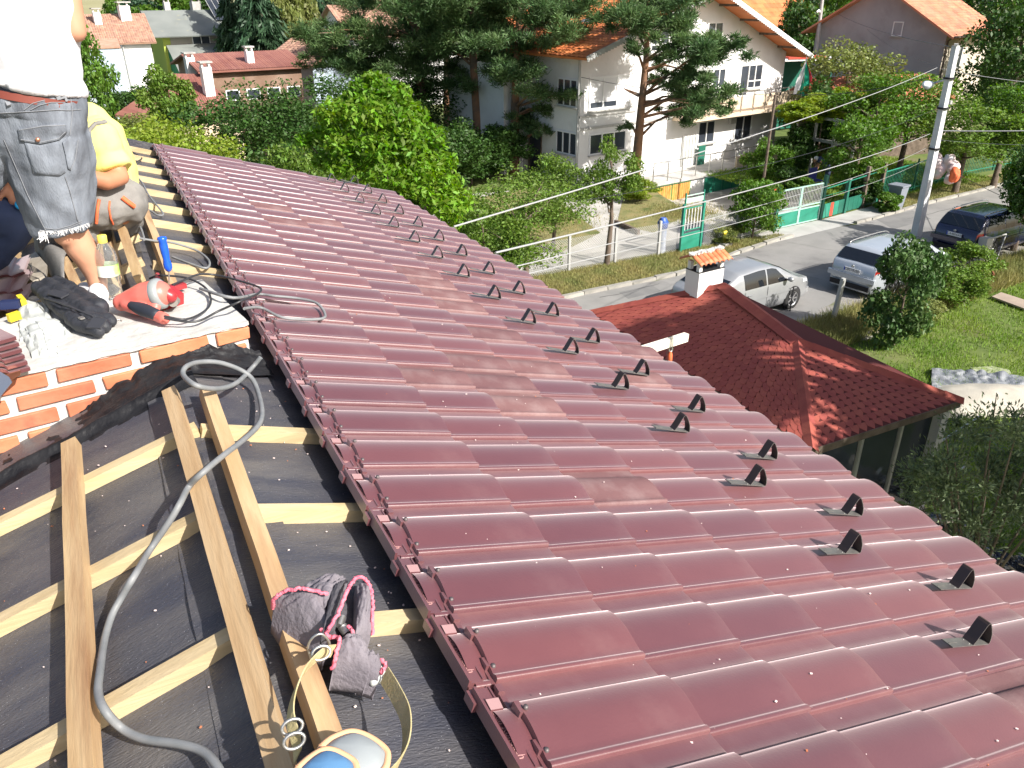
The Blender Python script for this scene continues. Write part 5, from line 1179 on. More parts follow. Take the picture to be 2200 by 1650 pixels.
SL2 = shingle_face(D_.copy(), E_.copy(), B_.copy(), B_+Vector((.001, 0, 0)), .12, .165, 'diamond', None)
def vis(S_):
    c = S_[0][len(S_[0])//2]; x, y = PX(c)
    # hidden where our own eave stands in front of it
    yl = 410+.625*(x-850)
    return (0 < x < 2200 and 0 < y < 1650 and y < yl+6), c.length
allS = [(vis(s), s) for s in SL+SL2]; seen = sorted([(v[1], i) for i, (v, s) in enumerate(allS) if v[0]])[:298]; big = {i for _, i in seen}
rest = MB()
for i, (v, s) in enumerate(allS):
    if i in big: m2 = MB(); smesh(m2, s); part('shingle', m2, SHING, roof_)
    else: smesh(rest, s)
part('shingle_rows', rest, SHINGI, roof_, kind='stuff')
mb = MB()
for (a, b) in ((E_, F_), (F_, L_)): pass
SL3 = shingle_face(E_.copy(), F_.copy(), A_.copy(), B_.copy(), .2, .3, 'round', None); rest = MB(); [smesh(rest, s) for s in SL3]; part('shingle_rows', rest, SHINGI, roof_, kind='stuff')
SL4 = shingle_face(F_.copy(), L_.copy(), A_.copy(), A_+Vector((.001, 0, 0)), .2, .3, 'round', None); rest = MB(); [smesh(rest, s) for s in SL4]; part('shingle_rows', rest, SHINGI, roof_, kind='stuff')
def ridgecap(a, b, wd=.13):
    mb = MB(); d = (b-a).normalized(); s = d.cross(Vector((0, 0, 1))).normalized(); n = max(2, int((b-a).length/.25)); up = Vector((0, 0, 1))
    for i in range(n):
        p = a.lerp(b, i/n); q = a.lerp(b, (i+1.15)/n); h = .035+.004*(i % 2)
        mb.add([p-s*wd+up*(h-.05), p+up*(h+.03), p+s*wd+up*(h-.05), q+s*wd+up*(h-.055), q+up*(h+.024), q-s*wd+up*(h-.055)], [(0, 1, 4, 5), (1, 2, 3, 4)])
    part('ridge_cap', mb, SHINGI, roof_)
for a, b in ((A_, B_), (B_, D_), (B_, E_), (A_, L_), (A_, F_)): ridgecap(a, b, .16 if a == A_ and b == B_ else .10)
mb = MB()
for a, b in ((D_, E_), (E_, F_), (D_, L_)): mb.beam(a-Vector((0, 0, .06)), b-Vector((0, 0, .06)), .03, .12)
part('fascia', mb, BARK, sh_)
mb = MB(); x0, x1, y0_, y1_ = 8.65, 11.3, 7.3, 12.8
mb.add([(x, y, z) for x in (x0, x1) for y in (y0_, y1_) for z in (0, 2.5)], [(0, 1, 3, 2), (4, 6, 7, 5), (0, 4, 5, 1), (2, 3, 7, 6), (0, 2, 6, 4), (1, 5, 7, 3)]); part('wall', mb, mat('dark_boarding', (.05, .045, .04), (.08, .07, .06), 3, rough=.9), sh_)
for xx in (8.95, 9.85, 10.75): 
    mb = MB(); mb.box((xx+.4, 7.28, 1.35), (.78, .04, 1.9)); w_ = part('glazed_panel', mb, GLASS, sh_); mb = MB(); mb.box((xx-.02, 7.27, 1.3), (.05, .06, 2.3)); part('frame_post', mb, METALW, sh_)
mb = MB(); mb.box((11.45, 7.12, 1.25), (.16, .16, 2.5)); part('corner_post', mb, mat('pale_post', (.45, .45, .46), rough=.7), sh_)
# chimney of the shed
cc = G(1517, 622, 3.25)+Vector((.06, .16, -.11)); ca = math.radians(6)
ch = None
mb = MB(); R6 = Matrix.Rotation(ca, 3, 'Z'); mb.box(cc+Vector((0, 0, .12)), (.66, .36, .74), R6); ch = part('chimney', mb, PLASTER, sh_)
mb = MB(); mb.box(cc+Vector((0, 0, .495)), (.68, .38, .012), R6); part('chimney_top', mb, DARK, ch)
for sx in (-.28, .28):
    for sy in (-.12, .12): mb = MB(); mb.box(cc+R6 @ Vector((sx, sy, .58)), (.08, .08, .17), R6); part('cap_leg', mb, PLASTER, ch)
TC = mat('new_orange_tile', (.62, .17, .07), (.66, .22, .10), 8, rough=.6, bump=.2, bscale=60, rand=.1)
for side in (-1, 1):
    for i in range(7):
        mb = MB(); w2 = .062; tl = Matrix.Rotation(side*-.48, 3, 'X')
        def cf(a, b): 
            t = PI*a; p = Vector((-w2*math.cos(t)*.95, side*(-.01-.30*b), .045*math.sin(t))); return cc+R6 @ (Vector((-.36+.12*i, 0, .83-.02*0))+tl.inverted() @ p if False else (Vector((-.36+.12*i, side*(-.01-.29*b), .80-.14*b+.045*math.sin(t)+.004*(i % 2)))+Vector((-w2*math.cos(t)*.97, 0, 0))))
        mb.grid(cf, 8, 3); o = part('cap_tile', mb, TC, ch); sol = o.modifiers.new('s', 'SOLIDIFY'); sol.thickness = .010
mb = MB()
for i in range(14): mb.box(cc+R6 @ Vector((-.40+.06*i, random.uniform(-.02, .02), .835)), (.08, .10, .05), R6 @ Matrix.Rotation(random.random(), 3, 'Z'), 0, .012)
part('cap_mortar', mb, MORTAR, ch, kind='stuff')
mb = MB(); mb.tube([cc+Vector((-.1, -.35, -.16)), cc+Vector((.25, -.38, -.12))], .035, 8, cap=False); part('loose_tile', mb, ROOFB, ch)
# flashing at the eave corner under the shed roof
# ------------------------------------------------------------------ vegetation
def leaf_mesh(name, pts, size, M, aspect=.5, up=.35, fold=.15, thin=False, dirs=None, szvar=.35, seed=0):
    rs = np.random.RandomState(seed); n = len(pts)
    nrm = rs.normal(size=(n, 3)); nrm /= np.linalg.norm(nrm, axis=1, keepdims=True)+1e-9; nrm[:, 2] = np.abs(nrm[:, 2])*(1-up)+up; nrm /= np.linalg.norm(nrm, axis=1, keepdims=True)
    t = rs.normal(size=(n, 3)) if dirs is None else dirs+rs.normal(size=(n, 3))*.45
    if dirs is None: t[:, 2] -= .3
    t -= nrm*np.sum(t*nrm, axis=1, keepdims=True) if dirs is None else 0
    t /= np.linalg.norm(t, axis=1, keepdims=True)+1e-9
    b = np.cross(nrm, t); b /= np.linalg.norm(b, axis=1, keepdims=True)+1e-9
    s = size*(1+rs.uniform(-szvar, szvar, size=(n, 1)))
    v = np.empty((n, 4, 3)); v[:, 0] = pts-t*s*.5; v[:, 1] = pts+b*s*aspect*.5+nrm*s*fold*.3; v[:, 2] = pts+t*s*.5-nrm*s*fold*.4; v[:, 3] = pts-b*s*aspect*.5+nrm*s*fold*.3
    me = bpy.data.meshes.new(name); me.vertices.add(n*4); me.vertices.foreach_set('co', v.reshape(-1))
    me.loops.add(n*4); me.loops.foreach_set('vertex_index', np.arange(n*4)); me.polygons.add(n); me.polygons.foreach_set('loop_start', np.arange(n)*4); me.polygons.foreach_set('loop_total', np.full(n, 4))
    me.materials.append(M); me.update(); me.validate(); return me
def clump_points(centers, radii, n, seed=0, flat=.7, shell=.55):
    rs = np.random.RandomState(seed); centers = np.array(centers, float); radii = np.array(radii, float)
    w_ = radii**2; idx = rs.choice(len(centers), n, p=w_/w_.sum()); d = rs.normal(size=(n, 3)); d /= np.linalg.norm(d, axis=1, keepdims=True)
    r = (shell+(1-shell)*rs.rand(n, 1))*(.85+.3*rs.rand(n, 1)); d[:, 2] *= flat
    return centers[idx]+d*r*radii[idx][:, None], d
def crown_centers(rx, rz, m_, seed, low=-.6):
    rs = np.random.RandomState(seed); out = []
    while len(out) < m_:
        p = rs.normal(size=3); p /= np.linalg.norm(p); p *= .35+.5*rs.rand()**.5
        if p[2] < low: continue
        out.append((p[0]*rx, p[1]*rx, p[2]*rz))
    return out
VAR = {}
def crown_var(key, kind, seed):
    if key in VAR: return VAR[key]
    if kind == 'broad':
        c = crown_centers(1, 1, 26, seed); pts, d = clump_points(c, np.random.RandomState(seed).uniform(.22, .38, 26), 5200, seed); VAR[key] = (pts, None, c)
    elif kind == 'dense':
        c = crown_centers(1, 1, 34, seed, -.9); pts, d = clump_points(c, np.random.RandomState(seed).uniform(.24, .36, 34), 7500, seed); VAR[key] = (pts, None, c)
    elif kind == 'spruce':
        rs = np.random.RandomState(seed); pts = []; dr = []; c = []
        for lay in range(18):
            h = lay/18; R = (1-h)*.95+.05; nb = int(5+9*(1-h))
            for k in range(nb):
                a = rs.rand()*6.28; L = R*(.75+.3*rs.rand()); c.append((math.cos(a)*L*.6, math.sin(a)*L*.6, h*2-1))
                for q in range(int(60*R)+12):
                    s = rs.rand()**.6; pts.append((math.cos(a)*L*s+rs.normal()*.05, math.sin(a)*L*s+rs.normal()*.05, h*2-1-.22*s*s*R+rs.normal()*.025)); dr.append((math.cos(a), math.sin(a), -.5))
        VAR[key] = (np.array(pts), np.array(dr), c)
    return VAR[key]
MESHES = {}
def tree(name, label, base, h, rx, rz, M, kind='broad', leaf=.16, seed=1, trunk=.12, group=None, cat='tree', zc=None, ry=None, bark=None, asp=.55, tilt=0):
    base = Vector(base); root = thing(name, label, cat, base, 0, group); ry = ry or rx
    zc = h-rz if zc is None else zc
    key = (kind, seed % 4, round(leaf/max(rx, .1), 2), M.name, asp)
    pts, dirs, cen = crown_var((kind, seed % 4), kind, seed % 4+3)
    if key not in MESHES: MESHES[key] = leaf_mesh('crown', pts, leaf/rx, M, asp if kind != 'spruce' else .22, seed=seed, dirs=dirs)
    o = bpy.data.objects.new('crown', MESHES[key]); COL.objects.link(o); o.parent = root; o.location = (0, 0, zc); o.scale = (rx, ry, rz); o.rotation_euler = (0, 0, seed*1.7)
    mb = MB(); top = zc+(rz*.3 if kind != 'spruce' else rz*.9)
    mb.tube([(0, 0, -.1), (.03*h, .01*h, top*.45), (0, 0, top)], [trunk*1.2, trunk*.8, trunk*.25], 7)
    if kind != 'spruce':
        cs, sn = math.cos(seed*1.7), math.sin(seed*1.7)
        for c in cen[:9]:
            e = Vector(((c[0]*cs-c[1]*sn)*rx, (c[0]*sn+c[1]*cs)*ry, zc+c[2]*rz)); s0 = Vector((0, 0, max(.3, min(top*.95, e.z-.35*rz)))); mb.tube([s0, s0.lerp(e, .5)+Vector((0, 0, -.05*rz)), e], [trunk*.45, trunk*.25, .012], 5)
    part('trunk', mb, bark or BARK, root, world=False); return root
def bush(label, base, h, r, M, leaf=.10, seed=1, group=None, kind='dense', name='bush', asp=.55):
    return tree(name, label, base, h, r, h/2*1.05, M, kind, leaf, seed, .04, group, 'bush', zc=h/2, asp=asp)

def custom(name, label, base, trunk, clumps, M, n, leaf, asp, cat='tree', seed=3, flat=.7, branches=None, bark=BARK, group=None, dirout=False, up=.35):
    root = thing(name, label, cat, base, 0, group); C_ = [tuple(c) for c, r in clumps]; Rr = [r for c, r in clumps]
    pts, d = clump_points(C_, Rr, n, seed, flat, .1 if dirout else .5)
    dirs = None
    if dirout: dirs = d*1.0; dirs[:, 2] += .45
    me = leaf_mesh('crown', pts, leaf, M, asp, seed=seed, dirs=dirs, up=up); o = part('crown', me, M, root)
    mb = MB()
    for P, r in trunk: mb.tube(P, r, 8)
    part('trunk', mb, bark, root)
    if branches:
        mb = MB()
        for P, r in branches: mb.tube(P, r, 5)
        part('branches', mb, bark, root, kind=None)
    return root
# the near walnut beyond the far gable
dw = 18.5
cl = []
for (x, y, r, dz) in ((800, 190, .55, 0), (760, 215, .5, .3), (845, 210, .5, .2), (720, 245, .5, 0), (790, 250, .65, -.4), (850, 265, .6, -.2), (890, 250, .45, .2), (700, 290, .4, .2), (740, 300, .6, -.5), (810, 310, .65, -.6), (870, 320, .6, -.4), (920, 300, .5, 0), (690, 340, .45, .1), (750, 355, .55, -.4), (830, 370, .6, -.6), (900, 370, .6, -.5), (950, 350, .5, -.1), (960, 400, .5, -.3), (920, 420, .5, -.6), (880, 400, .5, -.5), (960, 450, .5, -.4), (990, 430, .4, 0), (800, 340, .7, 1.2), (860, 300, .8, 1.4), (740, 330, .6, 1.0), (900, 440, .6, .6), (975, 480, .4, -.2), (810, 165, .3, 0), (770, 180, .3, .2), (870, 190, .35, .3), (650, 300, .3, .4)):
    cl.append((D(x+random.uniform(-8, 8), y+random.uniform(-8, 8), dw+dz), r*random.uniform(.62, .95)))
wb = Vector((D(860, 400, dw+.6).x, D(860, 400, dw+.6).y, 0))
tr_ = [([wb, wb+Vector((0, 0, 2.0)), D(850, 300, dw+.7)], [.22, .17, .08])]
br_ = [([wb+Vector((0, 0, 2.2)), wb.lerp(c, .5)+Vector((0, 0, 1.4)), c], [.08, .05, .015]) for c, r in cl[::2]]
custom('walnut_tree', 'bright green walnut tree with large drooping leaves close beyond the roof end', wb, tr_, cl, LWAL, 15000, .155, .42, seed=5, branches=br_, up=.3)
# pines
def _z(p): return p
def pine(label, base, tp, clumps, dist, n, seed, tr=.26, arms=()):
    base = Vector(base); P = [base]+[D(x, y, dist) for x, y in tp]; N = len(P); rr_ = [tr*(1-.75*i/(N-1)) for i in range(N)]
    rs = random.Random(seed); cl = []
    for (x, y, r) in clumps:
        c = D(x, y, dist+rs.uniform(-2.2, 2.2))
        for k in range(6): cl.append((c+Vector((rs.uniform(-1, 1), rs.uniform(-1, 1), rs.uniform(-.6, .5)))*r*1.15, r*rs.uniform(.4, .85)))
    br = []
    for c, r in cl[::6]:
        s_ = min((P[i].lerp(P[i+1], t) for i in range(N-1) for t in (0, .25, .5, .75, 1)), key=lambda q: (q-(c-Vector((0, 0, .8)))).length); br.append(([s_, s_.lerp(c, .55)+Vector((0, 0, .15)), c], [.07, .05, .015]))
    for a in arms: br.append(([D(x, y, dist) for x, y in a], [.09]+[.05]*(len(a)-2)+[.02]))
    return custom('pine_tree', label, base, [(P, rr_)], cl, LPIN, int(n*4.2), .24, .15, seed=seed, flat=.62, branches=br, bark=BARKP, group='tall pines in front of the white house', dirout=True)
dp = 37.0
B0 = G(1362, 408)
pine('pine standing against the white facade with branches reaching right', B0, [(1370, 320), (1378, 230), (1388, 130), (1392, 40), (1396, -60)], [(1345, 15, 1.0), (1400, 20, 1.1), (1440, 35, .8), (1370, -30, 1.2), (1420, -40, 1.2), (1335, 45, .5), (1380, 60, .5), (1460, 105, .8), (1500, 110, .9), (1540, 105, .8), (1575, 88, .55), (1450, 150, .7), (1480, 140, .7), (1470, 190, .7), (1500, 180, .5), (1520, 218, .8), (1550, 222, .5), (1480, 215, .9), (1490, 250, .5), (1450, 240, .6), (1340, 265, .3), (1375, 100, .4)], 37, 15000, 21, .24, [[(1384, 180), (1430, 165), (1500, 115), (1560, 95)], [(1374, 220), (1430, 215), (1500, 225)], [(1380, 150), (1430, 140), (1470, 150)], [(1390, 75), (1350, 40), (1340, 20)], [(1373, 205), (1350, 195), (1340, 190)]])
pb_ = Vector(D(1105, 320, 41)); pb_.z = 0
pine('pine with a hanging crown before the shaded left wall of the white house', pb_, [(1106, 250), (1108, 170), (1112, 80), (1118, -20), (1120, -90)], [(1130, 130, 1.4), (1170, 120, 1.2), (1190, 80, 1.0), (1160, 50, 1.3), (1110, 60, 1.2), (1200, 40, .9), (1150, -10, 1.4), (1100, -20, 1.4), (1190, -10, 1.1), (1150, 170, 1.2), (1190, 190, .9), (1215, 195, .6), (1200, 235, .5), (1150, 215, 1.1), (1130, 245, .9), (1170, 250, .7), (1120, 280, .6), (1155, 275, .5), (1215, 20, .6), (1100, 150, .8)], 41, 16000, 22, .26)
pb2 = Vector(D(1030, 320, 43)); pb2.z = 0
pine('thick trunked pine in the middle of the dark group', pb2, [(1028, 260), (1022, 190), (1015, 100), (1010, -10), (1005, -90)], [(1040, 140, 1.2), (1070, 110, 1.2), (1000, 110, 1.3), (960, 140, 1.1), (1040, 70, 1.3), (990, 60, 1.3), (1070, 40, 1.2), (1020, 10, 1.4), (970, 10, 1.2), (1030, -50, 1.5), (980, -60, 1.4), (1080, -40, 1.3), (1040, 175, .9), (1060, 190, .6), (970, 170, .8)], 43, 14000, 23, .36)
pb3 = Vector(D(912, 300, 45)); pb3.z = 0
pine('broad pine whose branches reach far left over the cottages', pb3, [(908, 240), (903, 180), (896, 100), (885, 20), (880, -80)], [(650, 95, .9), (680, 70, 1.0), (720, 90, 1.1), (700, 120, .8), (760, 110, 1.2), (740, 60, .8), (790, 70, 1.2), (830, 90, 1.3), (860, 50, 1.3), (820, 130, 1.2), (780, 150, .9), (860, 150, 1.2), (900, 120, 1.3), (930, 150, 1.1), (900, 60, 1.3), (940, 90, 1.2), (850, 0, 1.4), (800, 20, 1.0), (900, -10, 1.5), (860, -60, 1.5), (930, 40, 1.1), (920, 185, .8), (880, 190, .7), (950, 165, .7), (740, 140, .6), (660, 130, .5)], 45, 19000, 24, .36)
pine('pine rising behind the gap between the dark crowns', Vector((D(960, 250, 56).x, D(960, 250, 56).y, 0)), [(960, 150), (960, 50), (960, -60)], [(960, 40, 1.8), (920, 10, 1.8), (1000, 20, 1.8), (960, -40, 1.8), (1060, 0, 1.8), (1080, 60, 1.5), (800, 0, 1.8), (850, -20, 1.8), (760, 30, 1.4)], 56, 9000, 25, .3)
# garden trees and bushes: (label, px, py of the base, distance, height, rx, rz, leaf material, kind, leaf size)
def gt(label, px, py, dist, h, rx, rz, M, kind='broad', leaf=.16, seed=1, trunk=.12, name='tree', group=None, zc=None):
    p = D(px, py, dist); return tree(name, label, (p.x, p.y, 0), h, rx, rz, M, kind, leaf, seed, trunk, group, 'tree', zc)
gt('apple tree with loose crown standing in the court left of the pedestrian gate', 1128, 440, 23.8, 3.9, 2.2, 1.7, LAPP, 'dense', .10, 1, .09, 'apple_tree')
gt('smaller apple tree close behind the walnut', 1035, 430, 22.5, 3.6, 1.5, 1.6, LAPP, 'dense', .10, 2, .08, 'apple_tree')
gt('pale green bush tree at the corner of the shaded house wall', 1190, 400, 28, 3.4, 1.6, 1.4, LAPP, 'dense', .11, 3, .07, 'apple_tree')
gt('thin vine covered dark trunked tree beside the pine trunk', 1312, 400, 26.5, 4.4, 1.0, 1.35, LAPP, 'broad', .085, 2, .09, 'fruit_tree')
bush('low bright weed bush between walnut and chain link fence', G(1075, 545), 1.5, 1.1, LMID, .10, 1)
bush('low green bush at the roof eave beside the fence end', G(1010, 500), 1.4, 1.0, LMID, .10, 2)
bush('yellow green bush at the foot of the pine before the orange doors', G(1375, 432), 1.0, .9, LYEL, .09, 3)
bush('tall green bush between the pedestrian gate and the double gate', G(1615, 512), 2.5, 1.15, LMID, .11, 0)
bush('dry bush on the verge beside the yellow stub', G(1555, 520), .7, .8, LOLV, .08, 1)
bush('leafy vine bush at the right end of the terrace', G(1640, 395), 2.2, 1.2, LMID, .12, 2)
bush('dark vine on posts at the right corner of the house', G(1700, 385), 2.4, 1.0, LDK, .14, 3)
for i, (x, y, dist, r) in enumerate(((1720, 240, 42, 1.3), (1770, 230, 43, 1.5), (1815, 215, 44, 1.4))):
    p = D(x, y, dist); tree('vine', ['yellow green vine canopy nearest the flag', 'yellow green vine canopy in the middle of the pergola', 'yellow green vine canopy at the right of the pergola'][i], (p.x, p.y, 0), p.z+.5, r, .65, LYEL, 'dense', .16, i, .05, 'vines on the pergola', 'vine', zc=p.z)
gt('silvery olive tree below the shaded gable of the grey house', 1820, 170, 48, 6.3, 3.0, 2.5, LOLV, 'dense', .2, 1, .14)
gt('dark tree beneath the olive coloured one right of the flag', 1775, 210, 46, 4.6, 2.2, 2.2, LDK, 'dense', .2, 2, .14)
gt('apple tree with dense crown left of the lamp pole', 1880, 260, 42, 5.0, 2.4, 1.9, LMID, 'dense', .15, 3, .14, 'apple_tree')
gt('apple tree just behind the lamp pole', 1960, 220, 44, 5.5, 2.4, 2.0, LAPP, 'dense', .16, 0, .14, 'apple_tree')
gt('low fruit tree in the garden behind the green fence', 1850, 300, 38.5, 3.7, 1.6, 1.5, LMID, 'dense', .14, 1, .12, 'fruit_tree')
gt('apple tree right of the lamp pole above the green bars', 2090, 250, 42, 4.4, 2.5, 1.7, LAPP, 'dense', .16, 2, .14, 'apple_tree')
gt('apple tree at the right edge above the bar fence', 2180, 220, 44, 4.6, 2.5, 1.8, LMID, 'dense', .16, 3, .14, 'apple_tree')
gt('tall dark broadleaf tree at the top right beside the grey house', 2180, 150, 56, 9.0, 3.6, 4.3, LDK, 'dense', .25, 0, .25)
gt('dark tree behind the top right corner', 2230, 60, 70, 10.0, 4.5, 5, LDK, 'dense', .3, 1, .25)
gt('green trees right of the orange roof at the top', 1715, 90, 66, 8.6, 3.0, 4.2, LDK, 'dense', .25, 2, .2)
gt('green tree behind the street pole at the top', 1790, 60, 72, 9.6, 3.6, 4.6, LMID, 'dense', .28, 3, .2)
gt('tall green tree between the orange roof and the grey gable', 1750, 60, 84, 11.5, 4.4, 5.4, LDK, 'dense', .3, 1, .2)
gt('green tree peeking over the white barge board', 1590, 30, 75, 9.0, 3.0, 3.5, LMID, 'dense', .28, 0, .2)
bush('small shrub in the garden near the black pole', G(1690, 420), 1.3, .8, LDK, .11, 1)
bush('small round shrub behind the board fence', G(1845, 440), 1.4, .8, LDK, .12, 2)
bush('low shrub by the garden path behind the double gate', G(1720, 430), 1.0, .7, LMID, .11, 3)
bush('low orange tinted shrub in the shaded garden', G(1800, 360), 1.2, 1.3, LOLV, .11, 0)
bush('weeds beside the grey wheelie bin', G(1905, 455), .8, .6, LMID, .10, 1)
gt('garden tree at the far right over the bar fence', 2150, 330, 46, 4.2, 1.4, 1.6, LMID, 'dense', .14, 1, .1, 'fruit_tree')
gt('dark overhanging tree at the right edge above the blue car', 2262, 470, 31.5, 5.2, 2.0, 2.2, LDK, 'dense', .14, 0, .15)
gt('leafy branches hanging in from the right edge over the road', 2215, 400, 33.0, 4.6, 1.0, 1.9, LMID, 'broad', .14, 2, .1)
# left side
L2 = [('yellow green hedge bush behind the yellow shirt', 250, 260, 27, 5.7, 2.4, 2.1, LYEL, 'dense', .13), ('yellow green hedge bush next along from the yellow shirt', 335, 260, 26, 5.4, 2.2, 2.0, LYEL, 'dense', .13), ('light green hedge bush at the roof corner', 410, 280, 25, 5.0, 1.8, 2.0, LYEL, 'dense', .13), ('mid green shrub with pale flowers left of the dark trees', 290, 225, 32, 4.6, 2.2, 1.3, LOLV, 'dense', .13),
      ('dark tree in front of the brown red roofs', 470, 240, 34, 5.4, 3.0, 2.4, LDK, 'dense', .16), ('dark tree below the ribbed roof', 560, 260, 33, 5.6, 3.0, 2.5, LDK, 'dense', .16), ('dark tree between the walnut and the ribbed roof', 640, 250, 34, 5.6, 3.0, 2.6, LDK, 'dense', .16), ('leafy tree with small leaves at left of the walnut', 620, 320, 22, 4.9, 1.5, 1.7, LAPP, 'dense', .11), ('dark green shrub right above the roof corner', 480, 320, 25, 4.1, 2.0, 1.4, LDK, 'dense', .13), ('shaded shrub above the first roof tiles', 560, 340, 23, 3.9, 1.8, 1.4, LDK, 'dense', .12),
      ('pale green tree standing in front of the wing roof', 345, 180, 38, 5.9, 1.2, 1.5, LAPP, 'dense', .13), ('leafy tree left of the white cottage wall', 165, 130, 50, 7.0, 1.8, 3.2, LMID, 'dense', .17), ('dark conifer shrub under the white cottage', 250, 180, 52, 3.8, 1.8, 1.4, LDK, 'dense', .17), ('dark conifer shrub between the cottage and the green house', 310, 170, 54, 3.6, 1.6, 1.4, LDK, 'dense', .17)]
for i, (lb, x, y, di, h, rx, rz, M, kd, lf) in enumerate(L2): gt(lb, x, y, di, h, rx, rz, M, kd, lf, i, .1, 'shrub' if 'shrub' in lb or 'hedge' in lb else 'tree')
for i, (x, dist, h, rx) in enumerate(((520, 78, 12.5, 3.2), (565, 74, 13, 3.4), (600, 80, 13, 3.2), (490, 88, 11, 3.0), (700, 82, 12, 3.6))):
    gt(['spruce behind the glazed roof terrace', 'tall dark spruce right of the grey roof', 'spruce beside the pale yellow poplar', 'small far spruce left of the dark ones', 'spruce behind the left reach of the pine'][i], x, 120, dist, h, rx, h*.47, LSPR, 'spruce', .55, i, .2, 'spruce_tree', 'spruces at the top left')
gt('pale yellow green poplar right of the spruces', 628, 60, 78, 9.5, 2.2, 4.6, leafm('poplar_leaves', (.16, .19, .05), (.22, .24, .08), .3), 'broad', .3, 1, .2, 'poplar_tree')
FTN = ['behind the left reach of the broad pine', 'above the pink roof', 'between the two left pines', 'above the middle pine', 'right of the middle pine', 'left of the orange roof', 'behind the orange roof', 'behind the green house chimneys', 'behind the tan roofed cottage', 'behind the glazed terrace', 'at the edge of the meadow', 'behind the grey house gable', 'at the right of the terracotta roof', 'left of the grey house gable', 'behind the small orange roofed house', 'over the white barge board', 'behind the gable peak', 'over the roof window']
for i, (x, dist, h, rx) in enumerate(((690, 100, 12, 5), (760, 96, 12, 5), (850, 92, 13, 5), (950, 92, 13, 5.5), (1050, 95, 13, 5.5), (1130, 100, 13, 5), (1240, 105, 13, 5), (370, 105, 8.8, 4), (300, 110, 8.8, 3.5), (430, 110, 9.4, 4), (250, 150, 8, 3), (2010, 105, 13, 6), (2120, 95, 13, 6), (1860, 110, 14, 6), (1680, 120, 13, 6), (1560, 120, 13, 6), (1440, 110, 13, 6), (1340, 110, 13, 6))):
    gt('far background tree, '+FTN[i], x, 40, dist, h, rx, h*.45, (LDK, LMID, LSPR)[i % 3], 'dense', .4, i, .2, 'tree', 'far trees behind the houses')
for i, (x, dist, h, r) in enumerate(((900, 38, 3.4, 2.2), (955, 36, 3.2, 2.0), (1010, 39, 3.2, 2.0), (1070, 40, 2.6, 1.8), (940, 46, 4.5, 3), (860, 44, 5, 3), (790, 42, 5, 3), (720, 40, 5, 3))):
    gt(['dark shrub under the broad pine trunk', 'dark shrub left of the thick pine trunk', 'dark shrub at the foot of the thick pine', 'low shrub at the foot of the hanging pine', 'shaded bush deep between the pines', 'shaded bush behind the walnut crown', 'shaded bush left behind the walnut', 'dark bush between walnut and pale blue cottage'][i], x, 300, dist, h, r, h*.5, LDK, 'dense', .16, i, .06, 'shrub')
# big trees beyond the right edge, only their shade reaches the shed
def shade_tree(p, h, rx, rz, seed, kind='broad', label=''): tree('tree', label, p, h, rx, rz, LMID, kind, .26 if kind == 'dense' else .2, seed, .2, None, 'tree')
rsh = random.Random(12); SC = [(Vector((12.4+rsh.uniform(-2.1, 1.6), 3.6+rsh.uniform(-2.0, 2.2), rsh.uniform(6.9, 9.4))), rsh.uniform(.5, 1.0)) for _ in range(20)]
stb = Vector((14.0, 2.4, 0)); custom('tree', 'tall tree beyond the right edge that dapples the shed roof', stb, [([stb, Vector((13.6, 2.8, 4)), Vector((12.8, 3.4, 8.5))], [.22, .16, .05])], SC, LMID, 24000, .17, .5, seed=12, branches=[([Vector((13.3, 3.0, 5)), Vector((13.0, 3.2, 6)).lerp(c, .5), c], [.07, .05, .015]) for c, r in SC])
shade_tree((14.6, 2.6, 0), 10.8, 1.5, 1.5, 2, 'broad', 'second tall tree beyond the right edge near the shed')
shade_tree((13.6, -.6, 0), 9.4, 3.0, 3.2, 3, 'dense', 'dense tree beyond the lower right corner by the eave')
shade_tree((17.5, .5, 0), 9.0, 3.0, 3.5, 0, 'dense', 'dense tree beyond the right edge shading the silver shrub')
# bush by the cars
bush('dark leafy bush with pale glints growing before the silver estate car', G(1918, 742), 3.0, 1.02, LBUSH, .10, 1, None, 'dense', asp=.6)
bush('smaller green weed bush right of the dark leafy one', G(2020, 650), 1.3, 1.1, LAPP, .09, 2)
bush('weedy shrub below the blue estate car', G(2070, 610), 1.3, 1.0, LAPP, .09, 3)
bush('brownish weeds at the foot of the leaning post', G(1965, 690), .8, .8, LOLV, .08, 0)
# silver shrub under the eave at right
sc_ = []; rs = random.Random(4)
for i in range(60):
    x = rs.uniform(1960, 2290); y = rs.uniform(880, 1190) if x > 2040 else rs.uniform(980, 1120)
    sc_.append((D(x, y, rs.uniform(10.2, 12.2)), rs.uniform(.22, .42)))
sb = Vector((D(2160, 1050, 11.3).x, D(2160, 1050, 11.3).y, 0))
sbr = [([sb, sb.lerp(c, .5)+Vector((0, 0, .3)), c+Vector((0, 0, r))], [.03, .018, .006]) for c, r in sc_[::3]]
custom('silver_shrub', 'tall shrub with narrow silvery leaves at the right below the eave', sb, [([sb, sb+Vector((0, 0, .8))], [.08, .05])], sc_, LSIL, 17000, .075, .32, 'shrub', 9, .9, sbr, dirout=True)

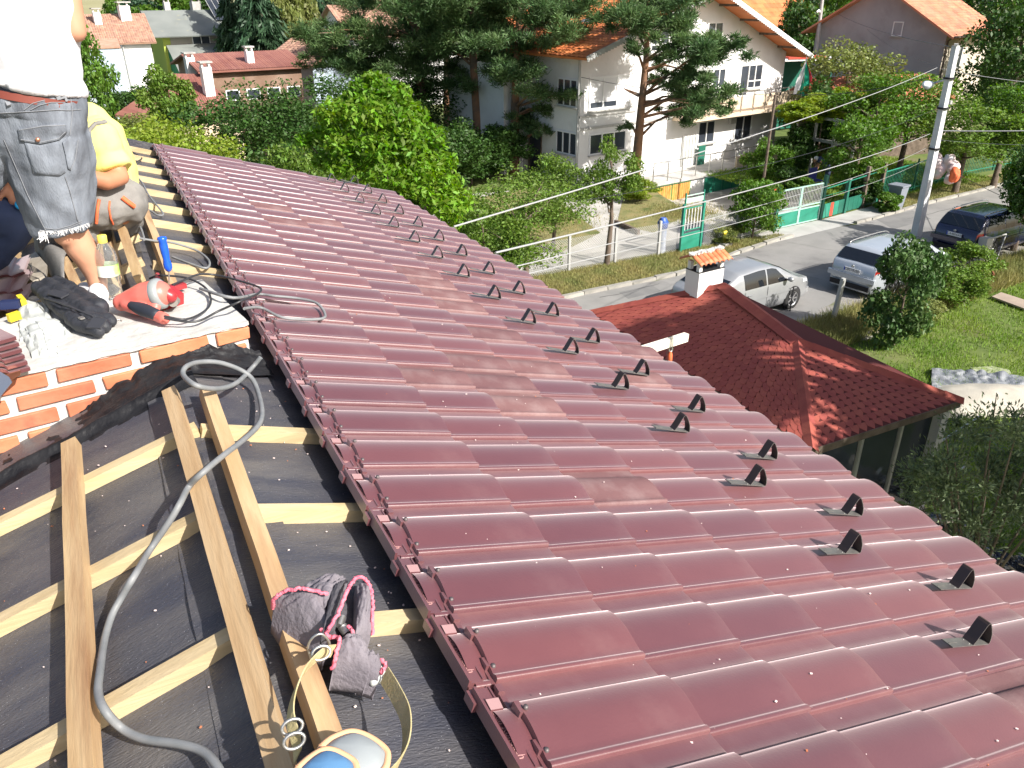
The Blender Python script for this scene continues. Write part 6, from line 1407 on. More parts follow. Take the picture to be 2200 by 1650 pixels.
# grass blades
def blades(name, label, pts, hgt, wd, M, seed=0, lean=.35):
    rs = np.random.RandomState(seed); n = len(pts); pts = np.array(pts); a = rs.rand(n)*6.283; h = hgt*(.5+rs.rand(n)); v = np.empty((n, 3, 3))
    dx = np.stack([np.cos(a), np.sin(a), np.zeros(n)], 1)*wd*(.6+.8*rs.rand(n))[:, None]; v[:, 0] = pts-dx; v[:, 1] = pts+dx; l = rs.normal(size=(n, 3))*lean*h[:, None]; l[:, 2] = h; v[:, 2] = pts+l
    me = bpy.data.meshes.new(name); me.vertices.add(n*3); me.vertices.foreach_set('co', v.reshape(-1)); me.loops.add(n*3); me.loops.foreach_set('vertex_index', np.arange(n*3)); me.polygons.add(n); me.polygons.foreach_set('loop_start', np.arange(n)*3); me.polygons.foreach_set('loop_total', np.full(n, 3)); me.materials.append(M); me.update(); me.validate()
    o = bpy.data.objects.new(name, me); COL.objects.link(o); tag(o, label, 'grass', kind='stuff'); return o
rs = np.random.RandomState(5); P = []
pn = rs.rand(260000, 2)*[26, 16]+[9, -1]
for x, y in pn:
    if y < rfy(x)-6.1 and not (8.2 < x < 11.8 and 6.8 < y < 13.1) and (mnoise.noise(Vector((x*.7, y*.7, 0)))+.75 > rs.rand()*1.0) and len(P) < 150000: P.append((x, y, 0))
blades('lawn_grass', 'uneven sunlit lawn grass between the shed and the road', P, .085, .011, GRASS, 1)
P = []
for x, y in rs.rand(60000, 2)*[16, 3]+[9, 19.2]:
    if rfy(x)+.12 < y < 22.3 and x < 22.6: P.append((x, y, 0))
for x, y in rs.rand(40000, 2)*[28, 3]+[30, 22.2]:
    if rfy(x)+.12 < y < rfy(x)+1.6: P.append((x, y, 0))
blades('verge_grass', 'dry yellowish grass on the verge along the road', P, .075, .011, GRASSD, 2)
P = []
for x, y in rs.rand(26000, 2)*[14, 1.6]+[16, 13.2]: P.append((x, y+.12*(x-16), 0))
blades('weeds', 'tall rough weeds along the near edge of the road', P, .26, .012, GRASSD, 3)
P = []
for x, y in rs.rand(30000, 2)*[12, 8]+[27, 24.5]: P.append((x, y, 0))
blades('garden_grass', 'green grass in the garden behind the bar fence', P, .10, .02, GRASS, 4)
P = []
for i in range(14000):
    a = rs.rand(); k = rs.randint(0, 2); q = [(15.2, 28.0, 3.2, 2.6), (21.4, 26.4, 1.8, 1.8)][k]; P.append((q[0]+rs.normal()*q[2]*.45, q[1]+rs.normal()*q[3]*.45, 0))
blades('bed_grass', 'dry sparse grass in the court garden beds', P, .08, .012, GRASSD, 6)

# ------------------------------------------------------------------ fences and gates
def Gb(px, py): return G(px, py)
fn = thing('chain_link_fence', 'pale chain link fence with concrete posts along the verge', 'fence', (14, 22, 0))
FA, FB = Vector((8.5, 21.95, 0)), Vector((17.75, 22.15, 0)); FH = 1.12
def wire_mesh(A, B, h, step=.085, th=.006):
    mb = MB(); d = (B-A); L = d.length; d = d/L; nn = Vector((d.y, -d.x, 0)); t = -h
    while t < L:
        for s in (1, -1):
            a, b = (t, t+h) if s == 1 else (t+h, t); ha, hb = 0, h
            if a < 0: ha = ha+(0-a)/(b-a)*h; a = 0
            if b < 0: hb = h*(1-(0-b)/(a-b)) ; b = 0
            if a > L: ha = (a-L)/(a-b)*h; a = L
            if b > L: hb = (L-a)/(b-a)*h; b = L
            p, q = A+d*a+Vector((0, 0, ha)), A+d*b+Vector((0, 0, hb))
            if (q-p).length > .05: 
                sx = (q-p).normalized().cross(nn)*th
                mb.add([p-sx, p+sx, q+sx, q-sx], [(0, 1, 2, 3)]); mb.add([p-nn*th, p+nn*th, q+nn*th, q-nn*th], [(0, 1, 2, 3)])
        t += step
    return mb
WIREM = mat('galvanised_wire', (.50, .50, .48), rough=.5)
part('wire_mesh', wire_mesh(FA, FB, FH), WIREM, fn, kind='stuff')
for i in range(5):
    p = FA.lerp(FB, (i+.55)/5.0); mb = MB(); mb.beam(p-Vector((0, 0, .1)), p+Vector((random.uniform(-.02, .02), 0, 1.22)), .08, .08, (0, 1, 0)); part('post', mb, METALW, fn)
fn2 = thing('chain_link_fence', 'short chain link fence panel right of the pedestrian gate', 'fence', (20, 22.4, 0))
part('wire_mesh', wire_mesh(Vector((18.95, 22.2, 0)), Vector((22.4, 22.5, 0)), 1.15), WIREM, fn2, kind='stuff')
mb = MB(); mb.beam((20.6, 22.33, -.1), (20.6, 22.33, 1.2), .07, .07, (0, 1, 0)); part('post', mb, METALW, fn2)
# pedestrian gate
GA, GB_ = G(1461, 542), G(1503, 531)
pg = thing('pedestrian_gate', 'tall narrow green iron gate with white bars and a solid lower panel', 'gate', GA); gd = (GB_-GA).normalized(); up = Vector((0, 0, 1)); GL = (GB_-GA).length
def gbar(mb, a, ha, b, hb, wd=.04, A=None, d=None): mb.beam((A or GA)+(d or gd)*a+up*ha, (A or GA)+(d or gd)*b+up*hb, wd, wd, Vector((gd.y, -gd.x, 0)) if abs(hb-ha) > .01 else up)
for t in (0, GL): mb = MB(); gbar(mb, t, -.1, t, 1.72, .09); part('post', mb, GREENP, pg)
mb = MB(); mb.box(GA+gd*GL/2+up*.36, (GL-.14, .02, .52), math.atan2(gd.y, gd.x)); part('panel', mb, GREENP, pg)
mb = MB(); [gbar(mb, .09, h, GL-.09, h, .035) for h in (.08, .64, .76, 1.55)]; part('rail', mb, GREENP, pg, kind='stuff')
for i in range(6): mb = MB(); t = .12+(GL-.24)*i/5; gbar(mb, t, .76, t, 1.55, .022); part('bar', mb, WHITEP, pg)
mb = MB(); mb.box(GA+gd*GL/2+up*2.0, (GL-.1, .03, .03), math.atan2(gd.y, gd.x)); mb.box(GA+gd*GL/2+up*1.82, (GL-.1, .02, .16), math.atan2(gd.y, gd.x)); part('top_sign', mb, mat('pale_green_paint', (.45, .62, .52), rough=.6), pg)
for t in (.05, GL-.05): mb = MB(); gbar(mb, t, 1.7, t, 2.1, .04); part('upright', mb, GREENP, pg)
# double gate
HA, HB = G(1664, 494), G(1757, 473); hd = (HB-HA).normalized(); HL = (HB-HA).length; hn = Vector((hd.y, -hd.x, 0))
dg_ = thing('double_gate', 'wide green double gate with pale upright bars over solid panels', 'gate', HA)
def hb_(mb, a, ha, b, hb2, wd): mb.beam(HA+hd*a+up*ha, HA+hd*b+up*hb2, wd, wd, hn if abs(hb2-ha) > .01 else up)
for q, (a, b) in enumerate(((0.03, HL/2-.03), (HL/2+.03, HL-.03))):
    mb = MB(); mb.box(HA+hd*(a+b)/2+up*.34, (b-a-.08, .02, .52), math.atan2(hd.y, hd.x)); lf_ = part('leaf_panel', mb, GREENP, dg_)
    mb = MB(); [hb_(mb, a, h, b, h, .045) for h in (.06, .62, .74, 1.5)]; [hb_(mb, t, .04, t, 1.52, .05) for t in (a, b)]; part('frame', mb, mat('pale_frame_green', (.35, .55, .46), rough=.5), lf_)
    mb = MB()
    for i in range(13): t = a+.08+(b-a-.16)*i/12; hb_(mb, t, .76, t, 1.5, .020)
    part('bars', mb, METALW, lf_, kind='stuff')
for t, hh in ((-.06, 1.65), (HL+.10, 1.8)): mb = MB(); hb_(mb, t, -.1, t, hh, .13); part('post', mb, GREEND, dg_)
mp = thing('meter_box', 'rusty white meter box on a red capped post in the bush by the double gate', 'meter box', G(1648, 492)); q = G(1648, 492)
mb = MB(); mb.box(q+up*1.25, (.36, .3, .55), .1); part('box', mb, WHITEP, mp); mb = MB(); mb.box(q+up*1.56, (.5, .42, .07), .1); part('cap', mb, REDP, mp); mb = MB(); mb.box(q+up*.5, (.3, .26, 1.0), .1); part('post', mb, mat('rust_orange', (.5, .2, .08), (.6, .5, .4), 6, rough=.8), mp)
# low board fence with red stripe
JA, JB = HB+hd*.25, G(1888, 436); jd = (JB-JA).normalized(); JL = (JB-JA).length; ja = math.atan2(jd.y, jd.x)
bf = thing('board_fence', 'low dark green board fence with one red stripe along the driveway', 'fence', JA)
for i in range(12):
    t = JL*(i+.5)/12; mb = MB(); mb.box(JA+jd*t+up*.33, (JL/12-.015, .03, .56), ja); part('board', mb, GREENP if i < 3 else GREEND, bf)
mb = MB(); mb.box(JA+jd*JL*.13+Vector((jd.y, -jd.x, 0))*.022+up*.33, (.22, .01, .56), ja); part('red_stripe', mb, REDP, bf)
for t, hh, M in ((JL*.68, 1.75, BARK), (JL*.98, 1.75, BARK), (JL*.36, 1.35, GREEND)): mb = MB(); mb.beam(JA+jd*t-up*.1, JA+jd*t+up*hh, .14, .14, jd); part('post', mb, M, bf)
mb = MB(); mb.beam(JA+jd*0+up*1.25, JA+jd*JL+up*1.45, .03, .03); mb.beam(JA+jd*0+up*.95, JA+jd*JL+up*1.0, .012, .012); part('rail', mb, GREENP, bf, kind='stuff')
# bar fence to the right
bf2 = thing('bar_fence', 'long green iron bar fence in front of the garden at right', 'fence', JB)
KP = [JB+jd*.1, G(1960, 412), G(2060, 380), G(2200, 352), G(2200, 352)+(G(2200, 352)-G(2060, 380))]
for a, b in zip(KP, KP[1:]):
    L = (b-a).length; dd_ = (b-a)/L; mb = MB(); n = int(L/.14)
    for i in range(n): p = a+dd_*(L*i/n); mb.beam(p, p+up*1.35, .018, .018, dd_)
    part('bars', mb, GREENP, bf2, kind='stuff'); mb = MB(); mb.beam(a+up*1.33, b+up*1.33, .04, .04); mb.beam(a+up*.2, b+up*.2, .03, .03); part('rail', mb, GREENP, bf2, kind='stuff')
    for i in range(max(1, int(L/2))): p = a+dd_*(L*i/max(1, int(L/2))); mb = MB(); mb.beam(p-up*.1, p+up*1.5, .06, .06, dd_); part('post', mb, GREEND, bf2)
# wheelie bin
wbn = thing('wheelie_bin', 'grey wheelie bin beside the green fence', 'bin', G(1922, 448)); q = G(1922, 448); R_ = Matrix.Rotation(.2, 3, 'Z')
mb = MB(); vs = [q+R_ @ Vector((sx*w_, sy*w_, z)) for z, w_ in ((.08, .22), (.95, .29)) for sx, sy in ((-1, -1), (1, -1), (1, 1), (-1, 1))]; mb.add(vs, [(3, 2, 1, 0), (4, 5, 6, 7)]+[(i, (i+1) % 4, 4+(i+1) % 4, 4+i) for i in range(4)]); BINM = mat('bin_grey', (.20, .22, .26), rough=.5); part('tub', mb, BINM, wbn)
mb = MB(); mb.box(q+up*.99, (.64, .66, .07), R_); mb.box(q+up*.98+R_ @ Vector((0, .36, 0)), (.5, .06, .05), R_); part('lid', mb, BINM, wbn)
for s in (-1, 1): mb = MB(); mb.lathe([(.0001, -.03), (.1, -.03), (.1, .03), (.0001, .03)], q+R_ @ Vector((s*.24, .24, .1)), 12, 'X'); part('wheel', mb, DARK, wbn)
# wrapped post behind the chain link fence (blue and white sacking)
wp = thing('wrapped_post', 'post wrapped in blue and white plastic sheeting behind the chain link fence', 'post', G(1432, 548)); q = G(1432, 548)+Vector((0, .35, 0))
mb = MB(); mb.tube([q, q+up*.4, q+up*.85, q+up*.95], [.17, .15, .16, .12], 10); part('white_wrap', mb, mat('white_blue_sheeting', (.62, .66, .74), (.30, .36, .50), 6, rough=.4, bump=.6, bscale=14), wp); mb = MB(); mb.tube([q+up*.9, q+up*1.1, q+up*1.26], [.17, .2, .1], 10); part('blue_wrap', mb, mat('blue_sheeting', (.02, .07, .32), (.04, .12, .45), 10, rough=.4, bump=.5, bscale=16), wp)
ys = thing('yellow_stub', 'short yellow pipe marker on the verge', 'marker', G(1555, 527)); q = G(1555, 527)
mb = MB(); mb.tube([q, q+up*.5], .055, 8); part('pipe', mb, mat('yellow_paint', (.72, .55, .04), rough=.5), ys); mb = MB(); mb.tube([q+up*.47+Vector((-.09, 0, 0)), q+up*.5+Vector((.05, 0, 0))], .06, 8); part('elbow', mb, MATS['yellow_paint'], ys); mb = MB(); mb.box(q+up*.04, (.45, .4, .12), .3, 0, .03); part('footing', mb, CONC, ys)
# laundry and bags heaped on the bar fence
lh = thing('bag_heap', 'heap of white and orange plastic bags hung on the bar fence', 'bags', D(2035, 360, 40)); mb = MB(); rs_ = random.Random(3)
for i in range(9): c = D(2035+rs_.uniform(-22, 18), 362+rs_.uniform(-22, 18), 40.2); capsule(mb, c, rs_.uniform(.12, .22), c+Vector((rs_.uniform(-.3, .3), 0, rs_.uniform(-.3, .2))), .2, 8)
me = remesh(mb, 'bags', [mat('white_pink_bags', (.70, .66, .66), (.62, .40, .38), 3, rough=.5)], .05, 1, .07, 4); part('white_bags', me, MATS['white_pink_bags'], lh); mb = MB(); c = D(2052, 368, 39.6); capsule(mb, c, .16, c-up*.25, .19, 8); me = remesh(mb, 'bag', [ORNG], .04, 1, .06, 5); part('orange_bag', me, mat('orange_bag', (.75, .22, .08), rough=.5), lh)
# near side posts
def lean_post(name, label, b, t, wd, M, cat='post', hgt=None): 
    a = G(*b); top = D(t[0], t[1], math.hypot(a.x, a.y)+.05); mb = MB(); mb.beam(a-up*.15, top, wd, wd*.9, (0, 1, 0), seg=4, jit=.006); return tag(part(name, mb, M, None), label, cat)
lean_post('fence_post', 'grey concrete post leaning in the weeds behind the shed', (1788, 692), (1812, 598), .11, METALW)
lean_post('fence_post', 'thin pale post in the weeds right of the leafy bush', (2014, 580), (2022, 532), .07, METALW)
lean_post('fence_post', 'thick rough concrete post below the blue estate car', (2108, 565), (2120, 510), .34, CONC)
lean_post('fence_post', 'slim grey upright standing on the thick concrete post', (2116, 520), (2128, 468), .09, METALW)
a = G(2110, 545); mb = MB(); mb.tube([D(2112, 548, 30), D(2135, 590, 27.5)], .035, 6); tag(part('iron_rod', mb, RUST, None), 'rusty iron rod leaning against the thick concrete post', 'rod')
mb = MB(); mb.tube([D(2128, 513, 31), D(2162, 503, 31.4)], .03, 6); mb.tube([D(2162, 503, 31.4), D(2140, 560, 30.5)], .02, 6); tag(part('bent_rod', mb, METALW, None), 'grey bent metal rod right of the thick concrete post', 'rod')
mb = MB(); mb.tube([G(1697, 668), G(1697, 668)+up*.75], .02, 6); tag(part('iron_stake', mb, DARK, None), 'thin black stake beside the front wheel of the silver car', 'stake')
STN = ['stepping stone at the foot of the leaning concrete post', 'stepping stone just right of the leaning post foot', 'third stepping stone right of the leaning post', 'stepping stone left of the leafy bush foot', 'stepping stone under the leafy bush', 'stepping stone nearest the camera below the bush', 'stepping stone below the brownish weeds', 'middle stone of the curved row on the lawn', 'stepping stone below the yellow weeds', 'stepping stone halfway to the brown board sheet', 'stepping stone closest to the brown board sheet', 'small stepping stone left of the bush trunk']
# stepping stones, sheet, tarpaulin, sand
for i, (x, y) in enumerate(((1752, 693), (1765, 697), (1790, 702), (1860, 712), (1868, 715), (1905, 715), (1945, 698), (1962, 690), (1985, 684), (2018, 668), (2060, 650), (1855, 725))):
    q = G(x, y); mb = MB(); mb.box(q+up*.03, (.42, .30, .05), random.uniform(-.3, .3), 0, .02); tag(part('stepping_stone', mb, KERB, None), STN[i], 'stone', 'stepping stones across the lawn')
q = [G(*a, .05) for a in ((2130, 640), (2150, 631), (2215, 652), (2205, 668))]; mb = MB(); mb.prism(q, (0, 0, .05)); tag(part('board_sheet', mb, mat('brown_board', (.30, .24, .19), (.36, .29, .23), 2, rough=.9), None), 'brown board sheet lying on the lawn at the right edge', 'board')
def sand(a, b):
    x = 1995+250*a; y = 828+70*b; p = G(x, y); e = math.sin(PI*a)**.5*math.sin(PI*b)**.7; return p+up*(.30*e+.03*mnoise.noise(p*2.5))
mb = MB(); mb.grid(sand, 40, 18); tag(part('sand_heap', mb, mat('pale_sand', (.42, .385, .32), (.49, .455, .38), 3, rough=1, bump=.8, bscale=30, speck=((.08, .09, .04), 2.2, .10, .55)), None), 'pale sand heap behind the corner of the shingled shed', 'sand', kind='stuff')
def tarp(a, b):
    x = 2000+250*a; y = 795+44*b+22*a; p = G(x, y); k = mnoise.noise(Vector((p.x*2.2, p.y*2.6, 1)))+.6*mnoise.noise(Vector((p.x*6, p.y*6, 4))); return p+up*(.05+.11*abs(k))
mb = MB(); mb.grid(tarp, 70, 16, smooth=False); tag(part('tarpaulin', mb, mat('grey_tarpaulin', (.14, .15, .17), (.30, .31, .32), 4, rough=.35, spec=.6), None), 'crumpled grey tarpaulin along the edge of the sand heap', 'tarpaulin')
mb = MB(); vs = [G(2085, 790, .02), G(2130, 786, .02), G(2170, 795, .02), G(2175, 812, .02), G(2130, 806, .02), G(2100, 800, .02)]; mb.add(vs, [tuple(range(6))]); tag(part('lime_patch', mb, mat('pale_spill', (.38, .40, .28), (.2, .25, .08), 5, rough=1), None), 'pale spilled patch in the lawn above the tarpaulin', 'patch', kind='stuff')
# railing beside the shed
rl_ = thing('railing', 'grey railing of thin uprights beside the shed corner', 'railing', (13, 8.6, 0)); ra, rb_ = D(2010, 950, 14.2), D(2095, 925, 15.8); ra.z = rb_.z = 0
mb = MB(); mb.beam(ra+up*1.25, rb_+up*1.25, .03, .03); mb.beam(ra+up*.15, rb_+up*.15, .03, .03); part('rail', mb, METALG, rl_, kind='stuff')
for i in range(9): p = ra.lerp(rb_, i/8); mb = MB(); mb.tube([p, p+up*1.25], .010, 6); part('bar', mb, METALG, rl_)
# rubble and boards under the eave
rb2 = [((1880, 1050), (1990, 1105), .12, .03, OLDWOOD, 'old grey plank in the rubble under the eave'), ((1950, 1120), (2070, 1115), .10, .03, OLDWOOD, 'long dark plank across the rubble'), ((2010, 1150), (2072, 1168), .14, .03, WOODY, 'yellow plank just past the roof edge'), ((2070, 1160), (2130, 1150), .12, .04, OLDWOOD, 'upper brown plank near the silver shrub'), ((2080, 1180), (2140, 1160), .10, .03, OLDWOOD, 'lower brown splintered plank near the silver shrub'), ((1925, 1075), (1960, 1100), .16, .05, RUST, 'rust coloured broken board by the shed foot'), ((2130, 1215), (2200, 1250), .12, .03, OLDWOOD, 'plank at the right edge of the rubble'), ((1930, 1020), (1938, 1062), .05, .05, METALW, 'thin grey stick standing in the rubble')]
for a, b, wd, th, M, lb in rb2:
    mb = MB(); z0 = .7; mb.beam(G(a[0], a[1], z0), G(b[0], b[1], z0+.12), wd, th, (0, 0, 1), seg=3, jit=.01); tag(part('plank', mb, M, None), lb, 'plank')
def film(a, b):
    p = G(1870+360*a, 1020+60*b+200*a+50*(b), .3); return p+up*(.25*mnoise.noise(Vector((p.x*1.6, p.y*1.6, 0)))+.10*mnoise.noise(Vector((p.x*6, p.y*6, 2))))
mb = MB(); mb.grid(film, 80, 30, smooth=False); tag(part('plastic_film', mb, FILM, None), 'crumpled black plastic film over the rubble below the eave', 'film')
mb = MB()
for i in range(260):
    p = G(random.uniform(1870, 2220), 0, 0) if False else film(random.random(), random.random())+up*.03; r = random.uniform(.01, .05); mb.box(p, (r*2.5, r, r*.4), Matrix.Rotation(random.random()*3, 3, 'Z') @ Matrix.Rotation(random.uniform(-.5, .5), 3, 'X'), random.choice((0, 0, 1, 2)))
tag(part('rubble', mb, [OLDWOOD, WOODY, KERB], None), 'splinters and scraps strewn over the black film below the eave', 'rubble', kind='stuff')

# ------------------------------------------------------------------ poles and wires
pb0 = Vector((27.12, 19.67, 0)); ptop = Vector((27.15, 19.8, 6.65))
up1 = thing('utility_pole', 'tall pale concrete utility pole with street lamp standing by the cars', 'utility pole', pb0)
mb = MB(); mb.tube([pb0, ptop], [.20, .13], 4, smooth=False); mb.tube([pb0, pb0.lerp(ptop, .5)], [.16, .14], 8); part('shaft', mb, mat('pale_pole', (.58, .58, .58), (.66, .66, .66), 2, rough=.8), up1)
lampc = D(1993, 183, 33.6); mb = MB(); mb.tube([pb0.lerp(ptop, .84), lampc+Vector((.3, 0, .05))], .035, 6); part('lamp_arm', mb, METALG, up1)
mb = MB(); vs = mb.tube([lampc+Vector((-.35, -.1, .03)), lampc+Vector((-.25, -.07, .05)), lampc, lampc+Vector((.2, .06, .0)), lampc+Vector((.38, .1, -.0))], [.03, .11, .15, .13, .06], 10); part('lamp_head', mb, mat('lamp_shell', (.55, .60, .68), rough=.3), up1)
for z in (3.2, 4.6, 5.6): mb = MB(); p = pb0.lerp(ptop, z/6.65); mb.tube([p-up*.03, p+up*.03], .20, 10); part('band', mb, DARK, up1)
mb = MB(); mb.box(pb0.lerp(ptop, .72)+Vector((.2, -.1, 0)), (.1, .1, .12)); part('fuse_box', mb, METALW, up1); mb = MB(); mb.box(ptop+up*.03, (.4, .12, .06), .6); part('bracket', mb, METALW, up1)
bp0 = Vector((26.98, 27.89, -1.0)); bp1 = bp0+Vector((.02, 0, 5.25)); bpo = thing('black_pole', 'slim dark iron pole in front of the balcony', 'pole', bp0)
mb = MB(); mb.tube([bp0, bp1], .06, 8); part('shaft', mb, BARK, bpo); mb = MB(); mb.beam(bp1+Vector((-.35, 0, -.05)), bp1+Vector((.35, .05, -.05)), .04, .04); part('crossarm', mb, BARK, bpo)
for s in (-.3, .3): mb = MB(); mb.tube([bp1+Vector((s, 0, -.03)), bp1+Vector((s, 0, .08))], .035, 8); part('insulator', mb, DARK, bpo)
p3_ = D(1757, 130, 60); p3_.z = 0; p3t = D(1769, -20, 60); sp_ = thing('street_pole', 'pale street pole with small lamp behind the white house', 'street pole', p3_)
mb = MB(); mb.tube([p3_, p3t], [.14, .10], 8); part('shaft', mb, METALW, sp_); mb = MB(); c = D(1763, 28, 60); mb.tube([c, c+Vector((-.2, 0, .15)), c+Vector((-.35, 0, .05))], [.05, .08, .06], 8); part('lamp_head', mb, WHITEP, sp_)
Z = lambda f: pb0.lerp(ptop, f)+Vector((-.1, -.1, 0))
def wire(a, b, r, label, M=None, sag=.15, cat='wire'):
    mb = MB(); mb.tube([a.lerp(b, t)-up*sag*4*t*(1-t) for t in np.linspace(0, 1, 15)], r, 5); tag(part('wire', mb, M or mat('pale_wire', (.36, .36, .36), rough=.5), None), label, cat)
wire(D(2014, 145, 33.6), RPW(975, 487, .03), .009, 'thick twisted pale wire from the pole top crossing down to the far eave')
wire(D(1999, 287, 33.6), RPW(1065, 543, .03), .009, 'thick pale wire from mid pole down to the eave near the fence')
wire(D(1990, 318, 33.6), RPW(1110, 572, .03), .005, 'thin wire just under the thick lower one', sag=.2)
wire(D(2008, 235, 33.6), D(1260, 430, 14), .006, 'thin wire between the two thick wires', BLACKC, .3)
wire(D(1985, 345, 33.6), RPW(1135, 588, .03), .004, 'lowest thin wire running past the pedestrian gate', sag=.2)
wire(D(2018, 281, 33.6), D(2260, 280, 34), .02, 'thick pale wire leaving the pole level to the right', sag=.02)
wire(D(2022, 148, 33.6), D(2260, 182, 34), .010, 'upper wire leaving the pole to the right', sag=.05)
wire(D(2013, 300, 33.6), D(2260, 312, 30), .006, 'thin lower wire leaving the pole to the right', sag=.05)
wire(bp1+Vector((-.3, 0, .05)), WO+Vector((-.1, -.2, 4.9)), .012, 'black wire from the iron pole to the corner of the white house', BLACKC, .25)
wire(bp1+Vector((.3, 0, .05)), D(2018, 160, 33.6), .012, 'black wire from the iron pole to the top of the utility pole', BLACKC, .3)
wire(D(1800, 30, 60), D(2040, 100, 33.7), .015, 'black wire from the shaded gable to the utility pole', BLACKC, .2)
wire(D(1860, 60, 60), D(2014, 143, 33.8), .008, 'faint second wire across the shaded gable', BLACKC, .2)
wire(D(2060, 375, 40), D(2160, 425, 34), .012, 'dark stay wire slanting down over the road at the right', BLACKC, .02)

